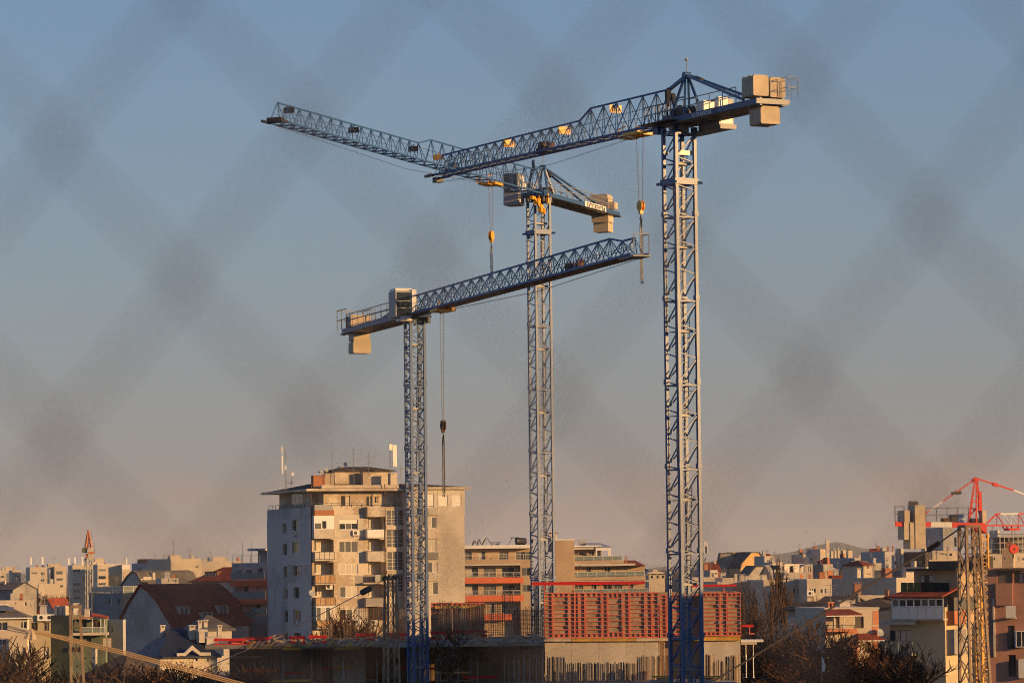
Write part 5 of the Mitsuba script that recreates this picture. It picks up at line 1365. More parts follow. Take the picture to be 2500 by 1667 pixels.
for (a, b, c, d) in ((372, 825, 1830, 920), (480, 1155, 1900, 1245)):
    r = rc(C2, a, b, c, d); rail(kR, FR, r[0], r[1], r[2], -0.08, r[3] - r[2], 1.6, 'white_sheet', 1, 'glass_rail')
r = rc(C2, 1400, 640, 1860, 712); p = MB(FR); b = [FR.pt(r[0], 0.3, r[2]), FR.pt(r[1], 0.3, r[2]), FR.pt(r[1], -9, r[2]), FR.pt(r[0], -9, r[2]), FR.pt(r[0] - 3, -4, r[3] + .4), FR.pt(r[0] + 2.5, -4, r[3] + .3)]
p.raw(b, [[0, 1, 5], [0, 5, 4], [1, 2, 5], [2, 3, 4], [2, 4, 5], [3, 0, 4], [0, 2, 1], [0, 3, 2]]); put('tile_roof', p, 'roof_red', kR)
r = rc(C2, 1440, 545, 1520, 640, n=-1); p = MB(FR); p.box(r[0] + .2, r[1] - .2, -1.6, -1, r[2] - .4, r[3] - .4); p.box(r[0] + .05, r[1] - .05, -1.8, -0.9, r[3] - .3, r[3] - .15); p.box((r[0] + r[1]) / 2 - .1, (r[0] + r[1]) / 2 + .1, -1.4, -1.2, r[3] - .15, r[3] + .3); put('chimney', p, 'brick', kR)

# ------------------------------------------------------------------ houses on the left
PB = 'concrete panel blocks on the far left'
L1 = lambda x, y: (x * 0.14031, 1280 + y * 0.14031)
L2 = lambda x, y: (300 + x * 0.15306, 1280 + y * 0.15306)
L3 = lambda x, y: (x * 0.14031, 1460 + y * 0.14031)
L4 = lambda x, y: (300 + x * 0.15306, 1470 + y * 0.15306)


def px4(S, ws): return [(*S(w[0], w[1]), *S(w[2], w[3]), *w[4:]) for w in ws]


bld('pale panel block at the left edge of the picture, one row of windows showing', 'apartment block', -25, 15, 1392, 1520, 14, 13, 'panel_beige', px4(L1, [(5, 880, 78, 928, 3), (5, 985, 78, 1030, 3)]), roof=[(13, 1383, 36, 1391)], group=None, name='panel_block')
bld('narrow panel block second from the left edge, set back between shaded gaps', 'apartment block', 30, 51, 1391.5, 1500, 14, 13, 'panel_beige', px4(L1, [(262, 888, 342, 932, 3), (262, 1000, 342, 1040, 3)]), name='panel_block')
bld('weathered panel block with two white roof antennas on the far left skyline', 'apartment block', 73, 119, 1384, 1480, 14, 14, 'panel_beige', px4(L1, [(545, 820, 650, 865, 4), (710, 825, 778, 875, 3), (710, 945, 778, 990, 2), (545, 950, 650, 990, 3)]), name='panel_block', ret=False)
kb, Fb, ub = bld('panel block with a dark loggia just under its roof and a brown roof house', 'apartment block', 133, 162, 1383, 1480, 14, 14, 'panel_beige', px4(L1, [(975, 805, 1095, 870, 1), (980, 930, 1095, 975, 4), (1045, 1045, 1098, 1095, 2), (985, 1160, 1095, 1210, 3)]), roof=[(117, 1375, 150, 1383)], name='panel_block', ret=True)
for (x, y0, y1) in ((76, 1360, 1378), (104, 1359, 1377), (168, 1362, 1379)): uu, zz = Fb.uz(x, y1, -5); antenna_panel(kb, Fb, uu, -5, zz, Fb.uz(x, y0, -5)[1] - zz, 0.7)
pole(kb, Fb, Fb.uz(132, 1383, -4)[0], -4, 0, Fb.uz(132, 1358, -4)[1], ((Fb.uz(132, 1360, -4)[1], 1.2), (Fb.uz(132, 1364, -4)[1], 0.9)), 0.07)
kb, Fb, ub = bld('pink beige panel block with four rows of windows behind the small orange crane', 'apartment block', 177, 226, 1379, 1450, 14, 14, 'panel_cream', px4(L1, [(1270, 770, 1398, 832, 4), (1270, 895, 1398, 948, 4), (1275, 1015, 1402, 1065, 4), (1272, 1130, 1398, 1182, 4), (1445, 810, 1490, 840, 1), (1450, 900, 1520, 950, 2), (1450, 1020, 1500, 1070, 2), (1280, 1250, 1398, 1300, 4)]), roof=[(224, 1371, 247, 1379), (232, 1362, 254, 1376)], name='panel_block', ret=True)
for (x, y0, y1) in ((183, 1360, 1377), (201, 1359, 1379)): uu, zz = Fb.uz(x, y1, -5); antenna_panel(kb, Fb, uu, -5, zz, Fb.uz(x, y0, -5)[1] - zz, 0.7)
kb, Fb, ub = bld('panel block with a wide blank cream end wall right of the small orange crane', 'apartment block', 238, 297, 1378, 1430, 14, 15, 'panel_cream', px4(L1, [(1715, 770, 1842, 815, 4), (1710, 890, 1845, 950, 1), (1715, 1010, 1842, 1055, 4)]), cap='white_sheet', name='panel_block', ret=True, bands=((262, 1387, 297, 1402, 'panel_cream'), (262, 1404, 297, 1436, 'plaster_ochre')))
bld('sunlit end block with tiny windows at the right end of the panel blocks', 'apartment block', 298, 318, 1377.5, 1428, 14, 13, 'panel_cream', px4(L1, [(2138, 830, 2155, 858, 1), (2138, 895, 2155, 945, 1)]), bands=((298, 1378, 317.5, 1389, 'white_shutter'),), name='panel_block')
uu, zz = Fb.uz(316, 1376, 4); antenna_panel(kb, Fb, uu, -4, zz, 2.5, 0.5)
bld('low cream block with a blank wall behind bare trees on the left', 'house', 94, 147, 1424.5, 1000, 16, 9, 'panel_cream', px4(L1, [(720, 1115, 790, 1165, 2), (720, 1240, 790, 1290, 1)]), name='house')
bld('white house with big white framed windows below the panel blocks', 'house', 31, 80, 1428, 900, 12, 9, 'plaster_light', px4(L1, [(255, 1080, 362, 1152, 2), (425, 1082, 512, 1150, 3), (425, 1205, 560, 1272, 3), (260, 1205, 330, 1260, 2)]), roof=[(47, 1421, 56, 1428), (69, 1417, 92, 1428)], name='house')
gable_house('dark roofed house in shade at the left edge', 'house', -30, 31, 1440, 850, -30, 9, 1.6, 'plaster_dark', 'roof_grey', chim=((8, 1420, 12, 1430, 'plaster_light', -3),))
gable_house('small house with a steep dark red gable roof', 'house', 99, 133, 1490, 620, -15, 8, 1.9, 'panel_beige', 'roof_red', along='n', wins=((112, 1478, 120, 1486, 1),))
bld('row of sunlit low cream walls and roofs above the purple roofed house', 'house', -30, 82, 1466, 700, 8, 10, 'panel_cream', px4(L3, [(250, 60, 275, 110, 1), (430, 60, 465, 130, 1), (505, 80, 540, 150, 1)]), roof=[(60, 1458, 66, 1466)], name='house')
k, F, u1 = gable_house('cream house with a dark purple mansard roof in the bottom left corner', 'house', -70, 67, 1507, 420, 6, 10, 1.35, 'panel_cream', 'roof_grey', wins=px4(L3, [(-60, 410, 130, 560, 2), (345, 400, 468, 525, 2), (-40, 700, 115, 820, 2), (330, 850, 420, 960, 1), (-30, 960, 110, 1090, 2)]), hip=2.6, ret=True)
m = MB(F); m.box(-.5, u1 + .5, 0.32, 0.45, -0.2, -0.05); put('gutter', m, 'white_sheet', k)
m = MB(F); m.box(-2, u1 - 2.3, -5.3, -4.7, 1.33, 1.45); put('ridge_cap', m, 'white_sheet', k)
for x in (5, 22): uu, zz = F.uz(x + 3, 1489, -1.5); m = MB(F); m.raw([F.pt(uu - .35, -2.4, zz + .25), F.pt(uu + .35, -2.4, zz + .25), F.pt(uu + .35, -1.2, zz - .05), F.pt(uu - .35, -1.2, zz - .05), F.pt(uu - .35, -2.4, zz + .38), F.pt(uu + .35, -2.4, zz + .38), F.pt(uu + .35, -1.2, zz + .08), F.pt(uu - .35, -1.2, zz + .08)], BOXF); put('roof_window', m, 'glass_grey', k)
m = MB(F); m.prism([(u1 - 4, -14), (u1 + 0.01, -14), (u1 + 0.01, -7), (u1 - 4, -7)], 0.0, 1.2); put('annexe', m, 'plaster_green', k)
k, F, u1 = bld('flat cream house with brown doors and two air conditioners at bottom left', 'house', 70, 126, 1502, 440, 6, 10, 'plaster_yellow', px4(L3, [(545, 418, 655, 560, 2), (770, 420, 852, 560, 2), (700, 850, 850, 1050, 2)]), frame='brown_frame', ret=True)
for x in (730, 870): q = F.rect(*L3(x - 40, 330), *L3(x + 40, 392)); aircon(k, F, (q[0] + q[1]) / 2, q[2], 0.05, 1.1, 0.8)
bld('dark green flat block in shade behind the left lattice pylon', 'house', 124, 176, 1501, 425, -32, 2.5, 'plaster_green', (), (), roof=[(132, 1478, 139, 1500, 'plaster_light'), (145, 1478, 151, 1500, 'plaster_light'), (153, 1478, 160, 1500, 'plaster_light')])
k, F, u1 = bld('house with a covered balcony under a slanting red awning, behind the left pylon', 'house', 178, 258, 1512, 405, 4, 9, 'plaster_green', px4(L3, [(1420, 410, 1500, 500, 2), (1620, 400, 1745, 505, 2), (1500, 690, 1585, 800, 1), (1780, 680, 1945, 860, 2)]), frame='brown_frame', ret=True)
q = F.rect(*L3(1270, 595), *L3(1885, 642), 1.4); m = MB(F); m.box(q[0], q[1], 0, 1.4, q[2], q[3]); put('balcony', m, 'panel_cream', k)
q = F.rect(*L3(1390, 508), *L3(1830, 592), 1.35); rail(k, F, q[0], q[1], q[2], 1.35, q[3] - q[2], 1.4, 'white_sheet', 0, 'glass_rail', back=1.3)
q = F.rect(*L3(1590, 280), *L3(1865, 355), 1.4); m = MB(F)
m.raw([F.pt(q[0], 1.5, q[3] - .15), F.pt(q[1], 1.5, q[2]), F.pt(q[1], -3, q[2] + .1), F.pt(q[0], -3, q[3]), F.pt(q[0], 1.5, q[3]), F.pt(q[1], 1.5, q[2] + .15), F.pt(q[1], -3, q[2] + .25), F.pt(q[0], -3, q[3] + .15)], BOXF); put('awning', m, 'roof_red', k)
q = F.rect(*L3(1270, 325), *L3(1620, 380), 1.4); m = MB(F); m.box(q[0], q[1], 0, 1.5, q[2] + .2, q[3]); put('awning', m, 'terracotta', k)
for xx in (1600, 1745, 1815): q = F.rect(*L3(xx, 355), *L3(xx + 14, 595), 1.35); m = MB(F); m.box(q[0], q[1], 1.28, 1.35, q[2], q[3]); put('post', m, 'white_sheet', k)
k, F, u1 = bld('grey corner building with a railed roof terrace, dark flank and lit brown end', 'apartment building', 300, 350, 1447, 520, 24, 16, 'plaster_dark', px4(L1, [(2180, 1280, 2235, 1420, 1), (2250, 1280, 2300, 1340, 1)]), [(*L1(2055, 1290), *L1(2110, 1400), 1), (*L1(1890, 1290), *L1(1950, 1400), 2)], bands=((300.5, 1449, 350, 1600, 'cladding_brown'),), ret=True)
rail(k, F, 0.1, u1, 0.0, -0.1, 0.9, 1.5, 'white_sheet', 1, 'glass_rail'); rail(k, F.left(0), -15, -0.1, 0.0, -0.1, 0.9, 1.6, 'white_sheet', 1, 'glass_rail')
bld('plain blue grey flank between the awning house and the big gable', 'house', 262, 300, 1512, 410, -34, 0.5, 'plaster_smooth_grey', px4(L3, [(1930, 480, 1985, 600, 2)]))


def mansard(label, D, yaw, poly, depth, wallm, roofm, cat='house'):
    """A house whose gable outline is given in pixels; the roof follows the outline into the depth."""
    k = thing('house', label, cat)
    F = Fr(P(*poly[0], D), yaw)
    pts = [F.uz(*q) for q in poly]
    zb = BASE - F.o[2]
    pg = [(pts[0][0], zb)] + pts + [(pts[-1][0], zb)]
    m = MB(F); m.prism(pg, -depth, 0); put('wall', m, wallm, k)
    r = MB(F); th = 0.22
    for (a, b) in zip(pts[:-1], pts[1:]):
        d = np.array(b) - a; n = np.array([-d[1], d[0]]); n = n / np.linalg.norm(n)
        e = d / np.linalg.norm(d) * 0.12
        r.prism([tuple(np.array(a) - e + n * 0.02), tuple(np.array(b) + e + n * 0.02), tuple(np.array(b) + e + n * th), tuple(np.array(a) - e + n * th)], -depth - 0.3, 0.3)
    put('roof', r, roofm, k)
    return k, F, pts


kM, FM, ptsM = mansard('big house with a tall blank grey gable and a long dark red mansard roof', 478, -40, [(289, 1528), (313, 1478), (344, 1430), (362, 1443), (384, 1468), (421, 1530)], 14, 'plaster_grey', 'roof_red')
GU = ptsM[-1][0]
FMr = FM.right(ptsM[4][0])
um, zm = (ptsM[4][0] + ptsM[5][0]) / 2, (ptsM[4][1] + ptsM[5][1]) / 2
for dn, lift in ((-3.2, .5), (-6.8, -.3), (-10.4, .5)):
    zz = zm + lift; uu = um - lift * (ptsM[5][0] - ptsM[4][0]) / (ptsM[4][1] - ptsM[5][1])
    m = MB(FM); m.box(uu - 1.0, uu + .75, dn - .95, dn + .95, zz - .8, zz + .55); dk = put('dormer', m, 'plaster_grey', kM)
    m = MB(FM); m.box(uu - 1.1, uu + .95, dn - 1.1, dn + 1.1, zz + .55, zz + .7); put('dormer_roof', m, 'roof_red', dk)
    for q in (-.5, .25): m = MB(FM); m.box(uu + .75, uu + .78, dn + q - .1, dn + q + .4, zz - .55, zz + .4); put('dormer_window', m, 'glass_grey', dk)
for (a, b, c, d) in ((352, 1420, 361, 1434), (417, 1446, 422, 1456)):
    q = FMr.rect(a, b, c, d, -4); m = MB(FMr); m.box(q[0], q[1], -4.8, -4, q[2] - 1.5, q[3]); put('chimney', m, 'brick' if a < 400 else 'plaster_light', kM)
k, F, pts = mansard('smaller grey gabled house with a grey green roof behind the big gable', 640, -38, [(296, 1432), (312, 1408), (325, 1396), (334, 1400), (344, 1420), (350, 1432)], 14, 'plaster_smooth_grey', 'roof_grey')
Fq = F.right(pts[3][0])
for (a, b, c, d, mm) in ((350, 1407, 370, 1424, 'plaster_light'), (373, 1397, 379, 1408, 'plaster_light'), (344, 1412, 349, 1427, 'plaster_light')): q = Fq.rect(a, b, c, d, 1.0); m = MB(Fq); m.box(q[0], q[1], -2, 1.0, q[2] - 1, q[3]); put('dormer' if c - a > 10 else 'chimney', m, mm, k)
gable_house('long lower dark red mansard roof between the big grey gable and the coral building', 'house', 428, 572, 1536, 492, 4, 11, 4.0, 'plaster_grey', 'roof_red')
bld('tall blank beige block with a shaded grey flank left of the tall apartment block', 'apartment block', 417, 492, 1363.5, 1100, 24, 22, 'panel_cream', px4(L2, [(1165, 650, 1205, 690, 2), (1180, 760, 1205, 790, 1)]), [(*L2(590, 640), *L2(625, 700), 1), (*L2(680, 740), *L2(700, 800), 1)], roof=[(415, 1355, 442, 1363), (405, 1365, 417, 1371)], name='apartment_block')
kq, Fq, uq = bld('shaded grey block with a brick roof house and a tall cross-shaped aerial', 'apartment block', 322, 405, 1375, 1140, -36, 3, 'plaster_grey', px4(L2, [(240, 680, 285, 740, 2), (330, 680, 420, 745, 3)]), roof=[(336, 1364, 372, 1374, 'brick')], name='apartment_block', ret=True)
pole(kq, Fq, Fq.uz(424, 1352, -2)[0], -2, Fq.uz(424, 1356, -2)[1], Fq.uz(424, 1317, -2)[1], ((Fq.uz(424, 1325, -2)[1], 1.6),), 0.09)
bld('long pale roof parapet with weathered panels beyond the brown mansard', 'apartment block', 492, 594, 1370, 1200, 10, 14, 'panel_cream', (), roof=[(519, 1359, 556, 1371), (500, 1364, 506, 1370)], bands=((495, 1371, 512, 1378, 'concrete'), (516, 1371, 536, 1378, 'concrete'), (562, 1371, 590, 1378, 'concrete')), name='apartment_block')
bld('small cream house with a railed terrace between the gables and the blank block', 'house', 394, 436, 1411, 560, 12, 8, 'plaster_light', px4(L2, [(690, 865, 735, 905, 1), (770, 870, 850, 920, 3)]), roof=[(420, 1402, 428, 1411, 'brick')], base=-8)
k, F, u1 = gable_house('brown hip roofed house with a glazed dormer left of the coral building', 'house', 468, 572, 1416, 540, -28, 8, 1.9, 'plaster_grey', 'roof_red', px4(L2, [(1110, 985, 1180, 1060, 2), (1440, 985, 1560, 1080, 2)]), hip=3.0, ret=True)
q = F.rect(*L2(1305, 745), *L2(1500, 850), -1.2); m = MB(F); m.box(q[0], q[1], -3, -1.2, q[2], q[3]); dk = put('dormer', m, 'brown_frame', k)
for i in range(4): m = MB(F); w4 = (q[1] - q[0]) / 4; m.box(q[0] + w4 * (i + .2), q[0] + w4 * (i + .7), -1.2, -1.17, q[2] + .2, q[3] - .3); put('dormer_window', m, 'glass_curtain', dk)
# the other coral building, in shade, against the tall block
k, F, u1 = bld('shaded grey building with dull red balcony bands at the left side of the tall block', 'apartment building', 566, 668, 1374, 500, -27, 12, 'plaster_grey', px4(L2, [(1805, 730, 1895, 800, 2), (1955, 720, 2055, 790, 2), (2150, 690, 2230, 780, 2), (1930, 960, 2060, 1075, 2), (2140, 970, 2220, 1060, 2), (1800, 990, 1890, 1100, 2), (1800, 1250, 1910, 1390, 2), (2110, 1270, 2190, 1340, 2), (1800, 1490, 1900, 1660, 2), (1920, 1500, 2080, 1690, 2), (2110, 1590, 2240, 1700, 1)]), frame='grey_sheet', ret=True)
for i, (a, b, c, d, mm) in enumerate(((1710, 890, 2420, 985, 'cladding_coral'), (1700, 1200, 2420, 1270, 'cladding_coral'), (1700, 1490, 2420, 1540, 'cladding_coral'), (1740, 1780, 2420, 1850, 'cladding_coral'))):
    q = F.rect(*L2(a, b), *L2(c, d), 1.2); m = MB(F); m.box(q[0], q[1], 0, 1.2 if i < 4 else 1.0, q[2], q[3]); put('balcony', m, mm, k)
for (a, b, c, d) in ((1720, 770, 2260, 870), (1700, 1070, 2270, 1195), (1700, 1390, 2050, 1490), (2050, 1340, 2285, 1430)):
    q = F.rect(*L2(a, b), *L2(c, d), 1.1); rail(k, F, q[0], q[1], q[2], 1.1, q[3] - q[2], 1.3, 'grey_sheet', 1, 'glass_rail')
q = F.rect(*L2(2045, 1440), *L2(2420, 1850), 1.25); q = (q[0], q[1] + .3, q[2], q[3]); m = MB(F); m.box(q[0], q[1], 0, 1.25, q[2], q[3]); put('bay', m, 'plaster_dark', k)
q = F.rect(*L2(2155, 420), *L2(2300, 600), -1.5); m = MB(F); m.box(q[0], q[1], -8, -1.5, q[2] - .5, q[3]); put('roof_house', m, 'plaster_grey', k)
q = F.rect(*L2(2010, 380), *L2(2300, 420), -1); m = MB(F); m.box(q[0], q[1], -8, -.6, q[2], q[3]); put('roof_slab', m, 'plaster_grey', k)
rail(k, F, 0, F.uz(*L2(2160, 560))[0], 0, -0.2, 1.0, 1.3, 'galvanized', 3)
for x in (1905, 2050): uu = F.uz(*L2(x, 600), -3)[0]; pole(k, F, uu, -3, 0, F.uz(*L2(x, 270), -3)[1], (), 0.035)
# the house with the blue roof
kb, F, u1 = gable_house('low cream house with a steep blue slate roof, many chimneys and a pointed dormer', 'house', 390, 530, 1597, 350, 22, 7.5, 2.5, 'panel_cream', 'roof_blue', px4(L4, [(1340, 885, 1368, 945, 1), (1110, 850, 1195, 930, 2), (1000, 850, 1070, 910, 2)]), hip=2.2, ret=True,
                        chim=((463, 1531, 477, 1560, 'plaster_light', -2.0), (484, 1520, 493, 1533, 'plaster_light', -4.5), (498, 1518, 507, 1533, 'plaster_light', -4.5), (532, 1531, 542, 1556, 'plaster_light', -3.0), (392, 1531, 403, 1549, 'plaster_light', -4.0)))
q = F.rect(505, 1555, 546, 1580, -0.8); m = MB(F); m.box(q[0], q[1], -5, -0.8, q[2] - .8, q[3]); put('dormer', m, 'plaster_light', kb)
q = F.rect(432, 1583, 515, 1600, 0.5); w = q[1] - q[0]; m = MB(F)
m.prism([(q[0], q[2]), (q[0] + w * .25, q[2]), (q[0] + w * .45, q[3] - .1), (q[0] + w * .68, q[2]), (q[1], q[2]), (q[1], q[2] + .28), (q[0] + w * .7, q[2] + .3), (q[0] + w * .45, q[3] + .35), (q[0] + w * .22, q[2] + .3), (q[0], q[2] + .28)], 0.2, 0.5); put('bargeboard', m, 'plaster_light', kb)
q = F.rect(486, 1542, 500, 1568, -1.0); m = MB(F); m.box(q[0], q[1], -3, -1.0, q[2], q[3]); m.box(q[0] - .1, q[1] + .25, -3, -.9, q[3], q[3] + .25); put('round_dormer', m, 'plaster_light', kb)
k, F, u1 = gable_house('slate roofed wing with a pointed grey roof behind the blue roofed house', 'house', 488, 566, 1532, 372, 20, 6, 1.25, 'plaster_light', 'roof_grey', hip=1.45, ret=True)
gable_house('low cottage with an old brown tile roof in the bottom left', 'house', 200, 290, 1648, 300, -24, 8, 1.6, 'brick', 'roof_felt', hip=1.5, chim=((225, 1587, 233, 1617, 'plaster_light', -2.5),))
# ------------------------------------------------------------------ houses on the right
S31 = lambda x, y: (1700 + x * 0.12755, 1300 + y * 0.12755)
S32 = lambda x, y: (1960 + x * 0.12755, 1290 + y * 0.12755)
S35 = lambda x, y: (2160 + x * 0.1595, 1150 + y * 0.1595)
S36 = lambda x, y: (2160 + x * 0.183, 1380 + y * 0.183)
S37 = lambda x, y: (1900 + x * 0.14479, 1440 + y * 0.14479)
q4 = lambda S, *a: (*S(a[0], a[1]), *S(a[2], a[3]), *a[4:])
bld('long low panel building behind bare trees, left part beside the right-hand formwork', 'apartment block', 1752, 1863, 1422, 540, 8, 12, 'panel_beige', px4(S31, [(1085, 1105, 1232, 1210, 2), (700, 1110, 800, 1200, 2)]), name='panel_block', cap='plaster_light')
bld('weathered low panel building with five windows behind the tall bare trees', 'apartment block', 1864, 1968, 1415, 530, 8, 12, 'panel_beige', px4(S31, [(1345, 1065, 1472, 1162, 2), (1530, 1060, 1642, 1162, 2), (1660, 1075, 1722, 1118, 1), (1850, 1060, 1905, 1165, 1), (1930, 1060, 2012, 1165, 3)]), name='panel_block', bands=((1896, 1431, 1912, 1434, 'roof_red'),))
k, F, u1 = bld('low panel building with three white windows and stained parapet, right of the bare trees', 'apartment block', 1970, 2054, 1415.5, 525, 8, 12, 'panel_beige', px4(S32, [(130, 1142, 252, 1232, 3), (335, 1150, 448, 1242, 2), (525, 1122, 682, 1246, 4)]), cap='plaster_light', name='panel_block', ret=True)
q = F.rect(*S32(110, 1240), *S32(165, 1290)); aircon(k, F, (q[0] + q[1]) / 2, q[2], 0.05, 1.0, 0.8)
k, F, u1 = bld('corner block with a dark blank flank and a lit tan front with pale cross bands', 'apartment block', 2127, 2177, 1411, 480, 30, 9, 'panel_beige', (), [(*S32(1180, 1150), *S32(1260, 1210), 2)], roof=[(2150, 1395, 2178, 1410)], bands=((2127.5, 1425, 2177, 1429, 'plaster_light'), (2150, 1429, 2153, 1453, 'plaster_light')), name='apartment_block', ret=True)
bld('lit tan block right of the cross banded one, behind green balcony boards', 'apartment block', 2188, 2235, 1409.5, 470, 28, 9, 'panel_beige', (), (), roof=[(2212, 1396, 2232, 1410)], name='apartment_block')
# the ochre gable and its neighbours
k, F, pts = mansard('bright ochre gabled house with a dark grey roof and many chimneys on the right skyline', 900, 26, [(1808, 1386), (1810, 1376), (1834, 1349), (1852, 1349), (1873, 1374), (1873, 1386)], 12, 'plaster_ochre', 'roof_grey')
for (a, b, c, d) in ((1851, 1362, 1856, 1369),): q = F.rect(a, b, c, d); window(k, Fr(F.pt(0, 0.1, 0), F.yaw), q, 1, ('glass_dark',), 'brown_frame', rec=0)
for (a, b, c, d, mm) in ((1788, 1348, 1796, 1362, 'plaster_ochre'), (1806, 1349, 1826, 1354, 'plaster_light'), (1797, 1348, 1805, 1372, 'roof_grey')): q = F.rect(a, b, c, d, -7); m = MB(F); m.box(q[0], q[1], -8.5, -7, q[2] - 2, q[3]); put('chimney', m, mm, k)
for (a, b) in ((1817, 1346), (1821, 1346)): q = F.uz(a, b, -7); m = MB(F); m.box(q[0] - .25, q[0] + .25, -7.8, -7.3, q[1] - .5, q[1]); put('chimney_pot', m, 'brick', k)
mansard('wide dark grey roof with an arched gable, left of the ochre gable', 905, 4, [(1752, 1392), (1760, 1351), (1788, 1351), (1806, 1388)], 3, 'plaster_dark', 'roof_grey')
bld('small cream house with one double window right of the ochre gable', 'house', 1866, 1889, 1357, 880, 14, 8, 'plaster_light', px4(S31, [(1345, 515, 1410, 560, 2)]), roof=[(1871, 1351, 1880, 1357, 'roof_red')])
bld('cream stepped wall below the small cream house', 'house', 1886, 1913, 1372, 870, 10, 8, 'panel_beige', px4(S31, [(1560, 640, 1600, 665, 1)]))
k, F, pts = mansard('house with a pale sloping side wall and black gable beneath the ochre gable', 700, -32, [(1868, 1414), (1870, 1384), (1882, 1380), (1887, 1414)], 13, 'plaster_dark', 'plaster_light')
Fl_ = F.left(pts[1][0])
k, F, u1 = gable_house('house with a pinkish roof and three roof windows right of the black gable', 'house', 1884, 1918, 1402, 690, 12, 7, 1.6, 'plaster_light', 'panel_beige', ret=True)
for x in (1889, 1895, 1899): q = F.uz(x, 1391, -2.4); m = MB(F); m.raw([F.pt(q[0] - .4, -3.2, q[1] + .75), F.pt(q[0] + .4, -3.2, q[1] + .75), F.pt(q[0] + .4, -1.6, q[1] + .0), F.pt(q[0] - .4, -1.6, q[1]), F.pt(q[0] - .4, -3.2, q[1] + .95), F.pt(q[0] + .4, -3.2, q[1] + .95), F.pt(q[0] + .4, -1.6, q[1] + .2), F.pt(q[0] - .4, -1.6, q[1] + .2)], BOXF); put('roof_window', m, 'glass_dark', k)
mansard('pale triangular roof wall sloping down to the left below the ochre gable', 720, 10, [(1821, 1414), (1846, 1383), (1868, 1383), (1868, 1414)], 8, 'plaster_light', 'roof_grey')
bld('low tan wall right behind the top of the tallest mast foot', 'house', 1690, 1751, 1409, 640, 6, 8, 'panel_beige')
bld('white cube house with a grey flank left of the low tan wall end', 'house', 1733, 1752, 1391, 650, 24, 6, 'plaster_light', px4(S31, [(290, 765, 335, 850, 1), (345, 760, 392, 800, 1)]))
gable_house('dull red roofed house far behind the telecom panel', 'house', 1733, 1758, 1393, 760, 10, 7, 1.5, 'brick', 'roof_red', chim=((1744, 1369, 1748, 1378, 'plaster_light', -3),))
bld('small tan roof house with a brown parapet left of the dull red roof', 'house', 1716, 1730, 1372, 780, 10, 6, 'panel_beige')
bld('low cream wall with two chimneys in front of the black gable', 'house', 1763, 1791, 1410, 610, 8, 6, 'panel_beige', roof=[(1794, 1400, 1800, 1420, 'concrete')])
kt = thing('telecom_mast', 'white telecom antenna on a thin dark mast right beside the tallest blue crane mast', 'antenna')
Ft = Fr(P(1717, 1350, 500), 0); m = MB(Ft); m.ftube([(-0.1, 0, -14), (-0.1, 0, 0.4)], 0.1, 6); m.fbar((-0.1, 0, -1.6), (0.3, 0, -0.6), 0.08); put('pole', m, 'dark_steel', kt)
q = Ft.rect(1718, 1321, 1728, 1351); m = MB(Ft); m.box(q[0], q[1], 0.1, 0.3, q[2], q[3]); put('antenna_panel', m, 'white_sheet', kt)
q = Ft.rect(1723, 1333, 1725.5, 1350); m = MB(Ft); m.box(q[0], q[1], 0.3, 0.4, q[2], q[3]); put('radio_unit', m, 'dark_steel', kt)
q = Ft.rect(1708, 1324, 1715, 1349); m = MB(Ft); m.box(q[0], q[1], -0.3, -0.1, q[2], q[3]); put('antenna_panel', m, 'grey_sheet', kt)
k, F, u1 = bld('unfinished flat roofed house with a bare concrete frame on top and coloured wall fields', 'house', 1917, 1984, 1397, 620, 8, 10, 'concrete', px4(S31, [(1750, 690, 1760, 700, 1)]) * 0, bands=((1953, 1401, 1960, 1415, 'plaster_peach'), (1972, 1401, 1981, 1415, 'plaster_pink')), ret=True)
q = F.rect(1964, 1377, 1984, 1397); m = MB(F)
for a, b in ((q[0], q[0] + .3), (q[0] + .75, q[0] + .95), (q[1] - .3, q[1])): m.box(a, b, -0.4, 0, 0, q[3]); m.box(a, b, -4, -3.6, 0, q[3])
m.box(q[0], q[1], -4, 0, q[3] - .3, q[3]); put('frame', m, 'concrete', k)
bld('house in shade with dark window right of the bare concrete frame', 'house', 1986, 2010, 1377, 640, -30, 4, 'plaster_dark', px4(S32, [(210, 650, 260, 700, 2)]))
bld('tan chimney block and shed left of the sign tower', 'house', 1961, 1974, 1353, 900, 20, 7, 'panel_beige')
bld('dark window house with a pale top right of the tan chimney block', 'house', 1976, 1985, 1359, 880, 10, 7, 'panel_beige', px4(S32, [(120, 565, 190, 610, 1)]))
k, F, u1 = bld('grey roof cube with a white sign on the right skyline', 'house', 2002, 2018, 1340, 900, 24, 7, 'plaster_light', ret=True)
q = F.rect(2006, 1342, 2016, 1350); m = MB(F); m.prism([(q[0], q[2]), (q[1], q[2]), (q[0], q[3])], 0.02, 0.06); put('sign', m, 'plaster_ochre', k)
k = thing('sign_tower', 'slender white advertising tower rising in front of the mountain', 'tower')
Ft = Fr(P(2016, 1338, 870), 10); q = Ft.rect(2017, 1322, 2025, 1340); m = MB(Ft); m.box(q[0], q[1], -0.6, 0, q[2] - 12, q[3]); put('shaft', m, 'plaster_light', k)
q2 = Ft.rect(2016.5, 1316, 2024, 1321); m = MB(Ft); m.box(q2[0], q2[1], -0.5, 0.1, q2[2], q2[3]); put('head', m, 'plaster_light', k); m = MB(Ft); m.box(q[0] + .3, q[1] - .25, 0, .03, q[2] + .2, q[3] - .4); put('sign_panel', m, 'plaster_ochre', k)
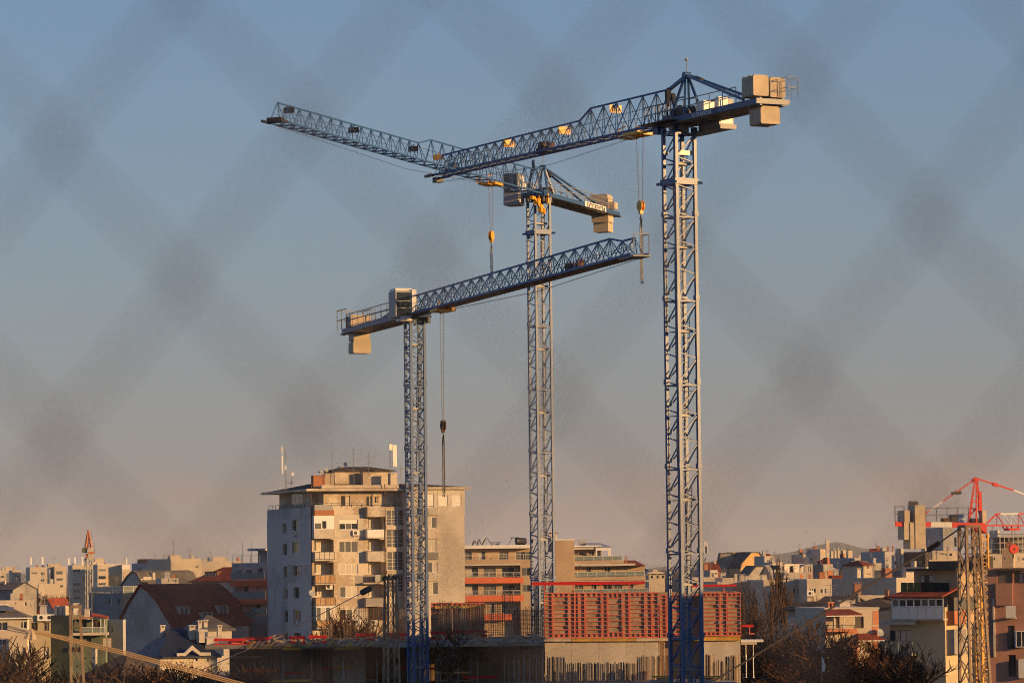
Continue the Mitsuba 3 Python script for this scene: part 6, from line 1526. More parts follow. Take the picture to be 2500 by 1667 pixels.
for i, (x0, x1, y) in enumerate(((2029, 2036.5, 1344.5), (2038, 2044, 1344), (2045.5, 2052, 1343), (2058, 2067, 1342), (2071, 2081, 1343.5))):
    lab = ['leftmost pale tower block of the far row under the mountain', 'second pale tower block of the far row', 'third pale tower block of the far row, slightly taller', 'fourth and widest pale tower block of the far row', 'rightmost pale tower block of the far row, split by a shadow'][i]
    bld(lab, 'tower block', x0, x1, y, 1800, 22, 12, 'panel_cream', name='tower_block', bands=((x0 + 3.2, y + 1, x0 + 3.9, y + 20, 'plaster_grey'),))  # the grey strip paints the shadow line down each front
bld('long white roof edge of a low building below the far tower blocks', 'house', 2069, 2119, 1361, 1000, 6, 8, 'plaster_light', px4(S32, [(960, 605, 1010, 640, 1), (1080, 605, 1140, 640, 1)]))
gable_house('small red hipped roof left of the long white roof edge', 'house', 2005, 2025, 1372, 820, 6, 5, .8, 'plaster_grey', 'roof_red', hip=.9)
bld('shaded grey houses row below the far tower blocks', 'house', 2024, 2070, 1362, 860, -28, 4, 'plaster_grey', px4(S32, [(570, 610, 610, 680, 1), (690, 610, 740, 660, 1)]))
gable_house('dull pink house under a flat white canopy between dark gables', 'house', 1999, 2040, 1392, 640, 8, 8, 0.4, 'plaster_peach', 'plaster_light', px4(S32, [(420, 820, 480, 890, 1)]), chim=((2021, 1381, 2025, 1393, 'panel_beige', -2),))
bld('low dark red garage box beside the dull pink house', 'house', 2031, 2057, 1404, 600, 2, 5, 'roof_red')
mansard('house with a sunlit ochre gable point and a shaded tan front', 780, -24, [(2050, 1412), (2055, 1388), (2078, 1371), (2087, 1378), (2087, 1412)], 10, 'panel_beige', 'roof_grey')
gable_house('cream house with a dark red hip roof and a grey flank in the right middle', 'house', 2108, 2132, 1378, 750, 26, 8, .95, 'panel_cream', 'roof_red', px4(S32, [(1225, 715, 1272, 772, 1), (1225, 850, 1292, 892, 2)]), hip=1.2)
k, F, u1 = bld('tall grey house with a sunlit slanted top and two white chimney shafts', 'house', 2160, 2183, 1346, 850, 22, 12, 'plaster_smooth_grey', px4(S32, [(1760, 620, 1805, 700, 1)]), ret=True)
for (a, b, c, d) in ((2192, 1338, 2196.5, 1380), (2200, 1338, 2207, 1380)): q = F.rect(a, b, c, d, -1); m = MB(F); m.box(q[0], q[1], -2.2, -1, q[2] - 10, q[3]); put('chimney', m, 'plaster_light', k)
gable_house('long brown roof with three chimneys on the right skyline', 'house', 2124, 2166, 1349, 950, 4, 8, 1.1, 'panel_cream', 'roof_red', hip=4, chim=((2141, 1334, 2147, 1342, 'brick', -3), (2166, 1335, 2170, 1343, 'brick', -3), (2178, 1334, 2181, 1343, 'brick', -3)))
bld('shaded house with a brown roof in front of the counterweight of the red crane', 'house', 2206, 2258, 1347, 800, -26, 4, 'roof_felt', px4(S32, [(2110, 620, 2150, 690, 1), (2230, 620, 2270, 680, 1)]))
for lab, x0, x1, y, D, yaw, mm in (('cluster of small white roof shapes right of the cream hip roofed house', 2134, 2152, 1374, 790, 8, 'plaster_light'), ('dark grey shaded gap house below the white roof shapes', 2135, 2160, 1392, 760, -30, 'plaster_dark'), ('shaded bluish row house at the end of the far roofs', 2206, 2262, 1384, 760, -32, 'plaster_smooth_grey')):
    bld(lab, 'house', x0, x1, y, D, yaw, 8, mm)
k, F, u1 = bld('cream stepped building with small square windows behind the yellow crane mast', 'apartment building', 2257, 2340, 1366, 800, 8, 12, 'panel_cream', px4(S35, [(650, 1285, 690, 1340, 1), (790, 1285, 825, 1345, 1)]) * 0, ret=True)
bld('upper storey of the cream stepped building with three square windows', 'apartment building', 2276, 2340, 1344, 806, 8, 10, 'panel_cream', px4(S35, [(838, 1248, 902, 1282, 2), (918, 1252, 948, 1292, 1), (985, 1252, 1030, 1297, 1)]))
k, F, u1 = bld('grey rounded building under construction behind the red crane', 'building', 2302, 2326, 1287, 860, 14, 12, 'plaster_grey', px4(S35, [(1060, 1000, 1110, 1160, 1)]), ret=True)
bld('blue grey block with a lit corner window behind the yellow mast', 'building', 2409, 2438, 1310, 840, -26, 4, 'plaster_smooth_grey', px4(S35, [(1625, 900, 1665, 960, 2), (1630, 1140, 1672, 1215, 1)]), roof=[(2416, 1294, 2436, 1310, 'plaster_smooth_grey')])
k = thing('building_shell', 'open concrete building shell with floors and columns at the right edge', 'building')
Fq = Fr(P(2439, 1348, 820), 3); m = MB(Fq)
for y in (1303, 1311, 1325, 1340): q = Fq.rect(2439, y - 2, 2530, y); m.box(q[0], q[1], -12, 0, q[2], q[3]);
put('floors', m, 'concrete', k)
for x in range(2441, 2530, 11):
    q = Fq.rect(x, 1303, x + 1.8, 1348); m = MB(Fq); m.box(q[0], q[1], -0.5, -0.05, q[2] - 12, q[3]); put('column', m, 'concrete', k)
q = Fq.rect(2439, 1305, 2530, 1348); m = MB(Fq); m.box(q[0] + .1, q[1], -11, -7, q[2] - 12, q[3] - .3); put('core', m, 'plaster_dark', k)
bld('low white and tan houses under the concrete shell', 'house', 2408, 2446, 1352, 700, 6, 9, 'plaster_light', px4(S35, [(1640, 1310, 1690, 1360, 2)]))
bld('brown tower-like house with a tiny window at the right edge', 'house', 2446, 2474, 1339, 690, -10, 8, 'cladding_brown', px4(S35, [(1825, 1315, 1845, 1355, 1)]))
bld('beige house behind the round red hook block', 'house', 2474, 2530, 1350, 700, 10, 9, 'panel_beige', px4(S35, [(1990, 1310, 2060, 1365, 2), (2090, 1320, 2132, 1365, 1)]))

# the big balcony building with green boards, front in shade
k, F, u1 = bld('olive grey apartment house with a white balcony band, green boards and a glazed gallery', 'apartment building', 2172, 2306, 1476, 345, -30, 6.3, 'plaster_yellow', px4(S36, [(60, 860, 145, 1010, 1), (195, 860, 355, 1010, 2), (65, 1250, 160, 1440, 1), (205, 1250, 350, 1440, 2)]), frame='brown_frame', name='apartment_building', ret=True, roof=())
kY = k
q = F.rect(*S36(90, 560), *S36(782, 708), 1.0); m = MB(F); m.box(q[0], q[1], 0, 1.0, q[2] - .18, q[2]); bk = put('balcony', m, 'concrete', k)
for i in range(6):
    a = q[0] + (q[1] - q[0]) * i / 6; b = q[0] + (q[1] - q[0]) * (i + 1) / 6
    m = MB(F); m.box(a + .03, b - .03, .94, .97, q[2], q[3])
    for j in range(8): c = a + (b - a) * (j + .3) / 8; m.box(c, c + (b - a) / 20, .97, .985, q[2] + .03, q[3] - .03)
    put('balcony_panel', m, 'white_shutter', bk)
q2 = F.rect(*S36(90, 440), *S36(782, 556), .9)
m = MB(F); m.box(q2[0], q2[1], 0, .02, q2[2], q2[3]); put('gallery_back', m, 'plaster_dark', k)
FO = Fr(F.pt(0, .9, 0), F.yaw); window(k, FO, q2, 7, ('glass_grey', 'glass_dark', 'glass_dark', 'glass_dark', 'glass_grey'), 'white_frame', rec=0, border=.12)
q3 = F.rect(*S36(80, 355), *S36(800, 432), .6); m = MB(F); m.raw([F.pt(q3[0] - .4, 1.3, q3[2]), F.pt(q3[1], 1.3, q3[2]), F.pt(q3[1], -3, q3[3] + .3), F.pt(q3[0] + 1, -3, q3[3] + .3), F.pt(q3[0] - .4, 1.3, q3[2] + .15), F.pt(q3[1], 1.3, q3[2] + .15), F.pt(q3[1], -3, q3[3] + .45), F.pt(q3[0] + 1, -3, q3[3] + .45)], BOXF); put('tile_roof', m, 'roof_red', k)
zt_ = q3[3]
for (a, b, mm) in ((215, 300, 'green_board'), (302, 385, 'green_board'), (387, 470, 'green_board'), (475, 605, 'dark_cloth'), (607, 735, 'dark_cloth'), (737, 865, 'dark_cloth')):
    q = F.rect(*S36(a, 228), *S36(b, 350), -.4); m = MB(F); m.box(q[0] + .01, q[1] - .01, -.45, -.4, q[2], q[3]); put('terrace_board', m, mm, k)
q = F.rect(*S36(392, 68), *S36(905, 352), -2.5); w1 = R(Fr(F.pt(0, -2.5, 0), F.yaw), S36, 462, 122, 645, 230); m = MB(F); m.prism(holed((q[0], q[1] + .5, q[2] - .5, q[3]), [w1]), -2.78, -2.5); m.box(q[0], q[1] + .5, -9, -2.79, q[2] - .5, q[3]); m.box(q[0] - 2.6, q[1] + .5, -9, -2.4 - .6, q[2] - 3, q[2] - .45); put('penthouse', m, 'cladding_brown', k)
window(k, Fr(F.pt(0, -2.5, 0), F.yaw), w1, 3, ('glass_curtain', 'glass_dark', 'glass_curtain'), 'brown_frame')
m = MB(F); m.box(q[0] - .4, q[1] + .8, -9.5, -1.6, q[3], q[3] + .22); m.box(q[0] + .6, q[0] + 3.6, -7, -4.5, q[3] + .22, q[3] + .9); put('penthouse_roof', m, 'roof_felt', k)
m = MB(F); m.box(q[0] + 4.4, q[0] + 6.6, -6, -4.6, q[3] + .2, q[3] + 1.3); m.box(q[0] + 4.2, q[0] + 7, -6.2, -4.4, q[3] + 1.5, q[3] + 1.6); put('chimney', m, 'roof_felt', k)
for (a, b) in ((0, 360), (0, 400)):
    y = 1015 if a == 0 and b == 360 else 1410
    qq = F.rect(*S36(a, y), *S36(b, y + 150), 1.1); m = MB(F); m.box(qq[0], qq[1], 0, 1.1, qq[2] - .25, qq[2]); bk = put('balcony', m, 'plaster_dark', k); rail(k, F, qq[0], qq[1], qq[2], 1.05, qq[3] - qq[2], 1.2, 'grey_sheet', 0)
q = F.rect(*S36(0, 740), *S36(400, 790), .9); m = MB(F); m.box(q[0] - 3, q[1], 0, .9, q[2], q[3]); put('balcony', m, 'concrete', k)
Fe = F.right(u1)
for (y0, y1, mm) in ((600, 780, 'terracotta'), (850, 1180, 'plaster_dark')):
    q = Fe.rect(*S36(930, y0), *S36(1090, y1), .8); m = MB(Fe); m.box(q[0], q[1], 0, .8, q[2], q[3]); bk = put('balcony', m, mm, k)
q = Fe.rect(*S36(930, 420), *S36(1200, 600), .7); m = MB(Fe); m.box(q[0], q[1], .6, .65, q[2], q[3]); put('gallery_glass', m, 'glass_grey', k)

# the peach and cream house
k, F, u1 = bld('cream and peach house with red tiled canopies and brown shuttered windows', 'house', 2014, 2145, 1488, 310, 10, 10, 'panel_cream', px4(S37, [(945, 440, 1035, 640, 2), (1290, 440, 1442, 640, 3), (1460, 870, 1560, 1050, 2), (1465, 1270, 1560, 1440, 2)]), frame='brown_frame', ret=True, cap='plaster_light',
               bands=((2131, 1490, 2145, 1524, 'plaster_peach'), (2131, 1528, 2145, 1667, 'plaster_peach'), (2034, 1534, 2093, 1547, 'plaster_peach'), (2074, 1566, 2096, 1640, 'plaster_peach')))
for (a, b, c, d) in ((775, 350, 1390, 425), (1325, 760, 1760, 840)):
    q = F.rect(*S37(a, b), *S37(c, d), 1.0); m = MB(F); m.raw([F.pt(q[0], 1.5, q[2]), F.pt(q[1], 1.5, q[2]), F.pt(q[1] - .7, 0.06, q[3]), F.pt(q[0] + .3, 0.06, q[3]), F.pt(q[0], 1.5, q[2] + .1), F.pt(q[1], 1.5, q[2] + .1), F.pt(q[1] - .7, .06, q[3] + .15), F.pt(q[0] + .3, .06, q[3] + .15)], BOXF); put('canopy', m, 'roof_red', k)
    m = MB(F); m.box(q[0], q[1], 1.44, 1.56, q[2] - .08, q[2] - .005); put('gutter', m, 'white_sheet', k)
q = F.rect(*S37(800, 595), *S37(1290, 660), 1.2); m = MB(F); m.box(q[0], q[1], 0, 1.25, q[2] - .2, q[2]); put('balcony', m, 'plaster_peach', k); rail(k, F, q[0], q[1], q[2], 1.2, q[3] - q[2], 1.2, 'dark_steel', 1)
for x in (940, 1110, 1285): q = F.rect(*S37(x, 425), *S37(x + 10, 650), 1.2); m = MB(F); m.box(q[0], q[1], 1.14, 1.2, q[2], q[3]); put('post', m, 'white_sheet', k)
q = F.rect(*S37(848, 196), *S37(928, 325), -3); m = MB(F); m.box(q[0], q[1], -4.2, -3, q[2] - .5, q[3] - .45); m.box(q[0] - .08, q[1] + .08, -4.3, -2.9, q[3] - .12, q[3]); m.box(q[0], q[0] + .12, -4.2, -3, q[3] - .45, q[3] - .12); m.box(q[1] - .12, q[1], -4.2, -3, q[3] - .45, q[3] - .12); put('chimney', m, 'plaster_peach', k)
q = F.uz(*S37(1760, 710), 0.5); m = MB(F); dish(k, F, q[0] - .2, 0.5, q[1], 0.33)
gable_house('dark shaded house left behind the peach house', 'house', 1922, 2016, 1490, 330, -24, 8, .6, 'plaster_grey', 'roof_felt', px4(S37, [(560, 380, 580, 560, 1)]) * 0, chim=((1947, 1524, 1955, 1546, 'brick', 3),))
gable_house('long dark brown roof between the peach house and the panel blocks', 'house', 2060, 2180, 1480, 360, -24, 8, .8, 'plaster_dark', 'roof_felt', hip=3, chim=((2068, 1455, 2076, 1480, 'plaster_grey', -3), (2088, 1453, 2096, 1478, 'plaster_dark', -3), (2160, 1446, 2168, 1456, 'brick', -5)))
bld('pale wall with a slanted shadow under the cross banded block', 'house', 2097, 2165, 1453, 420, 10, 5, 'panel_beige')
gable_house('black roofed shed left above the peach house chimney', 'house', 1996, 2062, 1476, 400, -24, 7, .75, 'plaster_dark', 'roof_felt')
# the pink building at the right edge
k, F, u1 = bld('pink and brown apartment building with brown framed loggias at the right edge', 'apartment building', 2411, 2560, 1386, 284, -12, 7, 'plaster_pink', px4(S36, [(1505, 70, 1700, 235, 2), (1635, 800, 1735, 1110, 2), (1650, 1190, 1752, 1480, 2), (1722, 90, 1858, 235, 2)]), frame='brown_frame', name='apartment_building', ret=True)
q = F.rect(*S36(1480, 235), *S36(1705, 530), .35); m = MB(F); m.box(q[0], q[1], 0, .35, q[2], q[3]); put('bay', m, 'plaster_pink', k)
q = F.rect(*S36(1480, 40), *S36(1900, 70), .7); m = MB(F); m.box(q[0], q[1], 0, .7, q[2], q[3]); put('eaves', m, 'roof_felt', k)
q = F.rect(*S36(1615, 535), *S36(1745, 690), .8); m = MB(F); m.box(q[0], q[1], 0, .8, q[2] - .1, q[2]); bk = put('balcony', m, 'concrete', k); m = MB(F); m.box(q[0], q[1], .74, .78, q[2], q[3]); put('balcony_panel', m, 'white_shutter', bk)
q = F.rect(*S36(1750, 870), *S36(1900, 1090), .5); FO = Fr(F.pt(0, .5, 0), F.yaw); m = MB(F); m.box(q[0] - .1, q[1], 0, .42, q[2], q[3]); put('bay', m, 'white_frame', k); window(k, FO, q, 2, ('glass_dark',), 'white_frame', rec=0)
q = F.rect(*S36(1785, 1250), *S36(1900, 1500), .5); m = MB(F); m.box(q[0], q[1], 0, .5, q[2], q[3]); put('white_panel', m, 'white_shutter', k)
q = F.rect(*S36(1440, 440), *S36(1465, 700), .2); m = MB(F); m.box(q[0], q[1], 0, .2, q[2] - 3, q[3]); put('downpipe', m, 'plaster_light', k)
# small houses behind the terraces
gable_house('blue grey roofed house right behind the lower terraces', 'house', 1527, 1592, 1398, 700, 8, 8, 1.1, 'plaster_light', 'roof_blue', hip=1.2)
k, F, u1 = bld('small pale pavilion with an arched roof beyond the terraces', 'house', 1584, 1623, 1403, 680, 6, 9, 'panel_cream', px4(S32, [(0, 0, 0, 0, 1)]) * 0, ret=True)
q = F.rect(1581, 1394, 1622, 1400, 0.3); m = MB(F); n_ = 8
m.prism([(q[0], q[2])] + [(q[0] + (q[1] - q[0]) * i / n_, q[2] + (q[3] - q[2]) * math.sin(math.pi * (.15 + .7 * i / n_))) for i in range(n_ + 1)] + [(q[1], q[2])], -8, .4); put('arched_roof', m, 'panel_cream', k)
for x in (1589, 1603, 1616): q = F.rect(x, 1404, x + 5, 1411); m = MB(F); m.box(q[0], q[1], -.02, .03, q[2], q[3]); put('window', m, 'glass_dark', k)
# ------------------------------------------------------------------ the red crane on its yellow mast
mat('crane_red', (0.6, 0.05, 0.03), 0.45, 0.45)
mat('crane_yellow', (0.62, 0.3, 0.03), 0.5, 0.4)
mat('crane_orange', (0.5, 0.17, 0.08), 0.5, 0.4)
mat('panel_blue', (0.03, 0.09, 0.35), 0.5, 0.4)
k = thing('tower_crane', 'red and white tower crane on a yellow lattice mast at the right edge', 'tower crane')
FQ = Fr(P(2390, 1281, 322), 12)
g = lambda x, y, n=0.0: (lambda q: (q[0], n, q[1]))(FQ.uz(*S35(x, y), n))


def qbar(name, pts, w, mm, parent=k, n=0.0, h=None):
    m = MB(FQ)
    for a, b in zip(pts[:-1], pts[1:]): m.fbar(g(*a, n), g(*b, n), w, h)
    return put(name, m, mm, parent)


for n in (0.6, -0.6):
    qbar('counter_jib_beam', [(160, 808), (286, 810)], 0.12, 'crane_red', n=n, h=0.42)
    qbar('counter_jib_beam', [(286, 810), (705, 812)], 0.12, 'crane_red', n=n, h=0.45)
    qbar('counter_jib_beam', [(705, 812), (1027, 818)], 0.12, 'white_sheet', n=n, h=0.45)
    qbar('counter_jib_beam', [(1027, 820), (1540, 832)], 0.12, 'crane_red', n=n, h=0.45)
    qbar('pendant', [(1370, 130), (885, 460)], 0.1, 'crane_red', n=n * .6); qbar('pendant', [(885, 460), (680, 600)], 0.1, 'white_sheet', n=n * .6); qbar('pendant', [(680, 600), (480, 785)], 0.1, 'crane_red', n=n * .9)
    qbar('pendant_coupling', [(1130 - 60 * n, 322), (1060 - 60 * n, 345)], 0.24, 'dark_steel', n=n * .6)
qbar('pendant', [(1420, 115), (1970, 290)], 0.12, 'crane_red'); qbar('pendant', [(1970, 290), (2300, 420)], 0.12, 'white_sheet'); qbar('pendant_coupling', [(1650, 195), (1730, 215)], 0.3, 'crane_red')
for a, b, n in (((1385, 120), (1270, 800), 0.5), ((1385, 120), (1290, 800), -0.5), ((1405, 120), (1400, 800), 0.5), ((1410, 120), (1490, 800), -0.5), ((1330, 465), (1440, 465), 0), ((1310, 560), (1470, 600), 0.2), ((1290, 700), (1400, 560), .3)): qbar('tower_head', [a, b], 0.11, 'crane_red', n=n)
qbar('tower_head', [(1340, 150), (1400, 110), (1425, 150)], 0.3, 'crane_red'); qbar('head_mast', [(1452, 310), (1460, 640)], 0.28, 'crane_red', n=-.3)
m = MB(FQ); q = FQ.rect(*S35(345, 520), *S35(575, 1185), 0.1); m.box(q[0], q[1] - (q[1] - q[0]) * .38, -1.1, 0.9, q[2], q[3] - 1.5); m.box(q[0] + (q[1] - q[0]) * .32, q[1], -1.0, 1.0, q[2], q[3]); ck = put('counterweight', m, 'counterweight_concrete', k)
m = MB(FQ); q = FQ.rect(*S35(258, 600), *S35(350, 1048), 0.1); m.box(q[0], q[1], -1.0, .8, q[2], q[3]); put('counterweight', m, 'counterweight_concrete', k)
m = MB(FQ)
for x in (385, 420, 450, 490): a = g(x, 520); m.box(a[0] - .1, a[0] + .1, -.1, .1, a[2], a[2] + .35)
put('lifting_eye', m, 'dark_steel', k)
m = MB(FQ); a, b = g(110, 780), g(1230, 790); railing(m, [FQ.pt(a[0], 0.9, a[2]), FQ.pt(g(250, 780)[0], .9, a[2])], 1.35, 1.4, .03, (1.0, .5)); railing(m, [FQ.pt(g(580, 780)[0], .9, a[2]), FQ.pt(b[0], .9, a[2])], 1.2, 1.0, .025, (1.0, .5)); put('railing', m, 'dark_steel', k)
for (x0, y0, x1, y1, mm) in ((1100, 655, 1188, 785, 'panel_blue'), (1005, 660, 1088, 785, 'dark_steel'), (885, 715, 1000, 785, 'rust_steel'), (1320, 720, 1420, 800, 'dark_steel'), (1470, 600, 1530, 790, 'counterweight_concrete')):
    q = FQ.rect(*S35(x0, y0), *S35(x1, y1)); m = MB(FQ); m.box(q[0], q[1], -.5, .45, q[2], q[3]); bx_ = put('machine_box', m, mm, k)
    if mm == 'panel_blue': m = MB(FQ); q2 = FQ.rect(*S35(1105, 715), *S35(1185, 748)); m.prism([(q2[0], q2[2]), (q2[1], q2[2] + .1), (q2[1] - .2, q2[3] - .2), (q2[0] + .7, q2[3] - .1), (q2[0] + .3, q2[3])], .46, .48); put('emblem', m, 'letter_white', bx_)
q = FQ.rect(*S35(1372, 835), *S35(1528, 955)); m = MB(FQ); m.prism([(q[0], q[3]), (q[1], q[3]), (q[1], q[2]), (q[1] - .6, q[2] + .4), (q[0] + .6, q[2] + .4), (q[0], q[2])], -.6, .6); put('slewing_unit', m, 'crane_red', k)
# jib to the right
xs_ = [1590, 1710, 1825, 1935, 2045, 2150, 2260, 2370, 2480]
for n in (0.6, -0.6):
    qbar('jib_chord', [(1520, 828), (2500, 832)], 0.12, 'crane_red', n=n)
for (a, b, mm) in (((1560, 800), (1710, 652), 'crane_red'), ((1710, 652), (1770, 652), 'crane_red'), ((1770, 652), (2050, 648), 'white_sheet'), ((2050, 648), (2500, 646), 'crane_red')): qbar('jib_chord', [a, b], 0.12, mm)
for i in range(len(xs_) - 1):
    mm = 'white_sheet' if 2 <= i <= 3 else 'crane_red'
    if i:
        for n in (.6, -.6):
            m = MB(FQ); m.fbar(g(xs_[i], 650), g(xs_[i], 828, n), 0.06); put('jib_lattice_bar', m, mm, k)
    for n in (.6, -.6):
        if i: m = MB(FQ); m.fbar(g(xs_[i], 650), g(xs_[i + 1], 828, n), 0.06); put('jib_lattice_bar', m, mm, k)
m = MB(FQ); q = FQ.rect(*S35(1870, 870), *S35(2040, 905)); m.box(q[0], q[1], -.6, .6, q[2], q[3])
for x in (1800, 1870, 1940, 2040): m.fbar(g(x, 835), g(x + (40 if x == 1800 else 0), 905), 0.1)
put('trolley', m, 'crane_red', k)
m = MB(FQ)
for x in (1945, 1990): m.fbar(g(x, 900), g(x + 10, 1130), 0.03)
put('hoist_rope', m, 'rope_steel', k)
c = g(1972, 1188); m = MB(FQ)
for n in (-.12, .12): m.disc(FQ.pt(c[0], n, c[2]), FQ.n, 0.42, 0.1, 20)
hk = put('hook_block', m, 'crane_red', k, smooth=40)
m = MB(FQ); m.disc(FQ.pt(c[0], .18, c[2]), FQ.n, 0.1, 0.06, 10); m.fbar(g(1970, 1240), g(1965, 1330), 0.12); put('hook', m, 'dark_steel', hk)
s = thing('lifting_chain', 'short pale chain hanging below the round red hook block', 'lifting chain'); m = MB(FQ); m.fbar(g(1965, 1335), g(1968, 1560), 0.06); m.fbar(g(1945, 1390), g(1945, 1445), 0.14); put(s, m, 'galvanized')
mm_ = P(2396, 1400, 322)
mast(k, mm_[0], 322, -2, FQ.uz(*S35(1450, 985))[1] + FQ.o[2], 0.86, 33, 0.72, 0.15, 'x', ['crane_yellow'], 3.8)

# ------------------------------------------------------------------ the small far orange crane
k = thing('tower_crane', 'small orange crane head with a beige counterweight on a pale lattice mast, far left', 'tower crane')
FO = Fr(P(215, 1340, 900), 6)
go = lambda x, y, n=0.0: (lambda q: (q[0], n, q[1]))(FO.uz(*L1(x, y), n))
for a, b, n in (((1533, 95), (1493, 420), .5), ((1533, 95), (1590, 420), .5), ((1533, 95), (1520, 420), -.5), ((1533, 95), (1600, 420), -.5)): m = MB(FO); m.fbar(go(*a), go(*b, n), .32); put('tower_head', m, 'crane_orange', k)
for i in range(6):
    y = 160 + i * 45; wdt = 8 + i * 8; m = MB(FO); m.fbar(go(1533 - wdt, y), go(1533 + wdt, y + 40), .22); put('head_brace', m, 'crane_orange', k)
m = MB(FO); m.fbar(go(1525, 100), go(1465, 405), .12); put('pendant', m, 'dark_steel', k)
for (x0, y0, x1, y1, mm, n0, n1) in ((1540, 400, 1625, 478, 'panel_cream', -.5, 1.2), (1545, 500, 1622, 625, 'panel_cream', -.5, 1.0), (1425, 405, 1515, 490, 'plaster_green', -1, .6), (1488, 505, 1532, 592, 'crane_orange', -.7, .7), (1532, 474, 1652, 502, 'crane_orange', -1, 1.4)):
    q = FO.rect(*L1(x0, y0), *L1(x1, y1)); m = MB(FO); m.box(q[0], q[1], n0, n1, q[2], q[3]); put({'panel_cream': 'counterweight', 'plaster_green': 'cab', 'crane_orange': 'platform'}[mm], m, mm, k)
m = MB(FO)
for y in (130, 160, 205, 250, 330, 370, 410, 440, 460): m.fbar(go(1560 + (y > 300) * 60, y), go(1610 + (y > 300) * 45, y + 3), .1)
put('jib_cross_bars', m, 'dark_steel', k)
pm_ = P(217, 1400, 900)
mast(k, pm_[0], 900, -8, FO.uz(*L1(1545, 590))[1] + FO.o[2], 1.35, 30, 1.9, 0.22, 'zig', ['galvanized'], 7.0)

# ------------------------------------------------------------------ railway lattice pylons, insulators and wires
mat('pylon_paint', grainy((0.3, 0.22, 0.15), (0.2, 0.135, 0.09), 3.0), 0.7, 0.35)
mat('insulator_glaze', (0.03, 0.022, 0.018), 0.35, 0.5)
mat('wire_copper', (0.26, 0.18, 0.105), 0.55, 0.5)


def pylon(label, D, xt, yt, wt, xb, yb, wb, yaw, legw, cells, dy=None, zb=-14):
    """A tapering four-legged lattice pylon: centre and width in pixels at its top and at the lower end of the picture."""
    k = thing('lattice_pylon', label, 'pylon')
    a, b = P(xt, yt, D), P(xb, yb, D)
    wa, wb_ = wt * D / FPX / 2, wb * D / FPX / 2
    ex = (a[2] - zb) / (a[2] - b[2])
    b = a + (b - a) * ex; wb_ = wa + (wb_ - wa) * ex
    c, s = math.cos(math.radians(yaw)), math.sin(math.radians(yaw))
    cor = [(-1, -1), (1, -1), (1, 1), (-1, 1)]
    def at(i, t):
        w = wa + (wb_ - wa) * t; x, y = cor[i % 4][0] * w, cor[i % 4][1] * w
        return a + (b - a) * t + np.array([x * c - y * s, x * s + y * c, 0])
    for i in range(4):
        m = MB(); d = at(i, 1) - at(i, 0); m.bar(at(i, 0), at(i, 1), legw, legw, up=(c, s, 0)); put('leg', m, 'pylon_paint', k)
    hgt = a[2] - zb
    n = int(hgt / cells)
    for f in range(4):
        for j in range(n):
            t0, t1 = j / n, (j + 1) / n
            p, q = (at(f, t0), at(f + 1, t1)) if (j + f) % 2 == 0 else (at(f + 1, t0), at(f, t1))
            m = MB(); m.bar(p, q, legw * .55, legw * .2); put('brace', m, 'pylon_paint', k)
            if dy or cells > 0.9:
                m = MB(); m.bar(*((at(f + 1, t0), at(f, t1)) if (j + f) % 2 == 0 else (at(f, t0), at(f + 1, t1))), legw * .45, legw * .2); put('brace', m, 'pylon_paint', k)
    m = MB()
    for f in range(4): m.bar(at(f, 0), at(f + 1, 0), legw, legw)
    put('head_frame', m, 'pylon_paint', k)
    return k, at


def insulator(label, p, q, r, n=9):
    k = thing('insulator', label, 'insulator')
    p, q = np.array(p, float), np.array(q, float); t = (q - p) / np.linalg.norm(q - p)
    m = MB(); m.tube([p, q], r * .3, 8)
    put('rod', m, 'insulator_glaze', k)
    for i in range(n):
        c = p + (q - p) * (i + .5) / n; m = MB(); m.tube([c - t * r * .25, c + t * r * .1], [r * .5, r], 14); put('shed', m, 'insulator_glaze', k)
    return k


def wire(label, pts, r, name='overhead_wire', mm='wire_copper', group=None):
    k = thing(name, label, 'wire', group); m = MB(); m.tube(pts, r, 6); put(k, m, mm, smooth=True)


k, at = pylon('brown lattice pylon in the right foreground in front of the yellow mast', 88, 2366, 1284, 36, 2380, 1660, 54, 21, 0.06, 0.62, True)
k, at2 = pylon('dark lattice pylon in shade before the tan apartment front', 205, 953, 1414, 22, 956, 1660, 30, 25, 0.085, 1.1)
m = MB()
for i in range(4): m.bar(at2(i, 0) + [-.1, 0, 0], at2(i, 0) + [.1, 0, .22], .16)
put('pulley_head', m, 'dark_steel', k)
k, at3 = pylon('slim rusty lattice pylon in the left foreground', 75, 183, 1480, 23, 189, 1660, 30, 6, 0.05, 0.6, True)
m = MB(); a, b = P(152, 1587, 75), P(200, 1584, 75); m.bar(a, b, .1); a, b = P(174, 1480, 75), P(198, 1480, 75); m.bar(a, b, .06); put('cross_arm', m, 'pylon_paint', k)
insulator('long dark ribbed insulator left of the right foreground pylon', P(2264, 1343, 92), P(2294, 1324, 92), 0.085, 11)
wire('wire from the right foreground pylon to the long dark insulator', [P(2294, 1324, 92), P(2345, 1288, 89)], .02)
for i in (0, 1): wire(('upper' if i else 'lower') + ' strand of the sunlit wire rising across the right side of the picture', [P(2264, 1343 + i * 2.5, 92), P(2110, 1432 + i * 3.5, 92.6), P(1900, 1563 + i * 2.5, 93.5), P(1730, 1668 + i * 2, 94.5), P(1400, 1870, 96)], .014)
insulator('small dark bushy insulator before the dark pylon', P(884, 1446, 200), P(903, 1436, 203), 0.17, 6)
wire('thin dark wire sloping from the dark pylon down across the grey apartment flank', [P(936, 1414, 205), P(903, 1436, 203), P(884, 1446, 200), P(800, 1490, 190), P(660, 1560, 180), P(480, 1640, 165)], .022, mm='insulator_glaze')
k = thing('insulator', 'pale knuckle shaped insulator where the thick cables start in the left foreground', 'insulator')
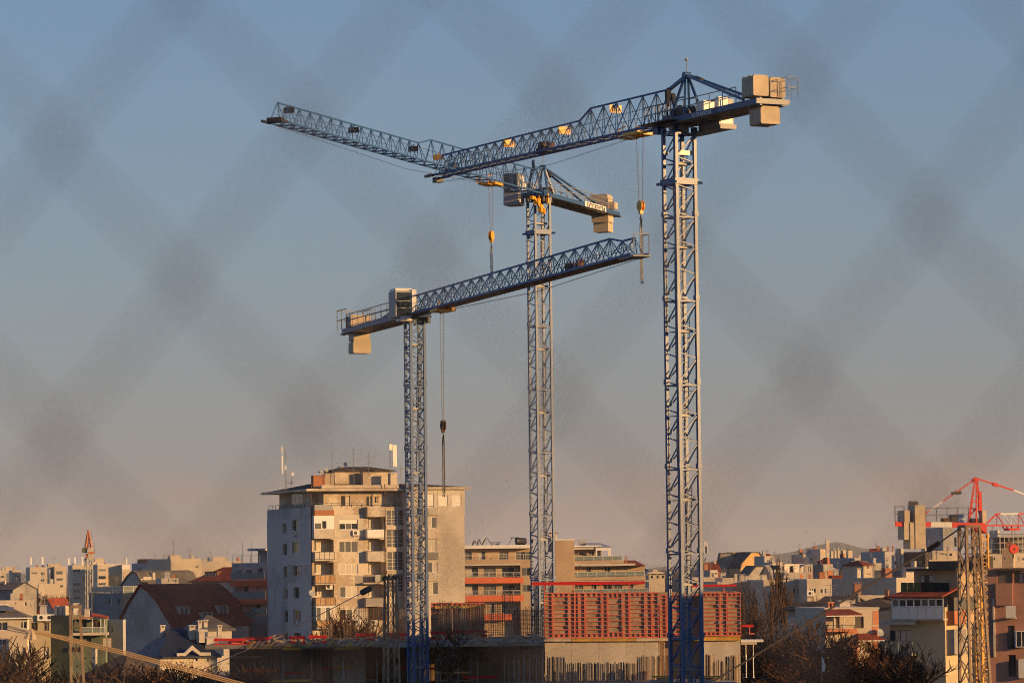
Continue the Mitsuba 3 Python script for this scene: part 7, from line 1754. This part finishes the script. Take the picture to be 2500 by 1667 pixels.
m = MB(); m.tube([P(66, 1560, 52), P(70, 1548, 52), P(75, 1535, 52)], [.05, .03, .02], 8); m.tube([P(80, 1561, 52), P(79, 1549, 52), P(77, 1535, 52)], [.05, .035, .02], 8); m.tube([P(64, 1541, 52), P(80, 1540, 52)], .025, 8); put(k, m, 'timber_pale', smooth=40)
for i, dy in enumerate((0, 4.5, 9)):
    wire(['upper', 'middle', 'lower'][i] + ' of three thick sunlit cables sagging down to the right in the left foreground', [P(78, 1538 + dy * .4, 52), P(170, 1556 + dy, 52.6), P(300, 1588 + dy, 53.6), P(450, 1628 + dy, 54.8), P(600, 1668 + dy, 56), P(900, 1755 + dy, 58.5)], .0098)
for i, dy in enumerate((0, 5, 12)):
    wire(['upper', 'middle', 'lower'][i] + ' thin wire coming in from the left edge to the pale insulator', [P(-60, 1505 + dy, 60), P(30, 1530 + dy * .8, 54), P(66, 1540 + dy * .5, 52)], .006)

# ------------------------------------------------------------------ bare winter trees
mat('bark', grainy((0.1, 0.07, 0.05), (0.06, 0.045, 0.035), 2.0), 0.95, 0.1)
mat('twig_brown', (0.08, 0.05, 0.033), 0.95, 0.1)
mat('twig_red', (0.1, 0.05, 0.03), 0.95, 0.1)
mat('leaf_rust', (0.17, 0.07, 0.03), 0.9, 0.1)
mat('leaf_evergreen', (0.035, 0.05, 0.022), 0.9, 0.1)


def tree_mesh(seed, h, spread, depth=6, up=0.35, leaves=0):
    r = random.Random(seed)
    tm, cm, lm = MB(), MB(), MB()

    def grow(p, d, L, rad, lev):
        rad = max(rad, h * (.0075, .0065, .0055, .0048, .0035, .0026, .0021)[min(lev, 6)])
        pts, radii = [p], [rad]
        q, dd = p, d
        for i in range(3):
            dd = dd + np.array([r.gauss(0, .13), r.gauss(0, .13), r.gauss(0, .08) + up * .12]); dd /= np.linalg.norm(dd)
            q = q + dd * L / 3; pts.append(q); radii.append(rad * (1 - .13 * (i + 1)))
        (tm if lev < 3 else cm).tube(pts, radii, 6 if lev < 2 else (4 if lev < 4 else 3))
        if lev >= depth:
            for _ in range(leaves):
                c = pts[r.randrange(1, 4)] + np.array([r.gauss(0, .16), r.gauss(0, .16), r.gauss(0, .16)]); e = np.array([r.gauss(0, 1) for _ in range(3)]); e /= np.linalg.norm(e); f = np.cross(e, [r.gauss(0, 1) for _ in range(3)]); f /= np.linalg.norm(f) + 1e-9
                lm.raw([c, c + e * .04 + f * .022, c + e * .085, c + e * .04 - f * .022], [[0, 1, 2], [0, 2, 3]])
            return
        for _ in range(r.choice((2, 3, 3)) + (1 if lev > 1 else 0)):
            t = r.choice((1, 2, 3, 3))
            a = r.uniform(0, 2 * math.pi); s = spread * r.uniform(.6, 1.2)
            e = dd + np.array([math.cos(a) * s, math.sin(a) * s, r.uniform(-.1, .4) * s + up * .3]); e /= np.linalg.norm(e)
            grow(pts[t], e, L * r.uniform(.6, .82), radii[t] * r.uniform(.5, .68), lev + 1)
    grow(np.zeros(3), np.array([0, 0, 1.0]), h * .3, h * .017, 0)
    return tm.mesh(), cm.mesh(), lm.mesh()


SPEC = {'round': [tree_mesh(s, 8, .8, 6, .3) for s in (1, 5)], 'tall': [tree_mesh(s, 11, .3, 5, .9) for s in (2, 9)], 'leafy': [tree_mesh(s, 7, .85, 6, .25, 2) for s in (3, 8)], 'shrub': [tree_mesh(s, 4, .95, 5, .35) for s in (4, 7)]}
made = {}


def tree(label, kind, var, px, ytop, D, twig='twig_brown', group=None, h=None, rot=0.0, zb=None):
    """The crown's top stands at a pixel; h is the tree's height."""
    k = thing('bare_tree' if kind != 'leafy' else 'leafy_tree', label, 'tree', group)
    tm, cm, lm = SPEC[kind][var % 2]
    top = P(px, ytop, D)
    z0 = float(ground_z(top[0], D)) if zb is None else zb
    hh = cm.vertices[:, 2].max()
    s = (top[2] - z0) / hh
    sx = s if h is None else h * s
    tw = T().translate([float(top[0]), float(D), z0 - .05]).rotate([0, 0, 1], rot + 37 * var).scale([sx, sx, s])
    for nm, mm, mesh in (('trunk', 'bark', tm), ('crown', twig, cm), ('leaves', 'leaf_rust', lm)):
        if mesh is None: continue
        key = (kind, var % 2, nm, mm)
        if key not in made: made[key] = mikit.ply(mesh, mm, smooth=(nm == 'trunk'))
        scene[k + '__' + nm] = {**made[key], 'to_world': tw}
    if kind == 'leafy': labels[k + '__leaves'] = {'kind': 'stuff'}


tall = [(1790, 1395, 420), (1815, 1390, 430), (1840, 1400, 415), (1866, 1408, 400), (1905, 1362, 440), (1930, 1350, 445), (1948, 1378, 430), (1985, 1440, 380), (1960, 1430, 360)]
for i, (x, y, D) in enumerate(tall):
    if i in (1, 3, 6, 8): continue
    tree(['slender tall bare tree just right of the formwork', 'second slender bare tree right of the formwork', 'bare tree before the left part of the low panel building', 'bare tree before the middle windows of the low panel building', 'tall slim poplar-like bare tree reaching above the roofs', 'tallest poplar-like bare tree in front of the mountain foot', 'bare tree right beside the tallest poplar-like one', 'bare tree left of the three white windows', 'lower bare tree between the tall ones'][i], 'tall', i, x, y, D, 'twig_brown', h=.5)
for i, (x, y, D, kd, tw) in enumerate(((1845, 1470, 330, 'round', 'twig_brown'), (1900, 1490, 315, 'round', 'twig_brown'), (1955, 1500, 300, 'round', 'twig_brown'), (1990, 1515, 290, 'round', 'twig_red'), (1880, 1560, 300, 'leafy', 'twig_red'), (1945, 1565, 296, 'leafy', 'twig_red'), (2030, 1540, 298, 'round', 'twig_red'),
                                       (2075, 1552, 300, 'round', 'twig_red'), (2110, 1580, 299, 'leafy', 'twig_red'), (2010, 1595, 292, 'leafy', 'twig_brown'), (1830, 1590, 300, 'shrub', 'twig_brown'), (2060, 1615, 290, 'leafy', 'twig_red'), (2236, 1545, 294, 'round', 'twig_brown'), (2300, 1560, 293, 'round', 'twig_brown'))):
    lab = ['big round bare tree behind the white slab edge', 'dark bare tree right of the big round one', 'bare tree under the brick chimney', 'reddish bare tree at the left corner of the peach house', 'tree with some rusty leaves below the sloping wire', 'rusty leaved tree in the middle of the dark thicket', 'reddish bare tree before the peach house balcony', 'reddish bare tree before the peach house window', 'rusty leaved tree at the right corner of the peach house', 'dark rusty thicket tree at the bottom', 'low bare shrub by the two pale props', 'rusty leaved low tree at the bottom before the peach house', 'crooked bare tree before the olive apartment house', 'crooked bare tree before the lit side of the olive apartment house'][i]
    tree(lab, kd, i, x, y, D, tw, rot=50 * i, h=1.15)
for i, (x, y, D, kd) in enumerate(((70, 1545, 190, 'round'), (25, 1560, 200, 'round'), (120, 1560, 210, 'round'), (240, 1590, 215, 'round'), (290, 1610, 205, 'leafy'), (345, 1608, 230, 'leafy'), (400, 1608, 245, 'leafy'), (455, 1606, 250, 'leafy'), (510, 1618, 252, 'round'), (150, 1625, 180, 'shrub'), (320, 1640, 190, 'shrub'), (400, 1642, 200, 'leafy'), (215, 1640, 185, 'leafy'), (560, 1640, 250, 'shrub'))):
    lab = ['big bare tree rising behind the pale insulator at left', 'bare tree at the left edge before the cream house', 'bare tree left of the slim rusty pylon', 'bare tree right of the slim rusty pylon', 'brown leaved tree before the old tile roof', 'brown leaved tree under the big grey gable', 'brown leaved tree left of the blue roofed house', 'brown leaved tree before the blue roofed house', 'bare tree right before the blue roofed house', 'low bare shrub left of the slim rusty pylon', 'low bare shrub under the thick cables', 'brown leaved bush under the thick cables', 'brown leaved bush right of the slim rusty pylon foot', 'low bare shrub at the left end of the slab'][i]
    tree(lab, kd, i, x, y, D, 'twig_brown', rot=70 * i, h=1.2)
for i, (x, y, D, kd) in enumerate(((880, 1478, 318, 'round'), (905, 1470, 322, 'round'), (930, 1480, 320, 'shrub'), (1105, 1520, 262, 'shrub'), (850, 1500, 316, 'shrub'), (1085, 1530, 261, 'shrub'))):
    tree(['bare shrubby tree before the lower balconies of the tan front', 'bare tree with rusty twigs right before the trellis balcony', 'thin bare tree behind the dark pylon', 'leafless climbing shrub before the shaded slab', 'low bare shrub under the apartment window', 'thin leafless shrub right of the lowest mast foot'][i], kd, i, x, y, D, 'twig_red' if i == 1 else 'twig_brown', zb=(-4.0 if D > 300 else 6.0), rot=40 * i)
for i, (x, y, D) in enumerate(((110, 1440, 950), (135, 1445, 940), (98, 1447, 930))): tree(['leftmost thin bare tree before the low cream block', 'rightmost thin bare tree before the low cream block', 'small bare tree at the corner of the low cream block'][i], 'round', i, x, y, D, zb=-6.0)
k = thing('evergreen_tree', 'small dark conifer below the panel blocks', 'tree'); c = P(166, 1456, 900); m = MB(); rr = random.Random(2)
t_ = MB(); t_.tube([c + [0, 0, -9], c], [.25, .06], 6); put('trunk', t_, 'bark', k)
for i in range(420):
    z = rr.uniform(0, 1); a = rr.uniform(0, 6.28); w = (.3 + 2.4 * z) * rr.uniform(.3, 1); p = c + [math.cos(a) * w, math.sin(a) * w, -z * 7.5]; d = np.array([math.cos(a), math.sin(a), -.3]); s_ = np.array([-math.sin(a), math.cos(a), 0])
    m.raw([p, p + d * .5 + s_ * .28, p + d * .9, p + d * .5 - s_ * .28], [[0, 1, 2], [0, 2, 3]])
put('crown', m, 'leaf_evergreen', k)
k = thing('flag', 'small pale flag hanging among the dark trees', 'flag'); c = P(2006, 1625, 262); m = MB(); m.tube([c + [0, 0, -3], c + [0, 0, .7]], .03, 6); put('pole', m, 'galvanized', k)
m = MB(); m.raw([c + [0, 0, .7], c + [.1, .05, .6], c + [.28, .12, .05], c + [.2, .05, -.35], c + [.02, 0, -.4], c + [0.01, .02, .68], c + [.11, .07, .58], c + [.29, .14, .03], c + [.21, .07, -.37], c + [.03, .02, -.42]], [[0, 1, 4], [1, 3, 4], [1, 2, 3], [5, 9, 6], [6, 9, 8], [6, 8, 7], [0, 5, 6], [0, 6, 1], [1, 6, 7], [1, 7, 2], [2, 7, 8], [2, 8, 3], [3, 8, 9], [3, 9, 4], [4, 9, 5], [4, 5, 0]]); put('cloth', m, 'white_sheet', k)
for lab, px, py, D in (('tiny dark bird high above the roofs right of the tallest mast', 1968, 1300, 620), ('tiny dark bird in the sky right of the middle mast foot', 1235, 1175, 700)):
    k = thing('bird', lab, 'bird'); c = P(px, py, D); m = MB(); m.tube([c + [-.14, 0, 0], c + [-.06, 0, .02], c + [.05, 0, .02], c + [.12, 0, .03], c + [.16, 0, .02]], [.01, .04, .05, .035, .008], 8)
    put('body', m, 'insulator_glaze', k, smooth=True)
    for s in (-1, 1): m = MB(); m.raw([c + [.05, 0, .04], c + [.0, s * .14, .12], c + [-.02, s * .3, .08], c + [-.06, s * .14, .1], c + [-.05, 0, .03], c + [0, s * .14, .105]], [[0, 1, 5], [0, 5, 4], [1, 2, 3], [1, 3, 5], [5, 3, 4], [0, 1, 3], [0, 3, 4]]); put('wing', m, 'insulator_glaze', k)
# ------------------------------------------------------------------ outside the frame: what throws the shade over the foreground
k = thing('shed', 'unseen concrete shed beside the viewpoint, outside the picture, placed to shade the fence', 'shed'); F = Fr((2.6, 1.0, EYE - 1.6), 0); m = MB(F); m.box(0, 5, -5.5, 0, -0.5, 3.1); put('wall', m, 'concrete', k); m = MB(F); m.box(-.2, 5.2, -5.7, .2, 3.1, 3.3); put('roof', m, 'roof_felt', k)  # unseen, placed to keep the sun off the fence wires
q0, s0 = 166.0, -41.0
hx_, hy_ = math.sin(SUN_AZ), -math.cos(SUN_AZ)
k = thing('unseen_block_of_flats', 'unseen beige block of flats right of the site, outside the picture, placed to shade it', 'apartment block')  # out of view, heights set to shade the mast feet and the slab
F = Fr((q0 * -hy_ + (s0 + 12) * hx_, q0 * hx_ + (s0 + 12) * hy_, 0), math.degrees(SUN_AZ)); m = MB(F); m.box(0, 31, -12, 0, -4, 26); m.box(31.01, 60, -12, 0, -4, 24); m.box(60.01, 79.6, -12, 0, -4, 26.5); put('wall', m, 'panel_beige', k); m = MB(F); m.box(-.3, 30.95, -12.3, .3, 26, 26.3); m.box(31.02, 59.9, -12.3, .3, 24, 24.3); m.box(59.95, 79.9, -12.3, .3, 26.5, 26.8); put('roof', m, 'roof_felt', k)

# ------------------------------------------------------------------ the evening air over the town
HZ = 260.0
scene['air'] = {'type': 'homogeneous', 'albedo': {'type': 'rgb', 'value': [0.95, 0.95, 0.95]}, 'sigma_t': {'type': 'rgb', 'value': [3.3e-5] * 3}}
scene['camera']['medium'] = {'type': 'ref', 'id': 'air'}
labels['haze'] = {'kind': 'stuff'}
scene['haze'] = {'type': 'cube', 'to_world': T().translate([0, 13000, (HZ - 100) / 2]).scale([9800, 13900, (HZ + 100) / 2]), 'bsdf': {'type': 'null'}, 'interior': {'type': 'ref', 'id': 'air'}}
# ------------------------------------------------------------------ the chain-link fence the picture is taken through
mat('fence_wire', (0.085, 0.083, 0.11), 0.6, 0.3, 0.0)
kF = thing('chain_link_fence', 'blurred grey chain-link wire fence right in front of the viewer', 'fence')
FD = 1.0


def fence_node(i, j):
    """Node in column i (half a diamond wide) and half row j."""
    return np.array([(138 + 305 * i - 1250) / FPX, FD, EYE - (330 - 22.5 * i + 362.5 * j - 1392) / FPX])


for i in range(-30, 31):
    pts = []
    for j in range(-27, 46):
        left = (i + j) % 2 == 0
        c = fence_node(i if left else i + 1, j)
        ov, s = 0.0016, (1 if left else -1)
        c[0] += -ov * s
        dz = 0.0022
        pts += [c + [0.004 * s, 0.0024 * s, dz * 2], c + [0.0004 * s, 0.0018 * s, dz], c + [0, 0, 0], c + [0.0004 * s, -0.0018 * s, -dz], c + [0.004 * s, -0.0024 * s, -dz * 2]]
    m = MB(); m.tube(pts, 0.00092, 6)
    put('wire', m, 'fence_wire', kF, smooth=True)
GROUND_AT_FENCE = EYE - 1.5
for x in (-1.08, 1.1):
    m = MB(); m.tube([(x, FD + 0.03, GROUND_AT_FENCE - 0.3), (x, FD + 0.03, EYE + 0.36)], 0.024, 12)
    put('post', m, 'fence_wire', kF, smooth=40)
m = MB(); m.tube([(-1.3, FD + 0.03, EYE + 0.22), (1.3, FD + 0.03, EYE + 0.40)], 0.018, 10); put('top_rail', m, 'fence_wire', kF, smooth=40)
